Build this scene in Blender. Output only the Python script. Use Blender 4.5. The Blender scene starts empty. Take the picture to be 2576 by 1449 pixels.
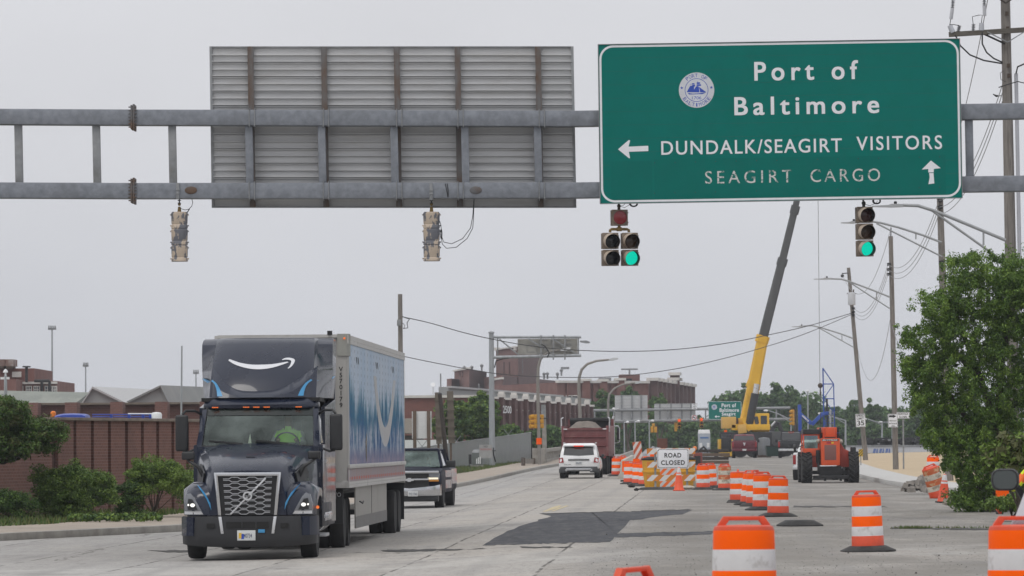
import bpy,bmesh,math,random
import numpy as np
from mathutils import Vector,Matrix
SC = bpy.context.scene
COL = SC.collection
R = math.radians
rnd = random.Random(7)

# ---------------------------------------------------------------- camera
FPX,CX,CY = 10300.0,1288.0,724.5          # focal length and centre for a 2576 x 1449 picture
CAM_Z = 1.78
cam_d = bpy.data.cameras.new('camera')
cam = bpy.data.objects.new('camera',cam_d)
COL.objects.link(cam)
cam_d.sensor_width = 36.0
cam_d.lens = 36.0 * FPX / 2576.0
cam_d.clip_start = 0.5
cam_d.clip_end = 6000
cam_d.dof.use_dof = True
cam_d.dof.focus_distance = 95
cam_d.dof.aperture_fstop = 8.0
RCAM = Matrix.Rotation(R(90 + 2.205),3,'X') @ Matrix.Rotation(R(-0.42),3,'Z')
cam.matrix_world = Matrix.Translation((0,0,CAM_Z)) @ RCAM.to_4x4()
SC.camera = cam

# ---------------------------------------------------------------- world, sun, exposure
SUN_EL,SUN_AZ = R(58),R(215)                 # a veiled sun, high, behind the camera on the left
wd = bpy.data.worlds.new("World")
SC.world = wd
wd.use_nodes = True
nt = wd.node_tree
nt.nodes.clear()
out = nt.nodes.new('ShaderNodeOutputWorld')
bg = nt.nodes.new('ShaderNodeBackground')
sky = nt.nodes.new('ShaderNodeTexSky')
sky.sky_type = 'NISHITA'
sky.sun_disc = False
sky.sun_elevation = SUN_EL
sky.sun_rotation = SUN_AZ
sky.dust_density = 6.0
sky.air_density = 1.2
bg.inputs['Strength'].default_value = 0.1
tc = nt.nodes.new('ShaderNodeTexCoord')
sep = nt.nodes.new('ShaderNodeSeparateXYZ')
nt.links.new(tc.outputs['Generated'],sep.inputs[0])
ramp = nt.nodes.new('ShaderNodeValToRGB')      # the overcast: brighter overhead than at the horizon
e = ramp.color_ramp.elements
e[0].position = 0.0; e[0].color = (6.15,6.3,6.75,1)
e[1].position = 1.0; e[1].color = (10.2,10.3,10.6,1)
m1 = e.new(0.10); m1.color = (7.1,7.15,7.5,1)
nt.links.new(sep.outputs['Z'],ramp.inputs[0])
nz = nt.nodes.new('ShaderNodeTexNoise')
nz.inputs['Scale'].default_value = 5.0
nz.inputs['Detail'].default_value = 4.0
mp = nt.nodes.new('ShaderNodeMapping')
mp.inputs['Scale'].default_value = (1,1,2.6)
nt.links.new(tc.outputs['Generated'],mp.inputs[0])
nt.links.new(mp.outputs[0],nz.inputs['Vector'])
mr = nt.nodes.new('ShaderNodeMapRange')
mr.inputs['From Min'].default_value = 0.3
mr.inputs['From Max'].default_value = 0.7
mr.inputs['To Min'].default_value = 0.95
mr.inputs['To Max'].default_value = 1.05
nt.links.new(nz.outputs['Fac'],mr.inputs[0])
vm = nt.nodes.new('ShaderNodeVectorMath'); vm.operation = 'SCALE'
nt.links.new(ramp.outputs[0],vm.inputs[0])
nt.links.new(mr.outputs[0],vm.inputs['Scale'])
mix = nt.nodes.new('ShaderNodeMix'); mix.data_type = 'RGBA'
mix.inputs[0].default_value = 0.93
nt.links.new(sky.outputs[0],mix.inputs[6])
nt.links.new(vm.outputs[0],mix.inputs[7])
nt.links.new(mix.outputs[2],bg.inputs['Color'])
nt.links.new(bg.outputs[0],out.inputs['Surface'])

sun_d = bpy.data.lights.new('sun','SUN')
sun_d.energy = 0.9
sun_d.angle = R(22)
sun_d.color = (1.0,0.96,0.9)
sun = bpy.data.objects.new('sun',sun_d)
COL.objects.link(sun)
sd = Vector((math.cos(SUN_EL) * math.sin(SUN_AZ),math.cos(SUN_EL) * math.cos(SUN_AZ),math.sin(SUN_EL)))
sun.rotation_euler = sd.to_track_quat('Z','Y').to_euler()
SC.view_settings.view_transform = 'Standard'
SC.view_settings.look = 'None'
SC.view_settings.exposure = 0.06
SC.view_settings.gamma = 1.0
SC.view_settings.use_curve_mapping = False
SC.cycles.max_bounces = 6
SC.cycles.transparent_max_bounces = 10

# ---------------------------------------------------------------- helpers
def P(x,y,Y):
    d = RCAM @ Vector(((x - CX) / FPX,(CY - y) / FPX,-1.0))
    return Vector((0,0,CAM_Z)) + d * (Y / d.y)
def sst(a,b,v):
    t = min(1.0,max(0.0,(v - a) / (b - a)))
    return t * t * (3 - 2 * t)
def gz(X,Y):
    z = -0.2 * sst(2.0,-3.0,X) + 0.015 * max(-4.0,min(0.0,X + 3.0))
    z += 0.65 * sst(150,340,Y)
    z += 0.2 * sst(58,38,Y) * sst(0.9,1.8,X)
    return z
def onground(x,Y,dz=0.0):
    X = P(x,1120,Y).x
    return Vector((X,Y,gz(X,Y) + dz))
def gp(x,y,dz=0.0):
    """the ground point seen at picture point (x, y)"""
    lo,hi = 18.0,900.0
    for _ in range(60):
        mid = (lo + hi) / 2
        q = P(x,y,mid)
        if q.z > gz(q.x,q.y): lo = mid
        else: hi = mid
    q = P(x,y,lo)
    return Vector((q.x,q.y,gz(q.x,q.y) + dz))
def T(x,y,z): return Matrix.Translation((x,y,z))
def RX(a): return Matrix.Rotation(R(a),4,'X')
def RY(a): return Matrix.Rotation(R(a),4,'Y')
def RZ(a): return Matrix.Rotation(R(a),4,'Z')
def FR(x,y,z): return T(x,y,z) @ RX(90)     # a picture plane facing -Y

class M:
    """collects geometry for ONE mesh object"""
    def __init__(s): s.v = []; s.f = []; s.m = []
    def add(s,vs,fs,m=0,mx=None):
        b = len(s.v)
        for q in vs:
            q = Vector(q)
            s.v.append(mx @ q if mx is not None else q)
        for f in fs:
            s.f.append([i + b for i in f]); s.m.append(m)
        return s
    def box(s,c,d,m=0,mx=None,tx=1.0,ty=1.0):
        x,y,z = c; a,b,h = d[0] / 2,d[1] / 2,d[2] / 2
        vs = [(x - a,y - b,z - h),(x + a,y - b,z - h),(x + a,y + b,z - h),(x - a,y + b,z - h),
              (x - a * tx,y - b * ty,z + h),(x + a * tx,y - b * ty,z + h),(x + a * tx,y + b * ty,z + h),(x - a * tx,y + b * ty,z + h)]
        return s.add(vs,[(0,3,2,1),(4,5,6,7),(0,1,5,4),(1,2,6,5),(2,3,7,6),(3,0,4,7)],m,mx)
    def bx(s,x0,x1,y0,y1,z0,z1,m=0,mx=None):
        return s.box(((x0 + x1) / 2,(y0 + y1) / 2,(z0 + z1) / 2),(abs(x1 - x0),abs(y1 - y0),abs(z1 - z0)),m,mx)
    def tube(s,pts,r,n=10,m=0,caps=True):
        pts = [Vector(p) for p in pts]
        rs = r if isinstance(r,(list,tuple)) else [r] * len(pts)
        b = len(s.v); u = None
        for i,p in enumerate(pts):
            d = (pts[min(i + 1,len(pts) - 1)] - pts[max(i - 1,0)])
            d = d.normalized() if d.length > 1e-9 else Vector((0,0,1))
            if u is None:
                u = d.orthogonal().normalized()
            else:
                u = (u - d * u.dot(d))
                u = u.normalized() if u.length > 1e-6 else d.orthogonal().normalized()
            w = d.cross(u)
            for k in range(n):
                a = 2 * math.pi * k / n
                s.v.append(p + (u * math.cos(a) + w * math.sin(a)) * rs[i])
        for i in range(len(pts) - 1):
            for k in range(n):
                k2 = (k + 1) % n
                s.f.append([b + i * n + k,b + i * n + k2,b + (i + 1) * n + k2,b + (i + 1) * n + k]); s.m.append(m)
        if caps:
            s.f.append([b + k for k in range(n)][::-1]); s.m.append(m)
            e0 = b + (len(pts) - 1) * n
            s.f.append([e0 + k for k in range(n)]); s.m.append(m)
        return s
    def bar(s,p0,p1,w,h,m=0,up=(0,0,1)):
        """a rectangular bar from p0 to p1"""
        p0,p1 = Vector(p0),Vector(p1)
        d = (p1 - p0); L = d.length; d.normalize()
        up = Vector(up)
        if abs(d.dot(up)) > 0.99: up = Vector((0,1,0))
        x = d.cross(up).normalized(); z = x.cross(d)
        mx = Matrix(((x.x,d.x,z.x,p0.x),(x.y,d.y,z.y,p0.y),(x.z,d.z,z.z,p0.z),(0,0,0,1)))
        return s.box((0,L / 2,0),(w,L,h),m,mx)
    def lathe(s,prof,n=24,m=0,mx=None,ms=None,sy=1.0,cap=True):
        """prof: (radius, z); ms: material index per band"""
        b = len(s.v); 
        for (r,z) in prof:
            for k in range(n):
                a = 2 * math.pi * k / n
                q = Vector((r * math.cos(a),r * math.sin(a) * sy,z))
                s.v.append(mx @ q if mx is not None else q)
        for i in range(len(prof) - 1):
            for k in range(n):
                k2 = (k + 1) % n
                s.f.append([b + i * n + k,b + i * n + k2,b + (i + 1) * n + k2,b + (i + 1) * n + k])
                s.m.append(ms[i] if ms else m)
        if not cap: return s
        if prof[0][0] > 1e-4: s.f.append([b + k for k in range(n)][::-1]); s.m.append(ms[0] if ms else m)
        e0 = b + (len(prof) - 1) * n
        if prof[-1][0] > 1e-4: s.f.append([e0 + k for k in range(n)]); s.m.append(ms[-1] if ms else m)
        return s
    def prism(s,poly,d0,d1,m=0,mx=None):
        """poly (a, b) in the local xy plane, from local z = d0 to d1"""
        n = len(poly)
        vs = [(a,b,d0) for a,b in poly] + [(a,b,d1) for a,b in poly]
        fs = [list(range(n))[::-1],[n + i for i in range(n)]]
        fs += [[i,(i + 1) % n,n + (i + 1) % n,n + i] for i in range(n)]
        return s.add(vs,fs,m,mx)
    def loft(s,rings,m=0,caps=True,closed=True,mx=None):
        n = len(rings[0]); vs = [q for r in rings for q in r]; fs = []
        kk = n if closed else n - 1
        for i in range(len(rings) - 1):
            for k in range(kk):
                k2 = (k + 1) % n
                fs.append([i * n + k,i * n + k2,(i + 1) * n + k2,(i + 1) * n + k])
        if caps and closed:
            fs.append(list(range(n))[::-1]); e0 = (len(rings) - 1) * n
            fs.append([e0 + k for k in range(n)])
        return s.add(vs,fs,m,mx)
    def ball(s,c,r,n=12,m=0,sz=1.0,jit=0.0,rg=None):
        k = n // 2
        prof = [(max(1e-5,r * math.sin(math.pi * i / k)),-r * sz * math.cos(math.pi * i / k)) for i in range(k + 1)]
        b = len(s.v)
        s.lathe(prof,n,m,T(*c))
        if jit:
            for i in range(b,len(s.v)):
                s.v[i] = s.v[i] + Vector((rg.uniform(-jit,jit),rg.uniform(-jit,jit),rg.uniform(-jit,jit)))
        return s
    def build(s,name,mats,parent=None,bevel=0.0,seg=2,smooth=40,merge=True,mx=None):
        me = bpy.data.meshes.new(name)
        me.from_pydata([tuple(q) for q in s.v],[],s.f)
        if not isinstance(mats,(list,tuple)): mats = [mats]
        for mt in mats: me.materials.append(mt)
        if len(mats) > 1: me.polygons.foreach_set('material_index',s.m)
        bm = bmesh.new(); bm.from_mesh(me)
        if merge: bmesh.ops.remove_doubles(bm,verts=bm.verts,dist=1e-5)
        bmesh.ops.recalc_face_normals(bm,faces=bm.faces)
        if bevel:
            ed = [q for q in bm.edges if len(q.link_faces) == 2 and q.calc_face_angle(0) > R(32)]
            bmesh.ops.bevel(bm,geom=ed,offset=bevel,segments=seg,affect='EDGES',clamp_overlap=True,profile=0.6)
        bm.to_mesh(me); bm.free()
        if smooth:
            me.polygons.foreach_set('use_smooth',[True] * len(me.polygons))
            me.set_sharp_from_angle(angle=R(smooth))
        o = bpy.data.objects.new(name,me)
        COL.objects.link(o)
        if parent is not None: o.parent = parent
        if mx is not None: o.matrix_local = mx
        return o

def tag(o,label,cat,group=None,kind=None):
    if label: o['label'] = label
    if cat: o['category'] = cat
    if group: o['group'] = group
    if kind: o['kind'] = kind
    return o
def thing(name,label,cat,loc=(0,0,0),rz=0.0,group=None,mx=None):
    o = bpy.data.objects.new(name,None)
    o.empty_display_size = 0.2
    COL.objects.link(o)
    o.location = loc; o.rotation_euler = (0,0,rz)
    if mx is not None: o.matrix_world = mx
    return tag(o,label,cat,group)
def struct(o):
    o['kind'] = 'structure'; return o
def copy_tree(o,parent=None):
    c = o.copy(); COL.objects.link(c)
    if parent is not None: c.parent = parent
    for ch in list(o.children): copy_tree(ch,c)
    return c

def text(s,w,h,mt,parent,mx,name='lettering',ext=0.003,bold=0.0,sp=1.0,shear=0.0,label=None,fat=0.0):
    cu = bpy.data.curves.new(name,'FONT')
    cu.body = s; cu.size = 1.0; cu.space_character = sp; cu.offset = bold; cu.shear = shear
    cu.resolution_u = 4
    cu.align_x = 'CENTER'
    to = bpy.data.objects.new(name,cu); COL.objects.link(to)
    bpy.context.view_layer.update()
    me = bpy.data.meshes.new_from_object(to.evaluated_get(bpy.context.evaluated_depsgraph_get()))
    bpy.data.objects.remove(to); bpy.data.curves.remove(cu)
    co = np.empty(len(me.vertices) * 3); me.vertices.foreach_get('co',co); co = co.reshape(-1,3)
    lo,hi = co.min(0),co.max(0)
    sy = h / (hi[1] - lo[1]) if h else w / (hi[0] - lo[0])
    sx = w / (hi[0] - lo[0]) if w else sy
    co[:,0] = (co[:,0] - (lo[0] + hi[0]) / 2) * sx
    co[:,1] = (co[:,1] - (lo[1] + hi[1]) / 2) * sy
    co[:,2] = ext
    me.vertices.foreach_set('co',co.ravel())
    if fat:                                          # heavier strokes: shifted copies a hair apart
        bm = bmesh.new(); bm.from_mesh(me); g0 = bm.verts[:] + bm.edges[:] + bm.faces[:]
        for i,(a,b) in enumerate(((1,1),(-1,1),(1,-1),(-1,-1))):
            d = bmesh.ops.duplicate(bm,geom=g0)['geom']
            bmesh.ops.translate(bm,verts=[v for v in d if isinstance(v,bmesh.types.BMVert)],vec=(a * fat,b * fat * 0.7,0.0004 * (i + 1)))
        bm.to_mesh(me); bm.free()
    me.materials.clear(); me.materials.append(mt)
    me.transform(mx); me.name = name
    o = bpy.data.objects.new(name,me); COL.objects.link(o)
    if parent is not None: o.parent = parent
    if label: o['label'] = label
    return o

def lin(c):
    if isinstance(c,str):
        c = c.lstrip('#'); c = [int(c[i:i + 2],16) / 255 for i in (0,2,4)]
        return tuple(v / 12.92 if v <= 0.04045 else ((v + 0.055) / 1.055) ** 2.4 for v in c)
    return tuple(c)

class NT:
    """small node-tree writer"""
    def __init__(s,name):
        s.mat = bpy.data.materials.new(name); s.mat.use_nodes = True
        s.t = s.mat.node_tree; s.n = s.t.nodes; s.l = s.t.links
        s.b = s.n['Principled BSDF']
        s.tc = s.n.new('ShaderNodeTexCoord')
    def link(s,a,b): s.l.new(a,b)
    def mapping(s,scale=(1,1,1),rot=(0,0,0),src=None,loc=(0,0,0)):
        q = s.n.new('ShaderNodeMapping'); q.inputs['Scale'].default_value = scale; q.inputs['Rotation'].default_value = rot
        q.inputs['Location'].default_value = loc
        s.link(src or s.tc.outputs['Object'],q.inputs[0]); return q.outputs[0]
    def noise(s,scale,detail=4,rough=0.55,src=None,dist=0.0):
        q = s.n.new('ShaderNodeTexNoise'); q.inputs['Scale'].default_value = scale; q.inputs['Detail'].default_value = detail
        q.inputs['Roughness'].default_value = rough; q.inputs['Distortion'].default_value = dist
        s.link(src or s.tc.outputs['Object'],q.inputs['Vector']); return q.outputs['Fac']
    def rng(s,v,a,b,c=0.0,d=1.0):
        q = s.n.new('ShaderNodeMapRange')
        for i,k in enumerate((a,b,c,d)): q.inputs[i + 1].default_value = k
        s.link(v,q.inputs[0]); return q.outputs[0]
    def math(s,op,a,b=None,c=None):
        q = s.n.new('ShaderNodeMath'); q.operation = op
        for i,k in enumerate((a,b,c)):
            if k is None: continue
            if isinstance(k,(int,float)): q.inputs[i].default_value = k
            else: s.link(k,q.inputs[i])
        return q.outputs[0]
    def mix(s,f,a,b,mode='MIX'):
        q = s.n.new('ShaderNodeMix'); q.data_type = 'RGBA'; q.blend_type = mode
        for i,k in ((0,f),(6,a),(7,b)):
            if isinstance(k,(int,float)): q.inputs[i].default_value = k
            elif isinstance(k,(tuple,list)): q.inputs[i].default_value = (*k[:3],1)
            else: s.link(k,q.inputs[i])
        return q.outputs[2]
    def xyz(s,src=None):
        q = s.n.new('ShaderNodeSeparateXYZ'); s.link(src or s.tc.outputs['Object'],q.inputs[0]); return q.outputs
    def comb(s,x,y,z=0.0):
        q = s.n.new('ShaderNodeCombineXYZ')
        for i,k in enumerate((x,y,z)):
            if isinstance(k,(int,float)): q.inputs[i].default_value = k
            else: s.link(k,q.inputs[i])
        return q.outputs[0]
    def bump(s,h,strength=0.3,dist=0.01):
        q = s.n.new('ShaderNodeBump'); q.inputs['Strength'].default_value = strength; q.inputs['Distance'].default_value = dist
        s.link(h,q.inputs['Height']); s.link(q.outputs[0],s.b.inputs['Normal'])
    def col(s,c):
        if isinstance(c,tuple): s.b.inputs['Base Color'].default_value = (*c[:3],1)
        else: s.link(c,s.b.inputs['Base Color'])
    def set(s,rough=None,metal=None,coat=None,spec=None):
        for k,v in (('Roughness',rough),('Metallic',metal),('Coat Weight',coat),('Specular IOR Level',spec)):
            if v is None: continue
            if isinstance(v,(int,float)): s.b.inputs[k].default_value = v
            else: s.link(v,s.b.inputs[k])

def mat(name,c,rough=0.6,metal=0.0,var=0.12,vs=3.0,bump=0.0,bs=40.0,coat=0.0,c2=None,s2=1.5,lo=0.5,hi=0.65,stretch=None,emit=0.0,spec=None):
    """a painted / weathered surface: base colour varied by noise, a second colour in patches"""
    c = lin(c); t = NT(name)
    src = t.mapping(stretch) if stretch else None
    n = t.noise(vs,5,0.6,src)
    f = t.rng(n,0.3,0.7,1 - var,1 + var)
    q = t.n.new('ShaderNodeVectorMath'); q.operation = 'SCALE'; q.inputs[0].default_value = c
    t.link(f,q.inputs['Scale']); base = q.outputs[0]
    if c2 is not None:
        n2 = t.noise(s2,6,0.65,src)
        base = t.mix(t.rng(n2,lo,hi),base,lin(c2))
    t.col(base)
    t.set(rough=t.rng(n,0.3,0.7,max(0.02,rough - 0.08),min(1,rough + 0.08)),metal=metal,coat=coat,spec=spec)
    if bump: t.bump(t.noise(bs,4,0.6),bump)
    if emit:
        t.link(base,t.b.inputs['Emission Color']) if not isinstance(base,tuple) else None
        t.b.inputs['Emission Strength'].default_value = emit
    return t.mat

def brick(name,c1,c2,mortar,bw=0.22,rh=0.075,ms=0.012,stain=0.25,bump=0.25):
    t = NT(name); x = t.xyz()
    uv = t.comb(t.math('ADD',x[0],x[1]),x[2])
    q = t.n.new('ShaderNodeTexBrick')
    q.inputs['Color1'].default_value = (*lin(c1),1); q.inputs['Color2'].default_value = (*lin(c2),1)
    q.inputs['Mortar'].default_value = (*lin(mortar),1); q.inputs['Scale'].default_value = 1.0
    q.inputs['Mortar Size'].default_value = ms; q.inputs['Mortar Smooth'].default_value = 0.3
    q.inputs['Brick Width'].default_value = bw; q.inputs['Row Height'].default_value = rh
    t.link(uv,q.inputs['Vector'])
    n = t.noise(0.5,6,0.65)
    base = t.mix(t.rng(n,0.45,0.75,0,stain),q.outputs[0],(0.03,0.022,0.02))
    n2 = t.noise(14,3)
    base = t.mix(t.rng(n2,0.35,0.75,0,0.35),base,lin(c2))
    t.col(base); t.set(rough=0.85)
    t.bump(q.outputs['Fac'],-bump,0.01)
    return t.mat

def leafmesh(name,mats,parent,clumps,leaf=(0.06,0.03),seed=1,droop=0.0,flat=0.35):
    """one mesh of leaf blades; clumps: (centre, radii(3), count)"""
    g = np.random.default_rng(seed)
    V = []; MI = []
    for (c,rr,n) in clumps:
        d = g.normal(size=(n,3)); d /= np.linalg.norm(d,axis=1)[:,None]
        rad = g.random(n) ** 0.45
        pos = np.array(c) + d * np.array(rr) * rad[:,None]
        nrm = d * 0.7 + g.normal(size=(n,3)) * 0.6 + np.array([0,0,flat])
        nrm /= np.linalg.norm(nrm,axis=1)[:,None]
        ax = g.normal(size=(n,3)) + np.array([0,0,-droop])
        ax -= nrm * (ax * nrm).sum(1)[:,None]
        ax /= np.linalg.norm(ax,axis=1)[:,None] + 1e-9
        bx = np.cross(nrm,ax)
        L = leaf[0] * g.uniform(0.6,1.35,n)[:,None]; Wd = leaf[1] * g.uniform(0.7,1.3,n)[:,None]
        q = np.stack([pos - ax * L * 0.5,pos + bx * Wd * 0.5,pos + ax * L * 0.5,pos - bx * Wd * 0.5],1)
        V.append(q.reshape(-1,3))
        k = g.integers(0,len(mats))
        mi = np.where(g.random(n) < 0.6,k,g.integers(0,len(mats),n)); MI.append(mi)
    V = np.concatenate(V); MI = np.concatenate(MI).astype(np.int32)
    nf = len(MI)
    me = bpy.data.meshes.new(name)
    me.vertices.add(nf * 4); me.vertices.foreach_set('co',V.ravel().astype(np.float32))
    me.loops.add(nf * 4); me.loops.foreach_set('vertex_index',np.arange(nf * 4,dtype=np.int32))
    me.polygons.add(nf); me.polygons.foreach_set('loop_start',np.arange(0,nf * 4,4,dtype=np.int32))
    for mt in mats: me.materials.append(mt)
    me.polygons.foreach_set('material_index',MI)
    me.update(); me.validate()
    o = bpy.data.objects.new(name,me); COL.objects.link(o)
    if parent is not None: o.parent = parent
    return o
def leafmat(name,c,trans=0.25):
    t = NT(name); c = lin(c)
    oi = t.n.new('ShaderNodeNewGeometry')
    f = t.rng(oi.outputs['Random Per Island'],0,1,0.65,1.4)
    q = t.n.new('ShaderNodeVectorMath'); q.operation = 'SCALE'; q.inputs[0].default_value = c
    t.link(f,q.inputs['Scale']); t.col(q.outputs[0]); t.set(rough=0.55,spec=0.3)
    tr = t.n.new('ShaderNodeBsdfTranslucent'); t.link(q.outputs[0],tr.inputs[0])
    ms = t.n.new('ShaderNodeMixShader'); ms.inputs[0].default_value = trans
    t.link(t.b.outputs[0],ms.inputs[1]); t.link(tr.outputs[0],ms.inputs[2])
    t.link(ms.outputs[0],t.n['Material Output'].inputs[0])
    return t.mat
def glassmat(name,tint=(0.5,0.55,0.53),alpha=0.45,rough=0.03):
    """window glass one can see through: dark tint plus a clear-coat reflection"""
    t = NT(name)
    tr = t.n.new('ShaderNodeBsdfTransparent'); tr.inputs[0].default_value = (*tint,1)
    t.col((0.01,0.012,0.012)); t.set(rough=rough,spec=0.7)
    ms = t.n.new('ShaderNodeMixShader'); ms.inputs[0].default_value = alpha
    t.link(tr.outputs[0],ms.inputs[1]); t.link(t.b.outputs[0],ms.inputs[2])
    t.link(ms.outputs[0],t.n['Material Output'].inputs[0])
    return t.mat
def lampmat(name,c,strength):
    t = NT(name); t.col((0.01,0.01,0.01)); t.b.inputs['Emission Color'].default_value = (*lin(c),1)
    t.b.inputs['Emission Strength'].default_value = strength; t.set(rough=0.5,spec=0.0)
    return t.mat
# ---------------------------------------------------------------- materials shared by several things
GALV = mat('galvanised_steel',(0.215,0.232,0.262),0.5,0.25,0.22,6,0.05,60,c2=(0.15,0.16,0.175),s2=2.2,lo=0.5,hi=0.8)
GALV2 = mat('dull_galvanised',(0.25,0.26,0.27),0.55,0.15,0.2,4,c2=(0.16,0.15,0.13),s2=1.2,lo=0.5,hi=0.85)
RUST = mat('rusty_steel',(0.12,0.075,0.05),0.8,0.1,0.3,5,c2=(0.13,0.13,0.135),s2=1.6,lo=0.42,hi=0.6)
RUST2 = mat('rust_brown',(0.07,0.05,0.038),0.85,0.1,0.3,8)
ALU = mat('sign_back_aluminium',(0.54,0.545,0.55),0.5,0.1,0.1,1.5,c2=(0.38,0.37,0.35),s2=1.4,lo=0.5,hi=0.85,stretch=(0.35,1,2.5))
SGREEN = mat('sign_green_sheeting',(0.0,0.16,0.134),0.6,0,0.05,0.9,c2=(0.0,0.14,0.108),s2=2.5,lo=0.5,hi=0.9,spec=0.1)
SGREEN2 = mat('overlay_green_sheeting',(0.0,0.147,0.122),0.6,0,0.06,1.3,spec=0.1)
SWHITE = mat('white_sheeting',(0.78,0.79,0.82),0.5,0,0.05,4,spec=0.3)
SEAM = mat('dark_sign_seam',(0.0,0.1,0.08),0.6)
BLUE = mat('emblem_blue',(0.02,0.07,0.42),0.5)
EMBW = mat('emblem_white',(0.6,0.62,0.66),0.5)
BLACK = mat('black_rubber',(0.012,0.012,0.013),0.75,0,0.25,5)
CABLE = mat('black_cable',(0.012,0.012,0.013),0.6)
DARKM = mat('dark_metal',(0.03,0.03,0.032),0.55,0.2,0.25,6)
BLKP = mat('black_plastic',(0.016,0.017,0.019),0.5,0,0.2,4)
WOOD = mat('weathered_pole_wood',(0.205,0.188,0.172),0.9,0,0.28,3,0.4,25,c2=(0.1,0.085,0.075),s2=2,lo=0.5,hi=0.75,stretch=(6,6,0.5))
DWOOD = mat('dark_creosoted_wood',(0.045,0.036,0.03),0.9,0,0.3,4,0.4,25,stretch=(6,6,0.6))
TIMB = mat('brown_sign_timber',(0.13,0.095,0.07),0.9,0,0.25,4,stretch=(5,5,0.5))
WHITEP = mat('white_paint',(0.72,0.73,0.74),0.45,0,0.05,3)
STEELP = mat('pole_grey_steel',(0.34,0.36,0.38),0.45,0.2,0.15,2,c2=(0.24,0.24,0.24),s2=1.1,lo=0.5,hi=0.8,stretch=(3,3,0.5))
CONC = mat('old_concrete',(0.3,0.285,0.26),0.9,0,0.2,2.5,0.3,30,c2=(0.17,0.15,0.13),s2=1.1,lo=0.5,hi=0.8)
NEWCONC = mat('new_concrete',(0.46,0.455,0.44),0.9,0,0.08,1.5,0.15,30)
PEEL = mat('peeling_signal_paint',(0.52,0.43,0.34),0.7,0,0.1,6,c2=(0.145,0.15,0.17),s2=4.2,lo=0.475,hi=0.50,stretch=(1.3,1.3,0.55))
SIGBR = mat('worn_signal_brown',(0.175,0.14,0.11),0.7,0,0.3,9,c2=(0.26,0.2,0.12),s2=5,lo=0.55,hi=0.75)
VISOR = mat('faded_visor_beige',(0.48,0.40,0.32),0.7,0,0.15,7,c2=(0.2,0.17,0.15),s2=5,lo=0.55,hi=0.8)
VISIN = mat('visor_inside_black',(0.02,0.017,0.014),0.8)
SIGY = mat('signal_yellow',(0.55,0.27,0.02),0.55,0,0.15,5)
PIPEY = mat('ochre_pipe',(0.2,0.13,0.035),0.6,0,0.3,9)
L_RED = mat('unlit_red_lens',(0.2,0.014,0.02),0.3)
L_RDK = mat('dark_red_lens',(0.05,0.012,0.01),0.3)
L_AMB = mat('unlit_amber_lens',(0.05,0.024,0.01),0.25)
L_DRK = mat('unlit_green_lens',(0.012,0.015,0.017),0.25)
L_GRN = lampmat('lit_green_lens',(0.0,0.62,0.43),0.95)
L_REDON = lampmat('lit_red_lens',(0.95,0.09,0.03),1.1)

# ---------------------------------------------------------------- ground, road, kerbs
def uniq(a): return sorted(set(round(q,3) for q in a))
def sheet(name,xs,ys,zf,mt):
    me = bpy.data.meshes.new(name)
    vs = [(x,y,zf(x,y)) for y in ys for x in xs]; n = len(xs)
    fs = [(j * n + i,j * n + i + 1,(j + 1) * n + i + 1,(j + 1) * n + i) for j in range(len(ys) - 1) for i in range(n - 1)]
    me.from_pydata(vs,[],fs); me.materials.append(mt)
    me.polygons.foreach_set('use_smooth',[True] * len(fs))
    o = bpy.data.objects.new(name,me); COL.objects.link(o); return o

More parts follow.
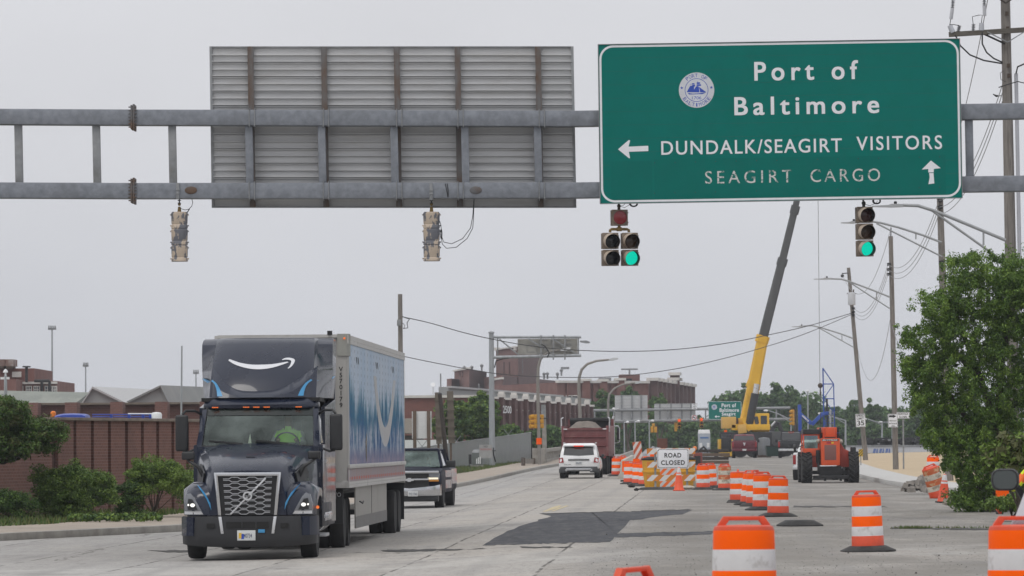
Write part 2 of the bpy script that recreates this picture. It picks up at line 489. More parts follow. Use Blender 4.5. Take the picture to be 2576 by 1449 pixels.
def roadmat():
    t = NT('worn_concrete_road'); x = t.xyz()
    u0 = t.math('SUBTRACT',x[0],t.math('MULTIPLY',t.math('SUBTRACT',x[1],105.0),0.047))
    wob = t.math('MULTIPLY',t.math('SUBTRACT',t.noise(0.25,3),0.5),0.16)
    wob2 = t.math('MULTIPLY',t.math('SUBTRACT',t.noise(2.2,4),0.5),0.06)
    u = t.math('ADD',u0,t.math('ADD',wob,wob2)); v = t.math('ADD',x[1],t.math('MULTIPLY',wob,2.0))
    def line(c,period,off,w):
        k = t.math('PINGPONG',t.math('ADD',c,off),period / 2)     # 0 on the joint
        return t.rng(k,w * 0.5,w,1,0)
    cell = t.comb(t.math('FLOOR',t.math('DIVIDE',u,2.48)),t.math('FLOOR',t.math('DIVIDE',v,9.0)))
    wn = t.n.new('ShaderNodeTexWhiteNoise'); t.link(cell,wn.inputs['Vector'])
    big = t.noise(0.09,5,0.6)
    fine = t.noise(9,6,0.7)
    st = t.noise(1.0,5,0.65,t.mapping((0.16,1.1,1)))        # wear running across the picture
    base = t.mix(t.rng(wn.outputs['Value'],0,1),(0.33,0.308,0.28),(0.405,0.388,0.365))
    base = t.mix(t.rng(big,0.4,0.62),base,(0.41,0.38,0.345))
    base = t.mix(t.rng(st,0.5,0.72,0,0.55),base,(0.285,0.28,0.275))
    base = t.mix(t.rng(st,0.5,0.28,0,0.4),base,(0.455,0.445,0.425))
    base = t.mix(t.rng(fine,0.5,0.85,0,0.5),base,(0.24,0.23,0.22))
    # loose gravel and dirt on the right hand, closed side of the road
    side = t.rng(u0,2.4,4.5)
    gv = t.noise(11,6,0.75)
    base = t.mix(t.math('MULTIPLY',side,t.rng(gv,0.5,0.72,0,0.5)),base,(0.22,0.21,0.2))
    base = t.mix(t.math('MULTIPLY',side,t.rng(t.noise(0.5,4),0.4,0.7,0,0.5)),base,(0.3,0.29,0.275))
    band = t.math('MULTIPLY',t.rng(u,3.3,3.45),t.math('MULTIPLY',t.rng(u,5.0,4.8),t.rng(x[1],112,104)))
    base = t.mix(t.math('MULTIPLY',band,0.4),base,(0.2,0.195,0.19))
    lf = t.rng(u0,-2.0,-4.5,0,0.55)                          # darker asphalt at the gutter side
    base = t.mix(lf,base,(0.335,0.335,0.335))
    j = t.math('MAXIMUM',t.math('MULTIPLY',t.math('MULTIPLY',line(u,2.48,0.0,0.035),t.rng(u0,3.2,3.6,1,0.25)),t.rng(t.noise(0.6,3),0.38,0.5)),t.math('MULTIPLY',line(v,9.0,2.0,0.12),t.rng(t.noise(0.45,3),0.5,0.6,0,0.7)))
    base = t.mix(t.math('MULTIPLY',j,0.8),base,(0.05,0.048,0.045))
    vo = t.n.new('ShaderNodeTexVoronoi'); vo.feature = 'DISTANCE_TO_EDGE'; vo.inputs['Scale'].default_value = 0.13
    t.link(t.mapping((1.0,0.5,1)),vo.inputs['Vector'])
    vd = t.math('ADD',vo.outputs['Distance'],t.math('MULTIPLY',t.math('SUBTRACT',t.noise(1.5,5),0.5),0.06))
    cr = t.math('MULTIPLY',t.rng(t.math('ABSOLUTE',vd),0.0015,0.004,1,0),t.rng(t.noise(0.3,3),0.5,0.56))
    base = t.mix(t.math('MULTIPLY',cr,0.7),base,(0.07,0.065,0.06))
    pot = t.rng(t.noise(0.55,6,0.7,t.mapping((0.35,0.8,1),loc=(7,3,0))),0.665,0.70)
    base = t.mix(t.math('MULTIPLY',pot,0.6),base,(0.13,0.125,0.12))
    gr1 = t.noise(1.0,4,0.75,t.mapping((7.0,0.75,1)))       # grit and scuffing, drawn out along the traffic
    gr2 = t.noise(1.0,3,0.8,t.mapping((16.0,2.2,1),loc=(4,1,0)))
    base = t.mix(t.rng(gr1,0.45,0.3,0,0.4),base,(0.5,0.485,0.46))
    base = t.mix(t.rng(gr1,0.55,0.75,0,0.6),base,(0.2,0.19,0.18))
    base = t.mix(t.math('MULTIPLY',t.rng(gr2,0.54,0.64),t.rng(u0,1.5,4.0,0.25,0.75)),base,(0.13,0.122,0.115))
    base = t.mix(t.math('MULTIPLY',t.rng(t.noise(0.16,5,0.65,t.mapping((1,0.6,1),loc=(11,2,0))),0.48,0.62,0,0.45),t.rng(u0,2.0,5.0,0.5,1)),base,(0.25,0.235,0.215))
    base = t.mix(t.math('MULTIPLY',t.math('MULTIPLY',t.rng(v,64.5,65.5),t.rng(v,71.0,69.5)),t.rng(t.noise(0.8,5,0.7),0.4,0.6,0.1,0.5)),base,(0.5,0.49,0.465))
    base = t.mix(t.math('MULTIPLY',side,t.rng(t.noise(0.35,5,0.65,t.mapping((1,0.5,1),loc=(3,8,0))),0.34,0.56,0.15,0.85)),base,(0.205,0.193,0.176))
    trk = t.math('PINGPONG',t.math('ADD',u,0.45),0.92)       # darker wheel tracks
    base = t.mix(t.math('MULTIPLY',t.rng(trk,0.3,0.0,0,0.45),t.rng(t.noise(0.2,3),0.35,0.6)),base,(0.23,0.225,0.22))
    blot = t.noise(0.33,6,0.7,t.mapping((1,0.35,1),loc=(21,5,0)))     # old patches, oil and water marks
    base = t.mix(t.rng(blot,0.54,0.66,0,0.5),base,(0.23,0.222,0.215))
    base = t.mix(t.rng(blot,0.42,0.3,0,0.4),base,(0.46,0.43,0.385))
    t.col(base); t.set(rough=0.9,spec=0.15)
    t.bump(t.math('ADD',t.noise(25,5,0.7),t.math('MULTIPLY',j,-1.0)),0.35,0.02)
    return t.mat
ROAD = roadmat()
DIRT = mat('trodden_dirt',(0.16,0.13,0.1),0.95,0,0.25,1.5,0.4,20)
xs = [-850,-400,-200,-120,-80,-60] + list(range(-44,64,3)) + [80,120,200,400,850]
ys = [-120,-60,0] + list(range(12,360,4)) + [400,500,650,900,1400]
struct(sheet('ground',xs,ys,lambda x,y: gz(x,y) - 0.06,DIRT))
xs = uniq([-40 + 2.0 * i for i in range(12)] + [-16 + 0.5 * i for i in range(42)] + [5 + 2 * i for i in range(26)])
ys = uniq([14 + 2.0 * i for i in range(174)] + [362 + 12 * i for i in range(30)])
ROAD_XS,ROAD_YS = xs,ys
struct(sheet('road',xs,ys,gz,ROAD))

def slab(name,plan,h,mt,dz0=-0.05,parent=None):
    """a raised slab over a plan polygon that follows the ground"""
    n = len(plan); m = M()
    vs = [(x,y,gz(x,y) + dz0) for x,y in plan] + [(x,y,gz(x,y) + h) for x,y in plan]
    fs = [[n + i for i in range(n)]] + [[i,(i + 1) % n,n + (i + 1) % n,n + i] for i in range(n)]
    m.add(vs,fs); return m
def strip(name,left,right,h,mt,bevel=0.0,dz0=-0.05,hr=None):
    """a raised strip between two polylines with the same number of points"""
    rings = []
    for (xa,ya),(xb,yb) in zip(left,right):
        za,zb = gz(xa,ya),gz(xb,yb)
        rings.append([(xa,ya,za + dz0),(xb,yb,zb + dz0),(xb,yb,zb + (hr if hr is not None else h)),(xa,ya,za + h)])
    m = M(); m.loft(rings)
    return m.build(name,mt,bevel=bevel)
def dense(pl,step=4.0):
    o = []
    for (x0,y0),(x1,y1) in zip(pl,pl[1:]):
        k = max(1,int(math.hypot(x1 - x0,y1 - y0) / step))
        for i in range(k):
            a = i / k; o.append((x0 + (x1 - x0) * a,y0 + (y1 - y0) * a))
    o.append(pl[-1]); return o
def offset(pl,d):
    o = []
    for i,(x,y) in enumerate(pl):
        a = Vector(pl[max(i - 1,0)]); b = Vector(pl[min(i + 1,len(pl) - 1)])
        t_ = (b - a).normalized(); o.append((x - t_.y * d,y + t_.x * d))
    return o
KERB_L = dense([(-19,84.5),(-15,88),(-11.55,91.2),(-8.2,100),(-6.3,113),(-5.0,136),(-3.9,163),(-2.75,187),(-1.2,209),(0.27,230),(2.9,266),(5.4,300),(7.6,335)])
struct(strip('kerb',offset(KERB_L,0.0),offset(KERB_L,0.3),0.17,CONC,0.03))
PAVE = mat('stained_pavement',(0.345,0.295,0.245),0.9,0,0.15,0.8,0.2,25,c2=(0.24,0.2,0.165),s2=0.5,lo=0.5,hi=0.75)
struct(strip('pavement',offset(KERB_L,0.3),offset(KERB_L,3.4),0.165,PAVE,hr=0.2))
GRASSB = mat('turf',(0.06,0.085,0.025),0.95,0,0.3,3,0.5,20,c2=(0.11,0.105,0.05),s2=0.5,lo=0.5,hi=0.7)
struct(strip('verge',offset(KERB_L,3.4),offset(KERB_L,18.0),0.2,GRASSB,hr=0.3))
# grass blades on the verge
G1 = leafmat('grass_blade',(0.075,0.125,0.03),0.3); G2 = leafmat('dry_grass_blade',(0.13,0.14,0.05),0.3)
def grassstuff(name,pl,d0,d1,n,seed):
    g = random.Random(seed); m = M()
    for _ in range(n):
        i = g.randrange(len(pl) - 1); a = g.random()
        x = pl[i][0] * (1 - a) + pl[i + 1][0] * a; y = pl[i][1] * (1 - a) + pl[i + 1][1] * a
        t_ = (Vector(pl[i + 1]) - Vector(pl[i])).normalized(); d = g.uniform(d0,d1)
        x -= t_.y * d; y += t_.x * d
        z = gz(x,y) + 0.19 + 0.1 * max(0,d - 3.4) / 14.6; h = g.uniform(0.06,0.2); w = g.uniform(0.02,0.05); an = g.uniform(0,6.28)
        c,s_ = math.cos(an) * w,math.sin(an) * w; lx,ly = g.uniform(-.08,.08),g.uniform(-.08,.08)
        m.add([(x - c,y - s_,z),(x + c,y + s_,z),(x + lx,y + ly,z + h)],[(0,1,2)],g.randrange(2))
    o = m.build(name,[G1,G2],smooth=0,merge=False)
    return o
gl = [q for q in KERB_L if 86 < q[1] < 118]; gl2 = [q for q in KERB_L if 170 < q[1] < 290]
tag(grassstuff('grass',gl,3.2,9.0,9000,3),'short green grass growing between the left pavement and the shrubs','grass',kind='stuff')
tag(grassstuff('grass',gl2,3.2,6.5,9000,4),'rough grass on the bank in front of the slatted grey fence','grass',kind='stuff')
# right hand: new kerb, new pavement, straw covered soil
KERB_R = dense([(25.0,139.5),(20.0,139.5),(16.6,141),(15.3,146),(15.35,155),(15.75,172),(16.4,190),(18.0,225),(20.5,270),(24,340)])
struct(strip('kerb',offset(KERB_R,0.0),offset(KERB_R,-0.25),0.19,NEWCONC,0.03))
struct(strip('pavement',offset(KERB_R,-0.25),offset(KERB_R,-1.9),0.185,NEWCONC,hr=0.2))
SAND = mat('straw_mulch',(0.46,0.36,0.235),0.95,0,0.12,1.2,0.4,12,c2=(0.38,0.29,0.185),s2=0.6,lo=0.5,hi=0.8)
KR2 = [q for q in KERB_R if q[1] > 157]
struct(strip('straw_bank',offset(KR2,-1.9),offset(KR2,-30),0.2,SAND,hr=0.75))
# patch of newer asphalt, faded lines, sealed seams
PATCH = mat('asphalt_patch',(0.078,0.08,0.088),0.95,0,0.3,5,0.4,40,c2=(0.14,0.137,0.135),s2=1.6,lo=0.48,hi=0.75,stretch=(2.0,0.4,1),spec=0.15)
def c8(x,y): return ((1100 + x / 1.171) / 1.59,(1980 + y / 1.171) / 1.59)
def flat(name,poly,mt,dz=0.004,sub=True):
    """a thin sheet on the ground; poly in picture points, cut along the road's own grid so it lies flat on it"""
    pts = []
    for i,a in enumerate(poly):
        b = poly[(i + 1) % len(poly)]
        k = max(1,int(math.hypot(a[0] - b[0],a[1] - b[1]) / 12)) if sub else 1
        for j in range(k): pts.append((a[0] + (b[0] - a[0]) * j / k,a[1] + (b[1] - a[1]) * j / k))
    g = random.Random(len(poly))
    vs = [gp(x + g.uniform(-9,9),y + g.uniform(-1.1,1.1)) for x,y in pts]
    me = bpy.data.meshes.new(name); bm = bmesh.new()
    f = bm.faces.new([bm.verts.new((q.x,q.y,0)) for q in vs])
    bmesh.ops.triangulate(bm,faces=[f],ngon_method='EAR_CLIP')
    x0,x1 = min(q.x for q in vs),max(q.x for q in vs); y0,y1 = min(q.y for q in vs),max(q.y for q in vs)
    for c in ROAD_XS:
        if x0 < c < x1: bmesh.ops.bisect_plane(bm,geom=bm.verts[:] + bm.edges[:] + bm.faces[:],plane_co=(c,0,0),plane_no=(1,0,0))
    for c in ROAD_YS:
        if y0 < c < y1: bmesh.ops.bisect_plane(bm,geom=bm.verts[:] + bm.edges[:] + bm.faces[:],plane_co=(0,c,0),plane_no=(0,1,0))
    for q in bm.verts: q.co.z = gz(q.co.x,q.co.y) + dz
    for q in bm.faces:
        q.normal_update()
        if q.normal.z < 0: q.normal_flip()
    bm.to_mesh(me); bm.free(); me.materials.append(mt)
    o = bpy.data.objects.new(name,me); COL.objects.link(o); return struct(o)
flat('asphalt_patch',[c8(*q) for q in [(965,237),(1030,205),(1100,170),(1200,130),(1290,100),(1240,88),(1400,83),(1640,79),(1940,70),(1905,90),(1810,100),(1670,118),(1640,150),(1617,180),(2050,170),(2050,185),(1600,200),(1560,220),(1200,230)]],PATCH)
YEL = mat('faded_yellow_marking',(0.47,0.40,0.25),0.9,0,0.12,6)
flat('road_marking',[c8(1262,80),c8(1272,80),c8(1335,50),c8(1328,50)],YEL)
flat('road_marking',[c8(1300,78),c8(1308,78),c8(1362,50),c8(1356,50)],YEL)
SEAL = mat('sealed_seam',(0.06,0.058,0.055),0.85,0,0.3,8)
for a in ([(470,258),(820,254),(1000,252),(820,260),(560,268)],[(1155,244),(1390,243),(1390,247),(1155,249)],[(1825,178),(1920,182),(1920,187),(1830,183)],
          [(1235,86),(1660,76),(1940,68),(1940,71),(1500,83),(1240,90)]):
    flat('road_seam',[c8(*q) for q in a],SEAL,0.008)
flat('road_seam',[(373,1386),(470,1384),(470,1390),(420,1390)],SEAL,0.008)
flat('road_seam',[(1995,1272),(2160,1275),(2230,1273),(2230,1276),(1995,1276)],SEAL,0.008)
flat('road_seam',[(2250,1328),(2576,1331),(2576,1334),(2250,1331)],SEAL,0.008)
# weeds in the seam on the right
gm = M(); g_ = random.Random(5)
for _ in range(320):
    q = gp(g_.uniform(2240,2576) if g_.random() < 0.4 else g_.uniform(2260,2330),1329 + g_.uniform(-1.5,1.5))
    h = g_.uniform(0.02,0.07); w = 0.012; l = g_.uniform(-0.05,0.05)
    gm.add([(q.x - w,q.y,q.z),(q.x + w,q.y,q.z),(q.x + l,q.y,q.z + h)],[(0,1,2)],g_.randrange(2))
tag(gm.build('weeds',[G1,G2],smooth=0,merge=False),'thin weeds growing out of the cracked seam near the right kerb','weeds',kind='stuff')
# gravel
gm = M(); g_ = random.Random(9)
for _ in range(2600):
    if g_.random() < 0.75: q = gp(g_.uniform(1480,2500),g_.uniform(1225,1449))
    else: q = gp(g_.uniform(1150,1900),g_.uniform(1215,1290))
    if q.x - 0.047 * (q.y - 105) < 2.2: continue
    s_ = g_.uniform(0.004,0.012) * (1 if g_.random() < 0.985 else 2.2)
    gm.box((q.x,q.y,q.z + s_ * 0.4),(s_ * 1.4,s_ * 1.2,s_),g_.randrange(2),tx=0.5,ty=0.6)
GR1 = mat('grey_gravel',(0.2,0.19,0.18),0.95,0,0.2,20); GR2 = mat('dark_gravel',(0.09,0.085,0.08),0.95,0,0.2,20)
tag(gm.build('gravel',[GR1,GR2],smooth=0,merge=False),'loose gravel and broken concrete scattered over the closed lanes','gravel',kind='stuff')

# ---------------------------------------------------------------- the near sign gantry
GY = 92.0; PM = FPX / GY                              # metres: pixels / PM
gan = thing('sign_gantry','grey galvanised ladder-truss sign gantry of two box beams spanning the road','gantry',(0,GY,0))
def gl_(x,y,dy=0.0): q = P(x,y,GY + dy); return Vector((q.x,q.y - GY,q.z))
BH = 0.355
up_pts = [(-950,289),(338,296.5),(1450,299.5),(2420,282.5),(3400,268)]
lo_pts = [(-950,475),(338,481),(1450,479.5),(2420,464.5),(3400,451)]
for pl in (up_pts,lo_pts):
    m = M(); rings = []
    for x,y in pl:
        c = gl_(x,y); a,b = 0.19,BH / 2
        rings.append([(c.x,-a,c.z - b),(c.x,a,c.z - b),(c.x,a,c.z + b),(c.x,-a,c.z + b)])
    m.loft(rings); m.build('beam',GALV,gan,bevel=0.03)
def yint(pl,x):
    for (x0,y0),(x1,y1) in zip(pl,pl[1:]):
        if x <= x1: return y0 + (y1 - y0) * (x - x0) / (x1 - x0)
    return pl[-1][1]
for i,x in enumerate([-720,-530,-340,-150,46,242,433,626,809,991,1169,1352,1540,1725,1910,2090,2265,2437,2620,2800,2980,3160]):
    a,b = gl_(x,yint(up_pts,x) + 19),gl_(x + 3,yint(lo_pts,x) - 19)
    m = M(); m.bar(b,a,0.17,0.17,up=(0,1,0)); m.build('post',GALV2 if x < 450 else GALV,gan,bevel=0.015)
for x in (338,):
    for pl in (up_pts,lo_pts):
        c = gl_(x,yint(pl,x)); m = M()
        m.box((c.x - 0.045,0,c.z),(0.04,0.5,0.54)); m.box((c.x + 0.005,0,c.z),(0.04,0.52,0.58))
        for k in range(-3,4):
            for sy in (-0.23,):
                m.tube([(c.x - 0.11,sy,c.z + k * 0.075),(c.x + 0.07,sy,c.z + k * 0.075)],0.016,6)
        m.build('splice_flange',RUST,gan,bevel=0.004)
for x,y in ((482,480),(1197,480)):                # cover plates on the lower beam
    c = gl_(x,y); m = M()
    m.lathe([(0.06,0),(0.105,0.0),(0.115,0.012),(0.1,0.02)],20,0,T(c.x,-0.192,c.z) @ RX(90) @ Matrix.Scale(1.2,4,(1,0,0)) @ Matrix.Scale(0.75,4,(0,1,0)))
    m.build('cover_plate',RUST,gan)
for x in (-950,3400):                                # the two end towers, outside the picture
    a = gl_(x,200); g0 = gz(a.x,GY); m = M()
    m.tube([(a.x,0,g0),(a.x,0,a.z)],[0.35,0.28],16); m.build('column',GALV,gan)
for k,(x,y0,y1) in enumerate(((449,462,502),(1085,462,505))):   # straps that carry the signals
    a,b = gl_(x,y0),gl_(x,y1); m = M(); m.box(((a.x + b.x) / 2,-0.205,(a.z + b.z) / 2),(0.07,0.03,a.z - b.z)); m.box((a.x,-0.225,(a.z + b.z) / 2 + .03),(0.09,0.02,0.03)); m.box((a.x,-0.225,(a.z + b.z) / 2 - .05),(0.09,0.02,0.03))
    m.build('hanger_strap',GALV2,gan,bevel=0.004)
m = M()
for dx in (0,5): m.tube([gl_(1120 + dx,462,-0.2),gl_(1124 + dx * 0.7,480,-0.205),gl_(1127,496,-0.2)],0.008,6)
m.build('cable_tie',CABLE,gan)

def quadframe(tl,tr,br,bl,Y):
    a,b,c,d = (P(*q,Y) for q in (tl,tr,br,bl))
    o = (a + b + c + d) / 4
    ex = ((b - a) + (c - d)) / 2; ez = ((a - d) + (b - c)) / 2
    W,H = ex.length,ez.length
    return o,ex / W,ez / H,W,H
def skewm(ex,ez):
    """local x -> ex, local y -> ez (up the panel), local z -> towards the camera"""
    return Matrix(((ex.x,ez.x,0,0),(ex.y,ez.y,-1,0),(ex.z,ez.z,0,0),(0,0,0,1)))

# --- the sign seen from behind
o,ex,ez,W,H = quadframe((530,119),(1440,122),(1446,518),(537,521),GY + 0.42)
sb = thing('back_of_sign','large aluminium sign seen from behind, ribbed with five rusty uprights, on the gantry','road sign',o)
K = skewm(ex,ez)
m = M(); m.box((0,0,-0.02),(W,H,0.03),0,K)
n = 11; ph = H / n
rg = random.Random(2)
for i in range(n + 1):
    y = -H / 2 + i * ph
    if 0 < i < n:
        m.box((0,y + 0.014,0.035),(W - 0.04,0.016,0.085),0,K); m.box((0,y - 0.022,0.025),(W - 0.04,0.014,0.065),0,K)
    if i < n: m.box((0,y + ph / 2,0.03),(W - 0.04,0.016,0.075),0,K)
m.build('panel',ALU,sb)
m = M(); m.box((-W / 2,0,0.01),(0.06,H + 0.06,0.1),0,K); m.box((W / 2,0,0.01),(0.06,H + 0.06,0.1),0,K); m.box((0,H / 2 + .015,0.01),(W - 0.06,0.03,0.1),0,K); m.box((0,-H / 2 - .015,0.01),(W - 0.06,0.03,0.1),0,K)
m.build('frame',GALV2,sb,bevel=0.004)
UPR = NT('rusted_upright'); xz = UPR.xyz()
nn = UPR.noise(3,5,0.6,UPR.mapping((2,2,0.6)))
UPR.col(UPR.mix(UPR.rng(nn,0.35,0.6),(0.115,0.075,0.052),(0.14,0.135,0.135))); UPR.set(rough=0.7,metal=0.1)
for x0,x1 in ((628,634),(814,820),(998,1004),(1152,1158),(1356,1362)):
    xa = (x0 - 530 - 455) / PM; m = M()
    for q in (m,):
        q.box((xa,0.0,0.14),(0.13,H + 0.03,0.012),0,K); q.box((xa,0.0,0.105),(0.02,H + 0.02,0.06),0,K); q.box((xa,0.0,0.07),(0.13,H + 0.03,0.012),0,K)
    m.build('upright',UPR.mat,sb)
    m = M()
    for pl in (up_pts,lo_pts):
        c = P((x0 + x1) / 2 + 4,yint(pl,x0),GY) - o
        for dx in (-0.06,0.06): m.tube([(c.x + dx,-0.3,c.z + 0.21),(c.x + dx,-0.63,c.z + 0.2),(c.x + dx,-0.63,c.z - 0.2),(c.x + dx,-0.3,c.z - 0.21)],0.012,6)
    m.build('clamp',GALV2,sb)

# --- the green sign
YS = GY - 0.36
o,ex,ez,W,H = quadframe((1505,113),(2413.5,98),(2419.5,497),(1511,511.5),YS)
gs = thing('direction_sign','large green overhead sign reading Port of Baltimore with white arrows','road sign',o)
K = skewm(ex,ez); pm2 = FPX / YS
m = M(); m.box((0,0,-0.03),(W,H,0.06),0,K); m.build('panel',SGREEN,gs)
m = M()
for sx in (-1,1): m.box((sx * (W / 2 + .008),0,-0.03),(0.016,H + .03,0.1),0,K)
for sy in (-1,1): m.box((0,sy * (H / 2 + .008),-0.03),(W,0.014,0.1),0,K)
m.build('edge_trim',GALV2,gs)
def rrect(w,h,r,k=8):
    p = []
    for cx_,cy_,a0 in ((w / 2 - r,h / 2 - r,0),(-w / 2 + r,h / 2 - r,90),(-w / 2 + r,-h / 2 + r,180),(w / 2 - r,-h / 2 + r,270)):
        for i in range(k + 1):
            a = R(a0 + 90 * i / k); p.append((cx_ + r * math.cos(a),cy_ + r * math.sin(a)))
    return p
def ring2(m,pa,pb,z,mi=0,mx=None):
    n = len(pa); m.add([(x,y,z) for x,y in pa] + [(x,y,z) for x,y in pb],[(i,(i + 1) % n,n + (i + 1) % n,n + i) for i in range(n)],mi,mx)
m = M(); ring2(m,rrect(W - 0.03,H - 0.03,0.31),rrect(W - 0.125,H - 0.125,0.265),0.0035,0,K); m.build('border',SWHITE,gs)
m = M()
for i in range(1,12): m.box((0,H / 2 - i * H / 11.8,0.001),(W - 0.01,0.006,0.002),0,K)
m.build('panel_seam',SEAM,gs)
def sp_(x,y): 
    q = P(x,y,YS) - o
    return (q.dot(ex),q.z / ez.z)
def c3(x,y): return sp_((2350 + x / 1.4488) / 1.59,(100 + y / 1.4488) / 1.59)
def stext(s,x,y,w,h,bold,sp=1.0,mt=SWHITE,z=0.004,name='lettering'):
    a,b = c3(x,y)
    return text(s,w / 2.3036 / pm2,h / 2.3036 / pm2,mt,gs,K @ T(a,b,z),name,0.0,0,sp,fat=bold)
stext('Port of',1266,265,598,108,0.011,1.42)
stext('Baltimore',1270,466,836,103,0.011,1.38)
stext('DUNDALK/SEAGIRT',951,703,1047,80,0.004,1.15)
stext('VISITORS',1807,689,495,80,0.004,1.2)
m = M()
a0,b0 = c3(135,782); a1,b1 = c3(378,1000); m.bx(a0,a1,b1,b0,0.001,0.004,0,K)
a0,b0 = c3(386,772); a1,b1 = c3(2080,985); m.bx(a0,a1,b1,b0,0.001,0.004,0,K)
m.build('overlay_panel',SGREEN2,gs)
m = M()
for k in range(15):
    for yy in (792,968): 
        a,b = c3(390 + k * 118,yy - k * 1.4); m.lathe([(0.012,0),(0.008,0.006)],6,0,K @ T(a,b,0.004))
m.build('rivets',DARKM,gs)
WORN = NT('worn_white_letters')
WORN.col(WORN.mix(WORN.rng(WORN.noise(7,5,0.7,WORN.mapping((1,1,1.6))),0.40,0.50),(0.0,0.13,0.105),(0.62,0.62,0.6))); WORN.set(rough=0.6)
stext('SEAGIRT',935,878,505,74,0,1.4,WORN.mat,0.0065)
stext('CARGO',1495,874,404,74,0,1.35,WORN.mat,0.0065)
m = M(); m.prism([c3(*q) for q in [(177,712),(240,658),(247,662),(238,697),(352,693),(353,724),(240,727),(247,763),(242,765)]],0.001,0.004,0,K); m.build('arrow',SWHITE,gs)
m = M(); m.prism([c3(*q) for q in [(1991,793),(2048,838),(2008,842),(2007,862),(1976,862),(1976,842),(1938,845)]],0.004,0.007,0,K)
m.prism([c3(*q) for q in [(1981,866),(2006,866),(2011,926),(1977,930),(1984,890)]],0.004,0.007,0,K); m.build('arrow',SWHITE,gs)
# the round emblem: white disc, blue ring, sailing ship, lettering round the rim
ea,eb = c3(631,373); er = 103 / 2.3036 / pm2
def emblem(parent,KK,r):
    m = M(); m.lathe([(r,0.0),(r,0.006),(1e-4,0.006)],40,0,KK); m.build('emblem_disc',EMBW,parent)
    m = M(); c = [(math.cos(R(i * 9)),math.sin(R(i * 9))) for i in range(40)]
    ring2(m,[(x * r * 0.665,y * r * 0.665) for x,y in c],[(x * r * 0.635,y * r * 0.635) for x,y in c],0.008,0,KK)
    S = r / 605.0                                     # emblem traced at 605 px radius about (905, 750)
    for poly in ([(565,815),(690,600),(745,600),(775,565),(850,565),(858,615),(820,640),(820,735),(880,640),(915,612),(980,625),(1005,830)],
                 [(990,640),(1235,825),(1030,832)],[(610,845),(770,870),(1010,862),(1235,828),(1105,890),(640,896)],
                 [(915,552),(1050,552),(1066,608),(905,608)],[(915,488),(1020,483),(1033,536),(912,540)],[(760,515),(835,512),(842,552),(740,556)],
                 [(945,448),(955,448),(962,485),(940,485)],[(650,570),(720,540),(760,535),(720,552)]):
        m.prism([((x - 905) * S,(750 - y) * S) for x,y in poly],0.0062,0.0085,0,KK)
    for sx in (-1,1):
        st = []
        for i in range(10):
            a = R(90 + 36 * i); q = 0.095 if i % 2 == 0 else 0.04
            st.append((sx * 0.835 * r + q * r * math.cos(a),0.14 * r + q * r * math.sin(a)))
        m.prism(st,0.0062,0.0085,0,KK)
    m.build('emblem_ship',BLUE,parent)
    text('1706',0.52 * r,0.17 * r,BLUE,parent,KK @ T(0,-0.44 * r,0.0085),'emblem_lettering',0)
    for s,r0,r1,up in (('PORT OF',128,52,1),('BALTIMORE',216,324,-1)):
        for i,ch in enumerate(s):
            if ch == ' ': continue
            a = r0 + (r1 - r0) * i / (len(s) - 1)
            mx = KK @ RZ(a - 90 if up > 0 else a + 90) @ T(0,up * 0.83 * r,0.0085)
            text(ch,(0.07 if ch == 'I' else 0.15) * r,0.2 * r,BLUE,parent,mx,'emblem_lettering',0)
emblem(gs,K @ T(ea,eb,0.0),er)
for x,y,n in ((1594,515,1),(2205,508,1)):      # coiled cable under the sign
    c = P(x,y,GY) - o; m = M()
    for k in range(3): m.tube([(c.x + (0.07 + .01 * k) * math.cos(R(q * 20)),0.3 + 0.02 * k,c.z + 0.02 + (0.055 + .005 * k) * math.sin(R(q * 20))) for q in range(19)],0.011,6,caps=False)
    m.build('coiled_cable',CABLE,gs)

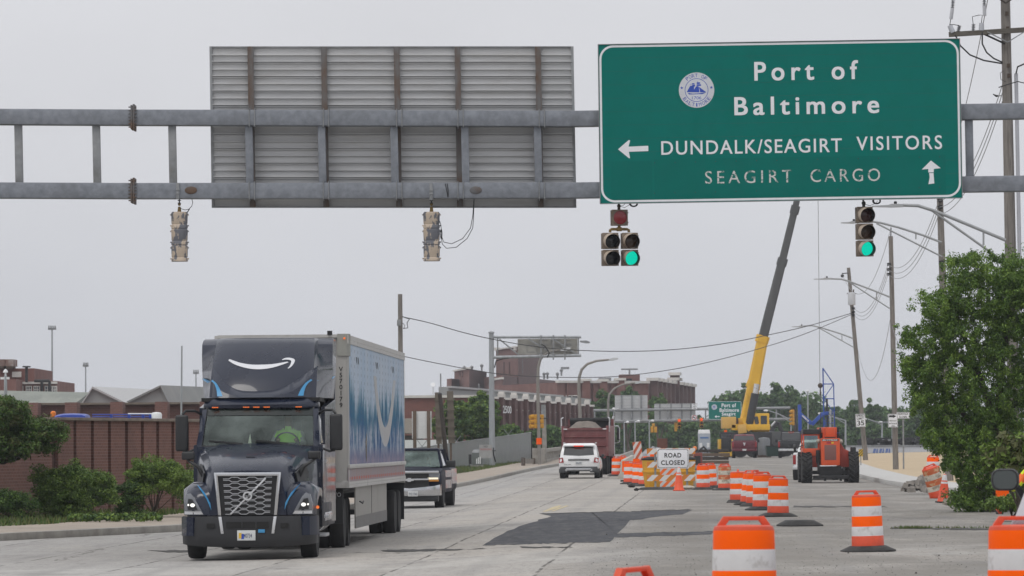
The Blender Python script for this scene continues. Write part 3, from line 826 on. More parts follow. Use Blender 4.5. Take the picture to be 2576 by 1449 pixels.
# --- traffic signals
def signal_front(name,label,x,y,Y,sections,sc=1.0,rz=0.0,body=None,hang=0.25,group=None,tilt=0.0):
    """sections: list of (dx, dz, lens material, visor?) section centres in units of one section"""
    s = 0.36 * sc
    q = P(x,y,Y)
    t = thing(name,label,'traffic light',q,R(rz),group)
    t.rotation_euler[1] = R(tilt)
    body = body or SIGBR
    for (dx,dz,lens,vis) in sections:
        cx_,cz = dx * s,dz * s
        m = M(); m.box((cx_,0.02,cz),(0.345 * sc,0.19 * sc,0.345 * sc)); m.box((cx_,-0.085 * sc,cz),(0.36 * sc,0.02 * sc,0.355 * sc))
        for sx in (-1,1):
            for sz in (-0.3,0.3): m.box((cx_ + sx * 0.185 * sc,-0.05 * sc,cz + sz * s),(0.03 * sc,0.05 * sc,0.025 * sc))
        h = m.build('housing',body,t,bevel=0.012 * sc)
        m = M(); m.lathe([(0.158 * sc,0.0),(0.15 * sc,0.02 * sc),(0.08 * sc,0.04 * sc),(1e-4,0.048 * sc)],24,0,T(cx_,-0.095 * sc,cz) @ RX(90))
        m.build('lens',lens,h)
        if vis:
            m = M(); L0,L1 = 0.27 * sc,0.2 * sc; r = 0.166 * sc
            ro,ri = [],[]
            for k in range(25):
                a = R(-60 + 300 * k / 24); L = L1 + (L0 - L1) * (0.5 + 0.5 * math.sin(a))
                ro.append([(cx_ + r * math.cos(a),-0.09 * sc,cz + r * math.sin(a)),(cx_ + r * 1.0 * math.cos(a),-0.09 * sc - L,cz - 0.03 * sc + r * 1.0 * math.sin(a))])
                r2 = r - 0.006 * sc
                ri.append([(cx_ + r2 * math.cos(a),-0.09 * sc,cz + r2 * math.sin(a)),(cx_ + r2 * math.cos(a),-0.09 * sc - L + 0.001,cz - 0.03 * sc + r2 * math.sin(a))])
            m.loft(ro,0,caps=False,closed=False); m.loft(ri,1,caps=False,closed=False)
            m.build('visor',[VISOR if body is SIGBR else body,VISIN],h)
        else:
            m = M(); m.lathe([(0.155 * sc,0),(0.168 * sc,0),(0.168 * sc,0.04 * sc),(0.155 * sc,0.04 * sc)],24,0,T(cx_,-0.09 * sc,cz) @ RX(90),cap=False); m.build('lens_ring',SIGBR,h)
    return t,s
t,s = signal_front('traffic_signal','five-section traffic light under the green sign with its lower right lens lit green',1558,598,GY - 0.1,
                    [(0.0,1.22,L_RED,0),(-0.605,-0.2,L_DRK,1),(-0.605,-1.24,L_DRK,1),(0.62,-0.2,L_AMB,1),(0.62,-1.24,L_GRN,1)],1.02,11,tilt=-0.3)
m = M(); m.tube([(-0.21,0,s * 0.33),(-0.21,0,s * 0.46),(-0.18,0,s * 0.52),(0.18,0,s * 0.52),(0.22,0,s * 0.46),(0.22,0,s * 0.33)],0.032,10); m.box((0,0,s * 0.52),(0.1,0.09,0.09)); m.tube([(0,0,s * 0.5),(0,0,s * 0.75)],0.035,10)
m.build('bracket',PIPEY,t)
m = M(); m.tube([(0,0,s * 1.7),(0,0,s * 1.9)],0.035,10); m.ball((0,0,s * 1.95),0.045,10); m.tube([(0,0,s * 1.95),(0.02,0.1,s * 2.35)],0.022,8); m.build('hanger',RUST2,t)
m = M(); m.tube([(0.02,0,s * 1.95),(0.1,0.02,s * 1.97),(0.2,0.05,s * 2.2)],0.006,6); m.tube([(0.02,0,s * 1.92),(0.14,0.02,s * 1.85),(0.24,0.05,s * 2.0),(0.28,0.05,s * 2.2)],0.006,6); m.build('cable',CABLE,t)
t,s = signal_front('traffic_signal','three-section traffic light at the right end of the green sign, bottom lens lit green',2174,583,GY - 0.1,
                    [(0,1.03,L_RDK,1),(0,0,L_AMB,1),(0,-1.03,L_GRN,1)],1.02,11,tilt=-0.5)
m = M(); m.tube([(0,0,s * 1.5),(0,0,s * 1.78)],0.035,10); m.ball((0,0,s * 1.75),0.05,10); m.tube([(0,0,s * 1.78),(0.0,0.1,s * 2.2)],0.022,8); m.build('hanger',DARKM,t)
m = M(); m.tube([(0.02,0,s * 1.68),(0.15,0.02,s * 1.6),(0.3,0.05,s * 1.75),(0.34,0.05,s * 1.9)],0.006,6); m.build('cable',CABLE,t)

def signal_back(label,x,y0,y1,Y):
    c = P(x,(y0 + y1) / 2,Y); p = FPX / Y; Ht = (y1 - y0) / p; s = Ht / 3
    t = thing('traffic_signal',label,'traffic light',c,R(3),'signals seen from behind under the gantry')
    for k in (1,0,-1):
        m = M(); rings = []
        for z,f in ((-0.5,0.9),(-0.48,1.0),(-0.32,1.0),(-0.25,0.9),(-0.2,0.97),(0.3,1.0),(0.36,1.02),(0.42,1.02),(0.44,0.94),(0.5,0.9)):
            w = 0.185; rg_ = []
            for a in range(0,181,15):
                ca,sa = math.cos(R(a)),math.sin(R(a)); n4 = (abs(ca) ** 3 + abs(sa) ** 3) ** (-1 / 3)
                rg_.append((w * f * ca * n4,0.02 - 0.13 * f * sa * n4,(z + k) * s))
            rg_ += [(-w * f,0.12,(z + k) * s),(w * f,0.12,(z + k) * s)]
            rings.append(rg_)
        m.loft(rings)
        for sx in (-1,1):
            for sz in (-0.33,0.33): m.box((sx * 0.195,0.06,(k + sz) * s),(0.03,0.05,0.028),0)
        h = m.build('housing',PEEL,t,smooth=30)
        m = M(); r = 0.165; rr = []
        for q in range(25):
            a = R(-60 + 300 * q / 24); L = 0.2 + 0.07 * (0.5 + 0.5 * math.sin(a))
            rr.append([(r * math.cos(a),0.12,k * s + r * math.sin(a)),(r * math.cos(a),0.12 + L,k * s - 0.03 + r * math.sin(a))])
        m.loft(rr,0,caps=False,closed=False); m.build('visor',VISOR,h)
    z = Ht / 2
    m = M(); m.tube([(0,0.03,z),(0,0.03,z + 0.05),(0,0.03,z + 0.12)],[0.045,0.04,0.03],10); m.ball((0,0.03,z + 0.17),0.035,8); m.build('hanger_cap',PIPEY,t)
    m = M(); m.tube([(0,0.03,z + 0.15),(0,0.03,z + 0.36)],0.014,8)
    for q in (0.2,0.26,0.31): m.lathe([(0.012,-0.012),(0.04,-0.008),(0.04,0.008),(0.012,0.012)],8,0,T(0,0.03,z + q))
    m.build('hanger',DARKM,t)
    return t,z
t,z = signal_back('traffic light seen from behind with peeling cream paint, left of the ribbed sign',451.5,533,658,GY)
m = M(); m.tube([(0.02,0.0,z + 0.08),(0.12,0,z + 0.045),(0.21,0,z + 0.06),(0.28,0,z + 0.13),(0.3,0,z + 0.22),(0.27,0,z + 0.33)],0.007,6); m.tube([(0.17,0.0,z - 0.02),(0.23,0,z + 0.07)],0.012,6); m.build('cable',CABLE,t)
t,z = signal_back('traffic light seen from behind with peeling cream paint, below the ribbed sign',1086,533,657,GY)
m = M()
for k in range(3): m.tube([(0.215 + 0.02 * math.cos(R(q * 24)),0.0 + 0.015 * k,z - 0.5 + (0.11 - 0.02 * k) * math.sin(R(q * 24))) for q in range(16)],0.008,6)
m.tube([(0.18,0,z - 0.2),(0.21,0,z - 0.3),(0.225,0,z - 0.55),(0.27,0,z - 0.68),(0.45,0,z - 0.72),(0.7,0.05,z - 0.6),(0.88,0.1,z - 0.36),(0.93,0.1,z - 0.1),(0.965,0.1,z + 0.3)],0.008,6)
m.tube([(0.215,0,z - 0.5),(0.235,0,z - 0.72),(0.33,0,z - 0.82),(0.55,0,z - 0.8),(0.8,0.05,z - 0.6),(0.93,0.1,z - 0.36),(0.95,0.1,z - 0.1),(0.967,0.1,z + 0.3)],0.008,6)
m.build('cable',CABLE,t)
# ---------------------------------------------------------------- foliage, trees and shrubs
LF1 = leafmat('leaf_mid_green',(0.09,0.155,0.034)); LF2 = leafmat('leaf_deep_green',(0.045,0.09,0.025)); LF3 = leafmat('leaf_fresh_green',(0.16,0.24,0.048)); LF4 = leafmat('leaf_olive_brown',(0.1,0.11,0.04))
FL1 = leafmat('far_leaf_green',(0.08,0.15,0.05)); FL2 = leafmat('far_leaf_dark',(0.055,0.115,0.042)); FL3 = leafmat('far_leaf_light',(0.115,0.195,0.055))
BARK = mat('bark',(0.09,0.07,0.055),0.95,0,0.3,5,0.5,20)
DBARK = mat('dark_bark',(0.035,0.027,0.02),0.95,0,0.3,5,0.4,20)
def crown(c,r,n,per,cr,seed,shell=0.55,low=-1.0,keep=None):
    """clumps spread through an ellipsoid, denser towards its outside"""
    g = random.Random(seed); o = []
    while len(o) < n:
        d = Vector((g.gauss(0,1),g.gauss(0,1),g.gauss(0,1))).normalized()
        if d.z < low: continue
        k = shell + (1 - shell) * g.random() if g.random() < 0.75 else g.random() * shell
        k *= g.uniform(0.86,1.1)
        p = Vector((c[0] + d.x * r[0] * k,c[1] + d.y * r[1] * k,c[2] + d.z * r[2] * k))
        if keep and not keep(p): continue
        s = cr * g.uniform(0.6,1.35)
        o.append(((p.x,p.y,p.z),(s,s,s * 0.75),int(per * g.uniform(0.7,1.3))))
    return o
def limbs(base,c,r,n,r0,seed,up=0.35):
    """trunk and limbs reaching into the crown, in one mesh"""
    g = random.Random(seed); m = M(); b = Vector(base); c = Vector(c)
    fork = b + (c - b) * up
    m.tube([b,b + (fork - b) * 0.5 + Vector((g.uniform(-.1,.1) * r[0],0,0)),fork],[r0,r0 * 0.85,r0 * 0.7],8)
    for _ in range(n):
        d = Vector((g.gauss(0,1),g.gauss(0,1),g.gauss(0.3,1))).normalized()
        e = Vector((c.x + d.x * r[0] * 0.8,c.y + d.y * r[1] * 0.8,c.z + d.z * r[2] * 0.8))
        mid = fork.lerp(e,0.5) + Vector((g.uniform(-.12,.12) * r[0],g.uniform(-.12,.12) * r[1],0.08 * r[2]))
        m.tube([fork,mid,e],[r0 * 0.45,r0 * 0.25,r0 * 0.06],6)
    return m
def plant(name,label,cat,x0,x1,y0,y1,Z,n=60,per=120,cr=0.25,leaf=(0.07,0.04),mats=None,seed=1,group=None,base_x=None,depth=0.8,low=-0.6,stems=8,r0=0.04,shell=0.6,gz_off=0.2,up=0.35,bark=None,crown_name='foliage',stem_name='stems',base_z=None):
    p = FPX / Z
    c = P((x0 + x1) / 2,(y0 + y1) / 2,Z); rx,rz_ = (x1 - x0) / 2 / p,(y1 - y0) / 2 / p
    bx = P(base_x if base_x is not None else (x0 + x1) / 2,1120,Z).x
    b = Vector((bx,Z,(gz(bx,Z) + gz_off - 0.05) if base_z is None else base_z))
    t = thing(name,label,cat,b,0,group)
    cl = (c.x - b.x,0.0,c.z - b.z); rr = (rx,rx * depth,rz_)
    leafmesh(crown_name,mats or [LF1,LF2,LF3],t,crown(cl,rr,n,per,cr,seed,shell,low),leaf,seed)
    limbs((0,0,0),cl,rr,stems,r0,seed,up).build(stem_name,bark or BARK,t)
    return t
plant('shrub','low dark rounded shrub in front of the wall at the left edge','shrub',-40,96,1236,1312,105,60,150,0.2,(0.06,0.035),[LF2,LF1],11,low=-0.5)
plant('shrub','largest mounded shrub in front of the brick wall, second from the left edge','shrub',84,232,1158,1308,106.5,170,190,0.22,(0.065,0.038),[LF3,LF1,LF1],12,low=-0.95,r0=0.035)
plant('shrub','sloping rounded shrub just right of the largest mounded shrub','shrub',165,297,1180,1290,107.2,130,180,0.2,(0.065,0.038),[LF3,LF1,LF1],13,low=-0.7,r0=0.03,base_x=225)
plant('shrub','small dark round shrub between two taller clipped shrubs by the wall','shrub',283,365,1206,1302,109.5,55,150,0.17,(0.055,0.032),[LF2,LF2,LF1],14,low=-0.9)
plant('shrub','flat-topped bright green shrub on bare branching stems left of the lorry','shrub',312,480,1149,1262,110,150,190,0.2,(0.065,0.038),[LF3,LF3,LF1],15,low=-0.6,stems=14,r0=0.035,base_x=385,up=0.12)
plant('shrub','dark shrub behind the lorry mirror at the end of the brick wall','shrub',440,540,1150,1290,113,70,150,0.2,(0.06,0.035),[LF1,LF2],16,low=-0.8)
gc = []
g_ = random.Random(4)
for _ in range(60):
    q = onground(g_.uniform(175,400),g_.uniform(103.0,106.5),0.3); gc.append(((q.x,q.y,q.z),(0.13,0.13,0.1),30))
tag(leafmesh('ground_cover',[LF1,LF3,LF2],None,gc,(0.1,0.07),5),'low broad-leaved ground cover at the foot of the shrubs','ground cover',kind='stuff')
# the spreading tree at the left edge
tr = thing('tree','spreading dark green tree leaning in from the left edge over the brick wall','tree',onground(-70,106,0.15))
b0 = tr.location
def tl(x,y,dy=0.0): q = P(x,y,106 + dy); return q - b0
cl = []
g_ = random.Random(21)
for (x,y,rx,ry,k) in ((-30,1060,70,55,70),(30,1040,55,32,50),(60,1090,60,42,70),(110,1078,45,26,45),(20,1120,75,36,80),(95,1112,55,30,50),(10,1015,22,20,16),(52,1025,16,14,12),(140,1090,24,16,18),(-60,1120,80,50,60),(150,1072,14,9,8)):
    for _ in range(k):
        a = g_.uniform(0,6.28); d = g_.random() ** 0.5
        q = tl(x + rx * d * math.cos(a),y + ry * d * math.sin(a),g_.uniform(-0.9,0.9)); s = g_.uniform(0.1,0.24)
        cl.append((tuple(q),(s,s,s * 0.7),int(g_.uniform(60,130))))
leafmesh('crown',[LF2,LF1,LF1,LF4],tr,cl,(0.075,0.035),22,droop=0.4)
m = M(); m.tube([(0,0,0),tl(-66,1220),tl(-50,1160)],[0.13,0.11,0.09],10)
for pts in ([(-50,1160),(0,1163),(45,1155),(85,1130),(120,1100)],[(-50,1160),(-10,1130),(20,1080),(15,1030)],[(-50,1160),(10,1165),(60,1140),(78,1128)],[(-50,1160),(-20,1100),(-40,1040)],[(0,1150),(55,1110),(100,1075)]):
    m.tube([tl(x,y,0.1 * i) for i,(x,y) in enumerate(pts)],[0.06 - 0.05 * i / (len(pts) - 1) for i in range(len(pts))],6)
m.build('trunk',DBARK,tr)

# the big locust tree on the right
tz = 105.0
tr = thing('tree','large feathery green tree filling the right edge beside the road','tree',onground(2490,tz,0.0)); b0 = tr.location
def tl2(x,y,dy=0.0): q = P(x,y,tz + dy); return q - b0
cl = []; g_ = random.Random(31)
blobs = [(2420,690,50,40,60),(2520,680,70,45,60),(2470,745,95,55,120),(2560,760,70,80,80),(2370,775,62,42,90),(2330,850,60,40,90),(2440,850,95,70,140),(2550,880,80,90,120),(2315,925,52,40,80),(2390,940,80,60,120),(2490,990,95,80,140),(2340,1010,58,46,90),(2400,1060,75,60,110),(2360,1095,44,44,60),(2500,1110,80,70,120),(2430,1150,60,60,90),(2470,1210,65,55,90),(2440,1255,48,36,50),(2560,1060,60,100,80),(2540,1180,60,60,70),(2395,660,16,14,10),(2445,650,22,14,12),(2290,915,14,18,10),(2640,900,90,260,150),(2700,1100,90,120,60),(2650,1220,80,60,40),(2600,705,55,55,60),(2620,780,60,80,60)]
for (x,y,rx,ry,k) in blobs:
    for _ in range(int(k * (1.1 if x < 2430 else 1.5))):
        a = g_.uniform(0,6.28); d = g_.random() ** 0.5
        q = tl2(x + rx * d * math.cos(a),y + ry * d * math.sin(a),g_.uniform(-1.6,1.6) * (1 - 0.5 * d)); s = g_.uniform(0.07,0.2)
        if d > 0.8 and g_.random() < 0.5: q = q + Vector((g_.uniform(-.2,.2),0,g_.uniform(-.12,.22)))
        cl.append((tuple(q),(s,s,s * g_.uniform(0.5,1.5)),int(g_.uniform(30,85))))
LT1 = leafmat('locust_leaf',(0.125,0.215,0.04)); LT2 = leafmat('locust_leaf_deep',(0.08,0.15,0.034)); LT3 = leafmat('locust_leaf_fresh',(0.19,0.29,0.052))
leafmesh('crown',[LT1,LT1,LT2,LT3],tr,cl,(0.085,0.034),32,droop=0.9)
m = M(); m.tube([(0,0,0),tl2(2500,1180),tl2(2505,1080)],[0.2,0.17,0.13],10)
for pts in ([(2505,1080),(2470,960),(2430,860),(2400,770),(2420,680)],[(2505,1080),(2520,920),(2540,800),(2530,680)],[(2500,1150),(2430,1050),(2370,970),(2320,900)],[(2500,1180),(2440,1130),(2390,1090),(2350,1020)],[(2470,960),(2400,880),(2350,830)],[(2505,1080),(2580,980),(2640,860)],[(2500,1200),(2460,1230),(2440,1260)]):
    m.tube([tl2(x,y,0.15 * i) for i,(x,y) in enumerate(pts)],[0.1 - 0.085 * i / (len(pts) - 1) for i in range(len(pts))],6)
m.build('trunk',BARK,tr)
# shrub with broad leaves in front of the tree
t_ = plant('shrub','yellow-green broad-leaved bush at the right edge in front of the feathery tree','shrub',2478,2640,1090,1230,84,70,60,0.16,(0.15,0.085),[LF3,LF3,LF4],41,low=-0.7,gz_off=0.0)
plant('shrub','low green weeds-like bush beneath the tree at the right kerb','shrub',2470,2620,1245,1308,92,60,110,0.14,(0.07,0.035),[LF1,LF3],42,low=-0.2,gz_off=0.0)

# ---------------------------------------------------------------- brick wall on the left
BRW = brick('red_brown_brick',(0.19,0.08,0.06),(0.135,0.058,0.046),(0.22,0.135,0.11),0.235,0.085,0.013,0.35)
BRD = mat('shadow_gap_brick',(0.075,0.035,0.028),0.9,0,0.2,5)
COPE = mat('coping_stone',(0.2,0.165,0.135),0.9,0,0.2,2,0.2,20,c2=(0.12,0.1,0.085),s2=1.5,lo=0.5,hi=0.75)
WA,WB = P(126,1100,113.0),P(690,1100,131.0)
def wz(x):
    """depth at which the sight line through picture column x meets the straight wall"""
    k = P(x,1100,1.0).x; dx,dy = WB.x - WA.x,WB.y - WA.y
    return (WA.y * dx - WA.x * dy) / (dx - k * dy)
bw = thing('garden_wall','long brown brick wall with vertical grooves and stone coping on the left','wall',(0,0,0))
def wallrun(xa,xb,ytop,m,front=0.0,bot=-0.5,th=0.22):
    a,b = P(xa,ytop,wz(xa)),P(xb,ytop + 0.012 * (xb - xa),wz(xb))
    d = (b - a); d.z = 0; d.normalize(); nrm = Vector((d.y,-d.x,0))      # towards the road
    if nrm.y > 0: nrm = -nrm
    f0,f1 = nrm * front,nrm * (front - th)
    zt = (a.z + b.z) / 2
    m.add([(a.x + f0.x,a.y + f0.y,bot),(b.x + f0.x,b.y + f0.y,bot),(b.x + f1.x,b.y + f1.y,bot),(a.x + f1.x,a.y + f1.y,bot),(a.x + f0.x,a.y + f0.y,zt),(b.x + f0.x,b.y + f0.y,zt),(b.x + f1.x,b.y + f1.y,zt),(a.x + f1.x,a.y + f1.y,zt)],
          [(0,3,2,1),(4,5,6,7),(0,1,5,4),(1,2,6,5),(2,3,7,6),(3,0,4,7)])
    return a,b
gx = [134,180,224,267,310,350,388.6,426.6,464,500,536,572,607,642,676]
m = M(); wallrun(-260,126,1066,m); wallrun(126,690,1056,m); m.build('core',BRD,bw)
m = M(); wallrun(-260,122,1066.5,m,0.1,th=0.09); m.build('brick_face',BRW,bw)
for i in range(len(gx) - 1):
    m = M(); wallrun(gx[i] + 3.6,gx[i + 1] - 3.6,1056.4 + 0.012 * (gx[i] - 126),m,0.1,th=0.09); m.build('brick_panel',BRW,bw)
for xa,xb,y in ((-260,124,1059.5),(124,690,1050)):
    m = M(); a,b = P(xa,y + 3.5,wz(xa)),P(xb,y + 3.5 + 0.012 * (xb - xa),wz(xb)); m.bar((a.x,a.y,a.z),(b.x,b.y,b.z),0.46,0.085); m.build('coping',COPE,bw,bevel=0.012)

# ---------------------------------------------------------------- left background
BRB = brick('old_red_brick',(0.19,0.085,0.072),(0.15,0.07,0.06),(0.2,0.13,0.115),0.25,0.09,0.012,0.3,0.1)
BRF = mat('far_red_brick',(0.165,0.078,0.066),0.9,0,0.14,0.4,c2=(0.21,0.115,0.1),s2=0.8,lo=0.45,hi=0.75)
BRF2 = mat('far_brown_and_shaded_brick',(0.105,0.058,0.054),0.9,0,0.14,0.4,c2=(0.13,0.075,0.07),s2=0.8,lo=0.45,hi=0.75)  # brown brick, also painted on the shaded right-hand faces of red brick blocks
ROOFG = mat('grey_metal_roof',(0.2,0.205,0.2),0.6,0.1,0.12,0.5,c2=(0.26,0.265,0.25),s2=0.3,lo=0.45,hi=0.7)
ROOFL = mat('pale_metal_roof',(0.42,0.42,0.42),0.55,0.1,0.1,0.4)
CLAD = mat('grey_cladding',(0.28,0.29,0.285),0.6,0.05,0.08,0.6)
STONE = mat('white_capping',(0.6,0.58,0.55),0.8,0,0.1,1.0)
WIN = mat('dark_window_pane',(0.05,0.06,0.075),0.25,0,0.35,1.2)
WINB = mat('black_window_pane',(0.012,0.013,0.016),0.2,0,0.2,1)
BLUEP = mat('blue_paint',(0.02,0.055,0.35),0.35,0,0.1,2)
ORG = mat('orange_beacon',(0.75,0.2,0.02),0.4)
GROUND = -0.4
def hull(m,cols,zt_y,zb=GROUND,mi=0):
    """a solid standing on the ground: cols = (picture x, depth) round its plan, zt_y = (picture y, depth) of the top"""
    z = P(*zt_y).z if isinstance(zt_y,tuple) else zt_y
    pts = [P(x,1120,Y) for x,Y in cols]
    a = sum(p.x * q.y - q.x * p.y for p,q in zip(pts,pts[1:] + pts[:1]))
    m.prism([(p.x,p.y) for p in pts],zb,z,mi); return z
# low brick warehouse with piers
t = thing('warehouse','long low red brick warehouse behind the garden wall with flat parapet','building',(0,0,0))
m = M(); z = hull(m,[(-300,198),(900,202),(900,240),(-300,240)],(-300,1018,198)[1:] if False else (0,1019,198)); m.build('wall',BRB,t)
for x in (-60,82,181,295,407,520,640,760):
    a = P(x,1120,198); m = M(); m.bx(a.x - 0.3,a.x + 0.3,197.6,199,GROUND,z + 0.1); m.build('pier',BRB,t)
a,b = P(-300,1120,198),P(900,1120,202)
m = M(); m.bar((a.x,198.1,z + 0.05),(b.x,202.1,z + 0.05),0.8,0.1); m.build('coping',COPE,t)
def shed(label,A,B,C,B2,Z,Z2,mw,mr):
    """gabled shed: front triangle A-B-C at depth Z, its ridge runs back to B2 at depth Z2"""
    t = thing('gabled_shed',label,'building',(0,0,0))
    a,b,c,b2 = P(*A,Z),P(*B,Z),P(*C,Z),P(*B2,Z2); d = b2 - b
    m = M(); vs = [a,c,c + d,a + d]; vb = [Vector((q.x,q.y,GROUND)) for q in vs]
    m.add(vs + vb,[(0,1,5,4),(1,2,6,5),(2,3,7,6),(3,0,4,7)])
    m.add([a,b,c],[(0,1,2)]); m.add([a + d,b + d,c + d],[(0,1,2)])
    m.build('wall',mw,t,smooth=0)
    m = M(); u = Vector((0,0,0.12)); f = (a - b).normalized() * 0.25; f2 = (c - b).normalized() * 0.25; n_ = -d.normalized() * 0.25
    for e,fe in ((a,f),(c,f2)):
        q = [b + n_,e + fe + n_,e + fe + d,b + d]
        m.add(q + [w + u for w in q],[(0,1,2,3),(4,5,6,7),(0,1,5,4),(1,2,6,5),(2,3,7,6),(3,0,4,7)])
    m.build('roof',mr,t,smooth=0)
def c2v(x,y): return (x / 1.374 / 1.59,(1250 + y / 1.374) / 1.59)
shed('grey gabled shed roof with pale slope, behind the brick parapet',c2v(455,500),c2v(510,418),c2v(672,497),c2v(840,432),230,275,CLAD,ROOFL)
shed('grey gabled shed roof just left of the lorry, behind the brick parapet',c2v(700,500),c2v(884,411),c2v(925,498),c2v(1250,424),232,262,CLAD,ROOFG)
t = thing('long_shed','long grey-green shed roof below the brick tower at the left edge','building',(0,0,0))
a,b = P(-200,978,262),P(225,987,262); m = M()
m.add([(a.x,262,a.z),(b.x,262,b.z),(b.x,246,b.z - 1.5),(a.x,246,a.z - 1.5),(a.x,246,GROUND),(b.x,246,GROUND),(b.x,262,GROUND),(a.x,262,GROUND)],[(0,1,2,3),(3,2,5,4),(1,6,5,2),(0,3,4,7),(0,7,6,1)])
m.build('roof',mat('mossy_grey_roof',(0.2,0.215,0.19),0.8,0,0.2,0.5,c2=(0.26,0.27,0.24),s2=0.4,stretch=(1.5,0.3,1)),t,smooth=0)
def c5(x,y): return (x / 4.80,893 + y / 4.80)
t = thing('brick_tower_building','brick factory block with windows and rusty rooftop tanks at the left edge','building',(0,0,0))
def wallbox(parent,name,x0,x1,ytop,Z,Zd,mt,cv=lambda x,y: (x,y),ybot=None,dz=0.0):
    (xa,yt),(xb,_) = cv(x0,ytop),cv(x1,ytop)
    a,b = P(xa,yt,Z),P(xb,yt,Z); zb = GROUND if ybot is None else P(*cv(x0,ybot),Z).z
    m = M(); m.bx(a.x,b.x,Z,Z + Zd,zb,(a.z + b.z) / 2 + dz); return m.build(name,mt,parent)
def winbox(parent,cv,x0,x1,y0,y1,Z,mt=WIN,frame=STONE,bars=0,fw=0.05):
    a,b = P(*cv(x0,y0),Z),P(*cv(x1,y1),Z)
    m = M(); x0_,x1_,z1,z0 = a.x,b.x,a.z,b.z
    m.bx(x0_ - fw,x1_ + fw,Z - 0.06,Z + 0.05,z0 - fw,z0); m.bx(x0_ - fw,x1_ + fw,Z - 0.06,Z + 0.05,z1,z1 + fw); m.bx(x0_ - fw,x0_,Z - 0.06,Z + 0.05,z0,z1); m.bx(x1_,x1_ + fw,Z - 0.06,Z + 0.05,z0,z1)
    for k in range(bars): 
        xx = x0_ + (x1_ - x0_) * (k + 1) / (bars + 1); m.bx(xx - 0.02,xx + 0.02,Z - 0.05,Z + 0.02,z0,z1)
    if bars: m.bx(x0_,x1_,Z - 0.045,Z + 0.02,(z0 + z1) / 2 - 0.02,(z0 + z1) / 2 + 0.02)
    w = m.build('window',frame,parent)
    m = M(); m.bx(x0_,x1_,Z - 0.03,Z + 0.03,z0,z1); m.build('pane',mt,w); return w
wallbox(t,'wall',-300,415,163,304,12,BRF,c5); wallbox(t,'wall',195,690,315,300,12,BRF,c5); wallbox(t,'wall',-300,195,293,296,4,BRF,c5)
wallbox(t,'cornice',200,688,322,299.8,0.3,STONE,c5,352)
for x0,x1 in ((208,274),(320,376),(414,475),(548,625),(642,682)): winbox(t,c5,x0,x1,382,458,299.9,bars=2)
w = wallbox(t,'rooftop_sign',145,254,202,303.6,0.2,STONE,c5,268)
for x0,x1 in ((-40,58),(64,160)): wallbox(t,'tank',x0,x1,52,303,2.5,mat('rusty_tank',(0.2,0.13,0.11),0.9,0,0.3,1,c2=(0.32,0.28,0.26),s2=0.9,lo=0.5,hi=0.6),c5,135); wallbox(t,'tank_stand',x0 + 10,x1 - 10,135,303,2,RUST2,c5,165)
m = M()
for (x,y0,y1) in ((320,140,330),(505,315,460),(598,315,460)): m.tube([P(*c5(x,y1),299.5),P(*c5(x,y0),299.5)],0.11,6)
m.tube([P(*c5(320,133),299.5),P(*c5(320,150),299.5)],0.3,8); m.tube([P(*c5(415,313),299.5),P(*c5(600,312),299.5)],0.11,6); m.build('roof_pipe',DARKM,t)
# what shows above the garden wall: a blue lorry cab roof with a beacon and its pipe rack
t = thing('utility_truck','blue truck parked behind the garden wall, only its roof, rack and orange beacon showing','truck',onground(270,150))
b0 = t.location; p = FPX / 150
def tq(x,y,dy=0.0): return P(x,y,150 + dy) - b0
m = M(); ring = []
for x,h in ((143,1046),(152,1043),(165,1041),(190,1040),(212,1041),(221,1044)):
    a = tq(x,h); ring.append([(a.x,-0.9,0.6),(a.x,0.9,0.6),(a.x,0.9,a.z - 0.05),(a.x,0.6,a.z),(a.x,-0.6,a.z),(a.x,-0.9,a.z - 0.05)])
m.loft(ring); m.build('cab',BLUEP,t,bevel=0.03)
a = tq(134,1041); m = M(); m.lathe([(0.1,-0.1),(0.1,0.05),(0.05,0.1)],10,0,T(a.x,0,a.z)); m.bx(a.x - 0.08,a.x + 0.6,-0.05,0.05,a.z - 0.16,a.z - 0.1); m.build('beacon',ORG,t)
m = M()
for x in (280,325,360,378): a = tq(x,1043); m.bx(a.x - 0.05,a.x + 0.05,-0.05,0.05,0.6,a.z)
for y in (1043,1048.5): a,b = tq(232,y),tq(388,y); m.tube([a,b],0.022,8)
m.build('pipe_rack',BLUEP,t)
a,b = tq(322,1041),tq(384,1041); m = M(); m.tube([a,b],0.025,8); m.build('carried_pipe',WHITEP,t)
a = tq(394,1046); m = M(); m.lathe([(0.18,-0.3),(0.2,0.05),(0.15,0.12),(0.01,0.14)],12,0,T(a.x,0,a.z)); m.build('drum',WHITEP,t)
for k,(x,dy) in enumerate(((190,-0.95),(190,0.95),(370,-0.95),(370,0.95))):
    a = tq(x,1100); m = M(); m.tube([(a.x,dy - 0.15,0.5),(a.x,dy + 0.15,0.5)],0.5,16); m.build('wheel',BLACK,t)
a,b = tq(150,1100),tq(400,1100); m = M(); m.bx(a.x,b.x,-0.85,0.85,0.45,0.6); m.bx(tq(228,1100).x,b.x,-1.1,1.1,0.6,1.3); m.build('chassis',BLUEP,t)

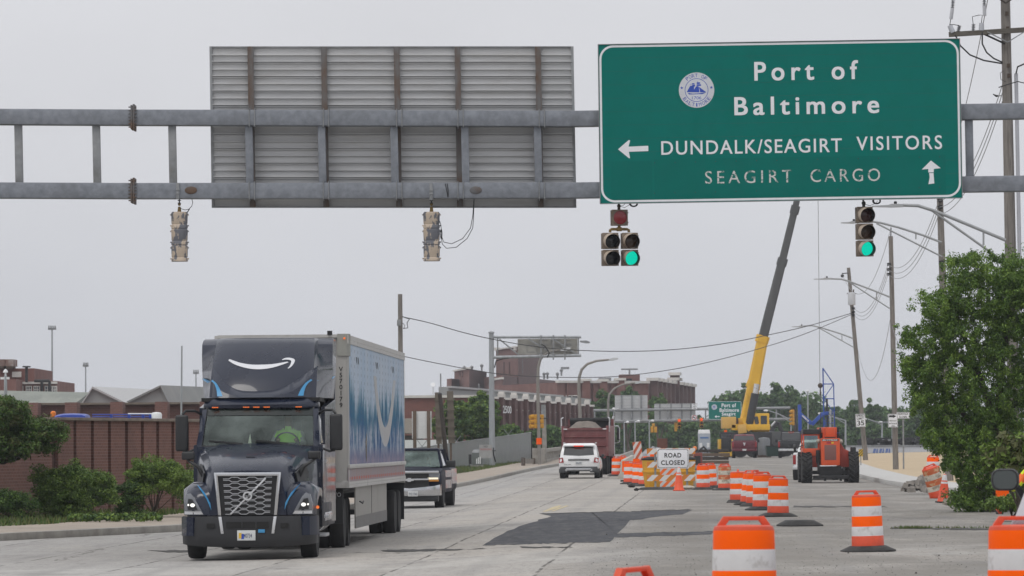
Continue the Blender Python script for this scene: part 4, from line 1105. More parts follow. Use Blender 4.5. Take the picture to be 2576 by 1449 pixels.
# masts
def mast(name,label,x,y0,y1,Z,r,head,cat='lamp post',xb=None):
    g = onground(x if xb is None else xb,Z); t = thing(name,label,cat,g); a = P(x,y0,Z) - g
    m = M(); m.tube([(0,0,-0.2),(a.x,0,a.z)],[r,r * 0.6],8); m.build('pole',STEELP,t)
    if head:
        m = M(); m.bx(a.x - head / 2,a.x + head / 2,-0.1,0.1,a.z - 0.15,a.z)
        m.build('crossbar',GALV2,t)
        n = 4
        for k in range(n):
            xx = a.x - head / 2 + head * (k + 0.5) / n; m = M(); m.box((xx,0,a.z + 0.14),(head / n * 0.6,0.4,0.28),tx=0.7); m.build('lamp',GALV2,t)
    return t,a
mast('light_mast','tallest floodlight mast above the brick tower on the left',131,826,960,420,0.13,0.85)
mast('light_mast','middle-height floodlight mast over the shed roofs',215.5,919,1000,420,0.11,0.6)
mast('light_mast','short floodlight mast just left of the lorry roof',493,937,1000,420,0.11,0.6)
mast('antenna_mast','thin bare mast rising left of the lorry',457.5,870,1040,196,0.06,0,'antenna',454)
t,a = mast('camera_pole','pale post with security cameras at the far left',14,945,1010,160,0.1,0,'camera post')
m = M(); m.bar((a.x - 0.2,0,a.z - 0.1),(a.x + 0.15,0,a.z - 0.1),0.09,0.09); m.tube([(a.x,0,a.z),(a.x,0,a.z + 0.15)],0.04,6); m.lathe([(0.1,0.12),(0.08,0.2),(0.02,0.26)],10,0,T(a.x,0,a.z)); m.build('camera',WHITEP,t)

# ---------------------------------------------------------------- factory complex in the centre
def c9(x,y): return ((1750 + x / 2.24) / 1.59,(1360 + y / 2.24) / 1.59)
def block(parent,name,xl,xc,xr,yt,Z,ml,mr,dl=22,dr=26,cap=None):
    """corner building: left face xl-xc coloured as lit, right face xc-xr coloured as shaded, nearest at xc"""
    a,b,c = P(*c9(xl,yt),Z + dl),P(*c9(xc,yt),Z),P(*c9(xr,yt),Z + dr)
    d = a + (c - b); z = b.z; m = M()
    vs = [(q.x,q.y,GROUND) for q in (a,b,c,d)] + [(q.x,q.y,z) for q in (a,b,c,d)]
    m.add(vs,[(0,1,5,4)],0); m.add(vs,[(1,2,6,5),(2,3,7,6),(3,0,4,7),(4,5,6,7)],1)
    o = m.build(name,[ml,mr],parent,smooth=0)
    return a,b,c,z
def facewin(parent,A,B,n,y0,y1,cv,f0,f1,w,Z,mt=WIN):
    """n windows along the face from A to B"""
    for k in range(n):
        f = f0 + (f1 - f0) * k / max(1,n - 1); q = A.lerp(B,f); d = (B - A); d.z = 0; d.normalize(); nr = Vector((d.y,-d.x,0))
        if nr.y > 0: nr = -nr
        z1,z0 = P(*cv(0,y0),q.y).z,P(*cv(0,y1),q.y).z
        e = q + nr * 0.06; m = M(); m.bar((e.x - d.x * w / 2,e.y - d.y * w / 2,(z0 + z1) / 2),(e.x + d.x * w / 2,e.y + d.y * w / 2,(z0 + z1) / 2),0.14,z1 - z0)
        m.build('window',mt,parent)
fac = thing('factory','large brown brick factory with a tall square tower in the distance','building',(0,0,0))
FZ = 620
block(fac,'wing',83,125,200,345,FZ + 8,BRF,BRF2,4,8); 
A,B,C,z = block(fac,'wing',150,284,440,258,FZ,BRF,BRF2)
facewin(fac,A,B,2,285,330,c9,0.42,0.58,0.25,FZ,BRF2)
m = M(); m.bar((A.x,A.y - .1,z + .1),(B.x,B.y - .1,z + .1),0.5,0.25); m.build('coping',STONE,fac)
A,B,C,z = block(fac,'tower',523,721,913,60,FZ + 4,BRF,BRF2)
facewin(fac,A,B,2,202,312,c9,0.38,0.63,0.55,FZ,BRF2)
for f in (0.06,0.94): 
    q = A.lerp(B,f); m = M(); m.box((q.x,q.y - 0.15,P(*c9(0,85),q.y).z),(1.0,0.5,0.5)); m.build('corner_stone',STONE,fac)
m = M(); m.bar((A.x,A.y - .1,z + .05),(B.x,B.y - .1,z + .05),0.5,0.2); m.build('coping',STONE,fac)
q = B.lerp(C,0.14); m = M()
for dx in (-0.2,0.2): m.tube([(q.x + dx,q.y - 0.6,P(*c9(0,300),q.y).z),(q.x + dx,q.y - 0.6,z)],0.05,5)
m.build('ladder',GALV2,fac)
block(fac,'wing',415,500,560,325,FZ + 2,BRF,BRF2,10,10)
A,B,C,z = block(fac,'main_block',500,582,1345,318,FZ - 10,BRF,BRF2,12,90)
facewin(fac,B,C,5,430,470,c9,0.10,0.62,1.5,FZ)
m = M(); m.bar((A.x,A.y - .1,P(*c9(0,358),A.y).z),(B.x,B.y - .1,P(*c9(0,358),A.y).z),0.4,0.3); m.build('stone_band',STONE,fac)
for x,y in ((240,242),(307,240),(396,226),(955,300),(985,298),(1075,300),(1110,268)):
    q = P(*c9(x,y),FZ + 12); zz = P(*c9(x,y + 24),FZ + 12).z; m = M(); m.tube([(q.x,q.y,zz - 0.5),q],0.14,6); m.lathe([(0.2,-0.3),(0.28,0),(0.05,0.2)],8,0,T(q.x,q.y,q.z)); m.build('roof_vent',GALV2,fac)
q = P(*c9(1110,262),FZ + 12); m = M(); m.bx(q.x - 0.1,q.x + 1.2,q.y,q.y + 0.1,q.z,q.z + 0.35); m.build('weather_vane',GALV2,fac)
# long grey roofed hall in front of it
t = thing('metal_hall','long grey metal-roofed hall behind the white-capped brick piers','building',(0,0,0)); m = M()
a0,a1,a2 = P(*c9(10,420),380),P(*c9(105,421),375),P(*c9(1110,503),470)
vs = [(a0.x,a0.y,a0.z),(a1.x,a1.y,a1.z),(a2.x,a2.y,a2.z),(a2.x + 4,a2.y + 30,a2.z),(a0.x + 4,a0.y + 40,a0.z)]
m.add(vs + [(x,y,GROUND) for x,y,z in vs],[(0,1,2,3,4),(0,1,6,5),(1,2,7,6),(2,3,8,7),(3,4,9,8),(4,0,5,9)]); m.build('wall',CLAD,t,smooth=0)
m = M(); m.bar((a1.x,a1.y - .1,a1.z),(a2.x,a2.y - .1,a2.z),0.5,0.18); m.build('roof_edge',ROOFL,t)
for x,y,h in ((372,390,40),(160,412,14),(28,300,120)):
    q = P(*c9(x,y),385); m = M(); m.tube([(q.x,q.y,q.z - h / 2.24 / 1.59 / 26),q],0.07,5); m.build('roof_mast',GALV2,t)
q = P(*c9(-40,405),385); m = M(); m.lathe([(0.01,0),(0.14,0.04),(0.24,0.12)],12,0,T(q.x,q.y,q.z) @ RX(60)); m.tube([(q.x,q.y,q.z - 1),q],0.05,5); m.build('dish_antenna',WHITEP,t)
# the building numbered 2500, with white capped piers
t = thing('warehouse','dark red brick warehouse numbered 2500 with a row of white-capped piers','building',(0,0,0))
Na,Fa = P(*c9(500,498),330),P(*c9(1368,556),402)
d = (Fa - Na); d.z = 0; L = d.length; d.normalize(); nr = Vector((d.y,-d.x,0))
if nr.y > 0: nr = -nr
ztop = Na.z - 0.2
La = P(*c9(100,505),326)
m = M(); bk = -nr * 14
vs = [Na,Fa,Fa + bk,Na + bk]; m.prism([(q.x,q.y) for q in vs],GROUND,ztop); 
m.build('wall',BRF2,t,smooth=0)
BRM = brick('warehouse_red_brick',(0.2,0.075,0.062),(0.16,0.062,0.052),(0.2,0.12,0.1),0.3,0.1,0.012,0.2,0.1)
m = M(); m.bx(P(900,1120,327).x,Na.x - 0.1,327,340,GROUND,P(1100,1000,327).z); m.build('wall',BRM,t,smooth=0)
m = M(); m.bx(P(900,1120,327).x,Na.x - 0.4,326.8,327.4,P(1100,1000,327).z - 0.02,P(1100,998,327).z + 0.12); m.build('coping',STONE,t)
N = 18
for k in range(N + 1):
    f = (k / N); q = Na + d * L * f; big = (k % 2 == 1); h = ztop + (0.12 if big else -0.05)
    w = 0.85 if big else 0.7
    e = q + nr * 0.14
    m = M(); m.bar((e.x - d.x * w / 2,e.y - d.y * w / 2,(GROUND + h) / 2),(e.x + d.x * w / 2,e.y + d.y * w / 2,(GROUND + h) / 2),0.3,h - GROUND); m.build('pier',BRF2,t,smooth=0)
    m = M(); w += 0.3; hh = 0.28 if big else 0.18
    m.bar((e.x - d.x * w / 2,e.y - d.y * w / 2,h + hh / 2 - .02),(e.x + d.x * w / 2,e.y + d.y * w / 2,h + hh / 2 - .02),0.5,hh); 
    if big: m.bar((e.x - d.x * (w - .5) / 2,e.y - d.y * (w - .5) / 2,h + hh + 0.08),(e.x + d.x * (w - .5) / 2,e.y + d.y * (w - .5) / 2,h + hh + 0.08),0.44,0.2)
    m.build('pier_cap',STONE,t,smooth=0)
    if k < N:
        e = Na + d * L * (k + 0.5) / N + nr * 0.05; w = L / N * 0.42; z0,z1 = 0.4,ztop - 2.35
        m = M(); m.bar((e.x - d.x * w / 2,e.y - d.y * w / 2,(z0 + z1) / 2),(e.x + d.x * w / 2,e.y + d.y * w / 2,(z0 + z1) / 2),0.12,z1 - z0); m.build('window',WINB,t,smooth=0)
        m = M(); e2 = Na + d * L * (k + 0.5) / N + nr * 0.03; m.bar((e2.x - d.x * w / 2,e2.y - d.y * w / 2,ztop - 0.85),(e2.x + d.x * w / 2,e2.y + d.y * w / 2,ztop - 0.85),0.1,0.07); m.build('stone_band',CONC,t,smooth=0)
q = Na + d * 6 + nr * 0.35; ang = math.atan2(d.y,d.x)
text('2500',5.5,0.62,WHITEP,t,T(q.x,q.y,P(*c9(0,625),333).z) @ Matrix.Rotation(ang,4,'Z') @ RX(90),'house_number',0,0.02)
# right hand brick building
t = thing('brick_factory','long reddish brick factory with parapet piers right of the arched lamp posts','building',(0,0,0))
BZ = 520
A,B,C = P(*c9(1070,380),BZ),P(*c9(1890,372),BZ + 10),P(*c9(2262,398),BZ + 75)
m = M(); bk = Vector((-9,26,0)); vs = [A,B,C,C + bk,A + bk]; z = A.z
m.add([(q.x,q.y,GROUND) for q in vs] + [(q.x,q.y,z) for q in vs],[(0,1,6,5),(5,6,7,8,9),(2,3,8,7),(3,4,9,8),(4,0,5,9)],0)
m.add([(q.x,q.y,GROUND) for q in vs] + [(q.x,q.y,z) for q in vs],[(1,2,7,6)],1); m.build('wall',[BRF,BRF2],t,smooth=0)  # angled right face gets the darker brick, its shade put into the colour
m = M(); m.bar((A.x,A.y - .1,z + .1),(B.x,B.y - .1,z + .1),0.6,0.3); m.build('coping',STONE,t)
for x0,x1,y in ((1295,1368,366),(1455,1525,368),(1612,1685,356),(1160,1170,380),(1395,1403,380),(1560,1568,380),(1770,1778,380)):
    a,b = P(*c9(x0,y),BZ + 1),P(*c9(x1,y),BZ + 1); m = M(); m.bx(a.x,b.x,BZ - 0.4 + (x0 - 1070) * 0.0122,BZ + 6 + (x0 - 1070) * 0.0122,GROUND,a.z); m.build('pier',BRF,t,smooth=0)
    if x1 - x0 > 20: m = M(); m.bx(a.x - .2,b.x + .2,BZ - 0.6 + (x0 - 1070) * 0.0122,BZ + 6.2 + (x0 - 1070) * 0.0122,a.z,a.z + 0.3); m.build('pier_cap',STONE,t,smooth=0)
d = (C - B); d.z = 0; L = d.length; d.normalize(); nr = Vector((d.y,-d.x,0)); nr = nr if nr.y < 0 else -nr
for k in range(10):
    f = (k + 0.4) / 10; q = B + d * L * f + nr * 0.4; w = 1.7; h = z + (0.35 if k != 5 else 1.6)
    m = M(); m.bar((q.x - d.x * w / 2,q.y - d.y * w / 2,(GROUND + h) / 2),(q.x + d.x * w / 2,q.y + d.y * w / 2,(GROUND + h) / 2),1.2,h - GROUND); m.build('pier',BRF2,t,smooth=0)
    m = M(); w = 2.6; m.bar((q.x - d.x * w / 2,q.y - d.y * w / 2,h + .15),(q.x + d.x * w / 2,q.y + d.y * w / 2,h + .15),1.6,0.4)
    if k == 5:
        for s_ in (-1,1): m.bar((q.x + s_ * d.x * 2.4 - d.x * .8,q.y + s_ * d.y * 2.4 - d.y * .8,h - .6),(q.x + s_ * d.x * 2.4 + d.x * .8,q.y + s_ * d.y * 2.4 + d.y * .8,h - .6),1.6,0.4)
    m.build('pier_cap',STONE,t,smooth=0)
    if k in (4,5,6,7,8):
        q = B + d * L * (f + 0.05) + nr * 0.1; w = 2.0; z1 = P(*c9(0,505),q.y).z; m = M(); m.bar((q.x - d.x * w / 2,q.y - d.y * w / 2,z1 - 2),(q.x + d.x * w / 2,q.y + d.y * w / 2,z1 - 2),0.2,4); m.build('window',WINB,t,smooth=0)
for x0,x1 in ((1158,1202),(1208,1253)): winbox(t,c9,x0,x1,503,541,BZ + 1.0,WINB,STONE,0,0.12)
wallbox(t,'penthouse',1633,1812,308,BZ + 14,6,BRF,c9); winbox(t,c9,1695,1740,348,366,BZ + 13.9,WINB,BRF2)
wallbox(t,'roof_unit',1448,1556,337,BZ + 10,5,GALV2,c9,372)
q = P(*c9(1720,262),BZ + 16); m = M(); m.tube([(q.x,q.y,q.z - 3),q],0.12,5); m.bx(q.x - 1.1,q.x + 1.1,q.y - .05,q.y + .05,q.z - .1,q.z + .1); m.build('siren_mast',GALV2,t)

# ---------------------------------------------------------------- trees in the distance
def ftree(x0,x1,y0,y1,Z,seed,n=70,per=70,leaf=(0.42,0.26),mats=None,label=None,group='trees beyond the far gantry'):
    p = FPX / Z; rx = (x1 - x0) / 2 / p
    return plant('tree',label or 'leafy green tree in the belt of trees beyond the far gantry','tree',x0,x1,y0,y1,Z,int(n * 2.6),int(per * 0.8),rx * 0.2,leaf,mats or [FL1,FL2,FL3],seed,group,None,0.7,-0.9,6,0.25,0.55,0.0,crown_name='crown',stem_name='trunk',base_z=-0.3)
ftree(1085,1180,1000,1130,268,51,90,130,(0.2,0.12),[LF1,LF3,FL1],'bright green bushy tree behind the tall timber sign frame, left of the cantilever pole',None)
ftree(1160,1258,988,1130,272,52,110,130,(0.2,0.12),[LF1,LF3,FL1],'bright green leafy tree directly behind the cantilever sign pole',None)
ftree(1236,1322,1070,1130,290,53,70,90,(0.2,0.12),[LF1,LF3,FL1],'low green tree above the grey slatted fence right of the cantilever pole',None)
ftree(1325,1425,1068,1145,330,54,80,90,(0.24,0.15),[FL1,FL3,FL2],'round green tree left of the loaded dump truck',None)
ftree(1486,1556,982,1090,460,55,80,100,(0.32,0.2),None,'dark green tree in front of the brick factory beside the far sign backs',None)
ftree(1548,1610,972,1080,475,56,60,90,(0.32,0.2),None,'tall pale tree top showing over the left far sign back',None)
ftree(1632,1682,990,1080,470,57,60,80,(0.32,0.2),[FL3,FL3,FL1],'yellow-green tree between the two far sign backs',None)
for i,(x0,x1,y0,y1,Z) in enumerate([(1400,1500,1040,1150,480),(1480,1580,1050,1150,490),(1560,1660,1060,1150,495),(1640,1740,1060,1150,500),(1710,1800,1055,1150,500),(1770,1850,1048,1150,520),
        (1808,1880,985,1120,540),(1845,1935,962,1110,550),(1900,1985,960,1110,560),(1950,2040,972,1120,550),(2020,2075,985,1120,545),(2050,2130,1012,1130,540),(2110,2190,1008,1130,545),(2165,2235,1005,1130,550),(2215,2290,1022,1130,560),(2270,2360,985,1130,540),(2340,2450,1000,1130,545),(1870,1960,1040,1145,525),(1960,2050,1045,1145,525),(2060,2150,1060,1145,520),(2150,2260,1062,1145,520),(1800,1890,1060,1145,520)]):
    ftree(x0,x1,y0,max(y1,1168),Z,60 + i)

# the dense mass of wood behind them
wm = []; g_ = random.Random(77)
for _ in range(1500):
    x = g_.uniform(1380,2520); top = 1068 if x < 1800 else (1000 if x < 2060 else 1040)
    q = P(x,g_.uniform(top,1165),g_.uniform(560,590)); s_ = g_.uniform(0.9,1.7); wm.append(((q.x,q.y,max(0.3,q.z)),(s_,s_,s_ * 0.8),60))
tag(leafmesh('woodland',[FL1,FL2,FL1,FL3],None,wm,(0.6,0.4),78),'dense far-off wood closing the view behind the gantry and crane','woodland',kind='stuff')
# the damp air of the day
hz = M().bx(-860,860,-125,1410,-1.6,34).build('haze',bpy.data.materials.new('haze_air'),smooth=0)
hm = hz.data.materials[0]; hm.use_nodes = True; hn = hm.node_tree; hn.nodes.remove(hn.nodes['Principled BSDF'])
pv = hn.nodes.new('ShaderNodeVolumePrincipled'); pv.inputs['Density'].default_value = 0.00023; pv.inputs['Color'].default_value = (0.86,0.9,0.97,1)
hn.links.new(pv.outputs[0],hn.nodes['Material Output'].inputs['Volume']); hz['kind'] = 'stuff'; hz['label'] = 'pale damp haze in the air'; hz['category'] = 'haze'
# ---------------------------------------------------------------- vehicle materials
def paint(name,c,rough=0.3,coat=0.7,var=0.05,spec=0.35):
    return mat(name,c,rough,0.0,var,1.5,coat=coat,spec=spec)
NAVY = paint('dark_navy_paint',(0.011,0.016,0.034),0.3,0.45,0.05,0.25)
CHROME = mat('chrome',(0.62,0.63,0.65),0.18,1.0,0.05,4)
SILV = mat('silver_trim',(0.62,0.63,0.65),0.3,0.6,0.06,4)
ALLOY = mat('dull_alloy',(0.45,0.46,0.48),0.38,0.7,0.15,5)
TYRE = mat('tyre_rubber',(0.016,0.016,0.017),0.85,0,0.25,6,0.2,30,c2=(0.035,0.033,0.03),s2=3,lo=0.5,hi=0.8)
LBLUE = mat('light_blue_stripe',(0.05,0.26,0.5),0.35,0,0.03)
HEADL = lampmat('lit_headlight',(1.0,0.98,0.92),1.3)
AMBER = lampmat('amber_marker',(1.0,0.22,0.05),0.9)
TAILR = lampmat('lit_tail_light',(0.9,0.06,0.03),0.9)
TAILD = mat('tail_light_red',(0.28,0.012,0.015),0.2,0,0.1,4,coat=0.5)
LENSC = mat('headlight_lens',(0.2,0.21,0.23),0.15,0.3,0.1,6,coat=0.5)
INTER = mat('dark_interior',(0.012,0.012,0.013),0.8)
PLATEW = mat('number_plate',(0.6,0.62,0.62),0.5,0,0.04)
PLATEB = mat('plate_characters',(0.02,0.03,0.1),0.5)
def windowglass(name,f=0.2,tint=(0.72,0.8,0.77)):
    t = NT(name)
    tr = t.n.new('ShaderNodeBsdfTransparent'); tr.inputs[0].default_value = (*tint,1)
    gl = t.n.new('ShaderNodeBsdfGlossy'); gl.inputs['Roughness'].default_value = 0.06
    gl.inputs[0].default_value = (0.82,0.95,0.9,1)
    ms = t.n.new('ShaderNodeMixShader'); ms.inputs[0].default_value = f
    t.link(t.rng(t.noise(1.6,4,0.6),0.3,0.7,f * 0.45,f * 1.5),ms.inputs[0])
    t.link(tr.outputs[0],ms.inputs[1]); t.link(gl.outputs[0],ms.inputs[2])
    t.link(ms.outputs[0],t.n['Material Output'].inputs[0]); return t.mat
GLASS = windowglass('windscreen_glass',0.105)
TINT = mat('tinted_glass',(0.02,0.022,0.024),0.08,0.0,0.1,2,coat=1.0)
SHADE = mat('sun_shade_band',(0.006,0.012,0.012),0.3)
def mirror_half(h):
    return [(x,z) for x,z in h] + [(-x,z) for x,z in reversed(h) if abs(x) > 1e-6]
def ringy(h,y): return [(x,y,z) for x,z in mirror_half(h)]
def wheel(parent,x,y,r,w,rim=None,rr=0.6,name='wheel',lug=0):
    """tyre on the x axis, rim as a sub-part"""
    m = M(); k = w / 2
    mx = T(x,y,r) @ RY(90)
    m.lathe([(r * rr,-k * 0.9),(r * 0.94,-k),(r * 0.99,-k * 0.75),(r,-k * 0.3),(r,k * 0.3),(r * 0.99,k * 0.75),(r * 0.94,k),(r * rr,k * 0.9)],32,0,mx)
    if lug:
        for i in range(lug):
            for s_ in (-1,1):
                a = 360 * (i + (0.5 if s_ > 0 else 0)) / lug
                q = T(x,y,r) @ RX(a) @ T(s_ * w * 0.23,0,r * 1.015) @ RZ(s_ * 38)
                m.box((0,0,0),(w * 0.62,r * 0.11,r * 0.1),0,q,tx=0.9,ty=0.7)
    o = m.build(name,TYRE,parent)
    m = M(); s_ = 1 if x > 0 else -1
    m.lathe([(r * rr,-k * 0.5),(r * rr,k * 0.75),(r * rr * 0.9,k * 0.8),(r * rr * 0.75,k * 0.45),(r * 0.3,k * 0.5),(r * 0.25,k * 0.85),(1e-4,k * 0.9)],24,0,T(x,y,r) @ RY(90 * s_))
    m.build('rim',rim or ALLOY,o)
    return o
def plate(parent,s,x,y,z,w=0.31,h=0.16,mt=None,ch=None,rz=0,cw=0.84,chh=0.5):
    mx = T(x,y,z) @ RZ(rz)
    m = M(); m.box((0,0,0),(w,0.012,h),0,mx); o = m.build('number_plate',mt or PLATEW,parent,bevel=0.003)
    if s: text(s,w * cw,h * chh,ch or PLATEB,o,mx @ FR(0,-0.008,-0.005),'plate_lettering',0,0.01)
    return o
def person(label,loc,rz,parts,group=None):
    """parts: list of (joints(list of (pos, radius)), edges, material index)"""
    pass
def skinbody(name,joints,edges,mats_by_face,parent=None,root=0,sub=1):
    """one continuous skin-modifier body; joints: (x, y, z, r)"""
    me = bpy.data.meshes.new(name)
    me.from_pydata([j[:3] for j in joints],edges,[]); me.update()
    o = bpy.data.objects.new(name,me); COL.objects.link(o)
    sk = o.modifiers.new('skin','SKIN'); sk.branch_smoothing = 0.4
    for i,v in enumerate(me.skin_vertices[0].data):
        r = joints[i][3]; v.radius = r if isinstance(r,tuple) else (r,r); v.use_root = (i == root)
    if sub: ss = o.modifiers.new('sub','SUBSURF'); ss.levels = sub; ss.render_levels = sub
    bpy.context.view_layer.update()
    m2 = bpy.data.meshes.new_from_object(o.evaluated_get(bpy.context.evaluated_depsgraph_get()))
    bpy.data.objects.remove(o); bpy.data.meshes.remove(me)
    mats,fn = mats_by_face
    for mt in mats: m2.materials.append(mt)
    for f in m2.polygons: f.material_index = fn(f.center); f.use_smooth = True
    m2.name = name
    o = bpy.data.objects.new(name,m2); COL.objects.link(o)
    if parent is not None: o.parent = parent
    return o
SKIN = mat('brown_skin',(0.14,0.075,0.045),0.55)
LIME = mat('lime_hi_vis',(0.45,0.9,0.1),0.7); YHV = mat('yellow_hi_vis',(0.68,0.8,0.03),0.7); OHV = mat('orange_hi_vis',(0.85,0.16,0.03),0.7)
CLOTH = mat('dark_cloth',(0.02,0.022,0.03),0.9); GREYS = mat('grey_sleeve',(0.35,0.37,0.36),0.9); HAIR = mat('dark_hair',(0.012,0.01,0.009),0.7)

# ---------------------------------------------------------------- the lorry
TY = 73.0
tk = thing('semi_tractor','dark navy long-nosed lorry tractor with white curved arrow on its roof fairing and lit headlights','truck',(-4.74,TY,gz(-4.74,TY)),R(-1.2))
# bonnet
m = M(); rings = []
for y,wt,wb,zt in ((0.10,0.60,0.68,1.555),(0.22,0.66,0.72,1.64),(0.6,0.76,0.8,1.76),(1.1,0.87,0.92,1.875),(1.7,0.98,1.04,1.975),(2.32,1.07,1.12,2.045)):
    rings.append(ringy([(0,0.8),(wb,0.8),(wb + 0.01,1.1),(wt + 0.05,zt - 0.3),(wt + 0.01,zt - 0.1),(wt - 0.07,zt - 0.015),(wt * 0.72,zt + 0.005),(wt * 0.68,zt + 0.03),(0,zt + 0.045)],y))
m.loft(rings); m.build('bonnet',NAVY,tk,bevel=0.0,smooth=35)
m = M(); m.box((0,0.75,1.835),(0.16,0.1,0.02),0,RX(0)); m.build('bonnet_catch',BLKP,tk,bevel=0.006)
for s_ in (-1,1):
    m = M(); m.add([(s_ * 0.80,0.55,1.55),(s_ * 0.93,1.2,1.72),(s_ * 0.97,1.45,1.5),(s_ * 0.86,0.75,1.2),(s_ * 0.83,0.55,1.55),(s_ * 0.96,1.2,1.72),(s_ * 1.0,1.45,1.5),(s_ * 0.89,0.75,1.2)],[(0,1,2,3),(4,5,6,7),(0,1,5,4),(1,2,6,5),(2,3,7,6),(3,0,4,7)])
    m.build('bonnet_intake',BLKP,tk,smooth=0)
# wings over the front wheels
for s_ in (-1,1):
    m = M(); rings = []
    for y,xi,xo,zt,zb in ((0.14,0.64,0.98,1.12,0.80),(0.2,0.66,1.06,1.22,0.80),(0.36,0.68,1.14,1.315,0.80),(0.62,0.72,1.19,1.385,0.80),(0.74,0.74,1.2,1.40,1.0),(0.95,0.78,1.215,1.405,1.12),(1.3,0.84,1.225,1.39,1.14),(1.62,0.9,1.22,1.33,1.08),(1.85,0.95,1.2,1.22,0.85),(2.3,1.0,1.16,1.1,0.7)):
        q = [(xi,zb),(xo,zb),(xo + 0.01,zb + (zt - zb) * 0.5),(xo - 0.05,zt - 0.1),(xo - 0.16,zt - 0.015),(xi + 0.1,zt),(xi - 0.05,zt + 0.06)]
        rings.append([(s_ * a,y,b) for a,b in q])
    m.loft(rings); m.build('front_wing',NAVY,tk,smooth=40)
    # headlight follows the wing front
    def hy(x): return 0.11 + 0.55 * max(0,abs(x) - 0.8) ** 1.6
    poly = [(0.79,0.815),(0.87,0.96),(0.965,1.13),(1.03,1.2),(1.11,1.17),(1.15,1.0),(1.15,0.815)]
    n = len(poly); m = M()
    m.add([(s_ * x,hy(x) - 0.01,z) for x,z in poly] + [(s_ * x,hy(x) + 0.16,z) for x,z in poly],[tuple(range(n)),tuple(n + i for i in range(n))] + [(i,(i + 1) % n,n + (i + 1) % n,n + i) for i in range(n)])
    hl = m.build('headlight',LENSC,tk,bevel=0.01)
    m = M(); m.add([(s_ * x,hy(x) - 0.016,z) for x,z in [(0.9,0.9),(1.0,1.09),(1.07,1.1),(1.09,0.98),(1.08,0.9)]] + [(s_ * x,hy(x) + 0.02,z) for x,z in [(0.9,0.9),(1.0,1.09),(1.07,1.1),(1.09,0.98),(1.08,0.9)]],[tuple(range(5))] + [(i,(i + 1) % 5,5 + (i + 1) % 5,5 + i) for i in range(5)]); m.build('dark_bezel',BLKP,hl,smooth=0)
    m = M(); m.ball((s_ * 0.99,hy(0.99) - 0.01,0.985),0.045,12,sz=0.75); m.ball((s_ * 1.065,hy(1.065) - 0.0,0.99),0.025,10); m.build('lamp',HEADL,hl)
    m = M(); m.add([(s_ * x,hy(x) - 0.02,z) for x,z in [(0.8,0.822),(1.14,0.822),(1.14,0.875),(0.84,0.875)]] + [(s_ * x,hy(x) + 0.02,z) for x,z in [(0.8,0.822),(1.14,0.822),(1.14,0.875),(0.84,0.875)]],[(0,1,2,3),(0,1,5,4),(1,2,6,5),(2,3,7,6),(3,0,4,7)]); m.build('light_bar',SILV,hl,smooth=0)
    # blue flash on the wing
    m = M(); pts = [(0.655,0.90,0.09),(0.67,1.02,0.09),(0.77,1.2,0.16),(0.86,1.3,0.22),(0.93,1.36,0.3),(0.84,1.24,0.17),(0.74,1.1,0.11)]
    m.add([(s_ * (x + 0.0),y - 0.015,z) for x,z,y in pts] + [(s_ * x,y + 0.03,z - 0.004) for x,z,y in pts],[tuple(range(7))] + [(i,(i + 1) % 7,7 + (i + 1) % 7,7 + i) for i in range(7)]); m.build('blue_flash',LBLUE,tk,smooth=0)
    wheel(tk,s_ * 1.02,1.27,0.5,0.29,ALLOY,0.58)
m = M(); m.ball((1.215,0.55,0.93),0.03,8); m.build('side_marker',AMBER,tk)
# grille with honeycomb, chrome surround, badge on a diagonal bar
m = M(); m.add([(-0.55,0.075,1.5),(0.55,0.075,1.5),(0.5,0.075,0.8),(-0.5,0.075,0.8),(-0.55,0.2,1.5),(0.55,0.2,1.5),(0.5,0.2,0.8),(-0.5,0.2,0.8)],[(0,1,2,3),(4,5,6,7),(0,1,5,4),(1,2,6,5),(2,3,7,6),(3,0,4,7)])
gr = m.build('grille',mat('grille_black',(0.008,0.008,0.009),0.6),tk,smooth=0)
m = M()
for r_ in range(13):
    z = 0.835 + r_ * 0.0525; hw = 0.42 + 0.045 * (z - 0.82) / 0.7; up = 1 if r_ % 2 else -1
    pts = []; nC = 6; cw = 2 * hw / nC
    for c in range(nC):
        x0 = -hw + c * cw; a = up * 0.014 * (1 if c % 2 == 0 else -1)
        pts += [(x0 + cw * 0.16,z + a),(x0 + cw * 0.84,z + a)]
    for (xa,za),(xb,zb) in zip(pts,pts[1:]): m.bar((xa,0.06,za),(xb,0.06,zb),0.02,0.013)
m.build('honeycomb',ALLOY,gr,smooth=0)
m = M(); m.bar((-0.305,0.045,0.822),(0.325,0.045,1.46),0.03,0.045,up=(0,-1,0)); m.build('diagonal_bar',SILV,gr,bevel=0.006)
m = M(); m.lathe([(0.052,-0.02),(0.082,-0.02),(0.082,0.02),(0.052,0.02),(0.052,-0.02)],28,0,T(0,0.03,1.145) @ RX(90),cap=False); m.box((0.06,0.03,1.21),(0.05,0.03,0.025),0,T(0,0,0)); m.build('badge_ring',SILV,gr)
m = M(); m.box((0,0.02,1.145),(0.13,0.02,0.034)); bd = m.build('badge_plate',BLKP,gr,bevel=0.004)
text('VOLVO',0.11,0.02,SILV,gr,FR(0,0.007,1.145),'badge_lettering',0,0.01)
m = M()
o_ = [(-0.60,1.565),(0.60,1.565),(0.525,0.80),(0.468,0.80),(0.53,1.5),(-0.53,1.5),(-0.468,0.80),(-0.525,0.80)]
m.prism(o_,-0.08,0.0,0,T(0,0.03,0) @ RX(90)); m.build('grille_surround',CHROME,tk,bevel=0.012)
for s_ in (-1,1):
    m = M(); m.prism([(s_ * 0.52,0.78),(s_ * 0.465,0.78),(s_ * 0.425,0.475),(s_ * 0.475,0.475)],-0.05,0.0,0,T(0,0.0,0) @ RX(90)); m.build('bumper_trim',SILV,tk,bevel=0.006)
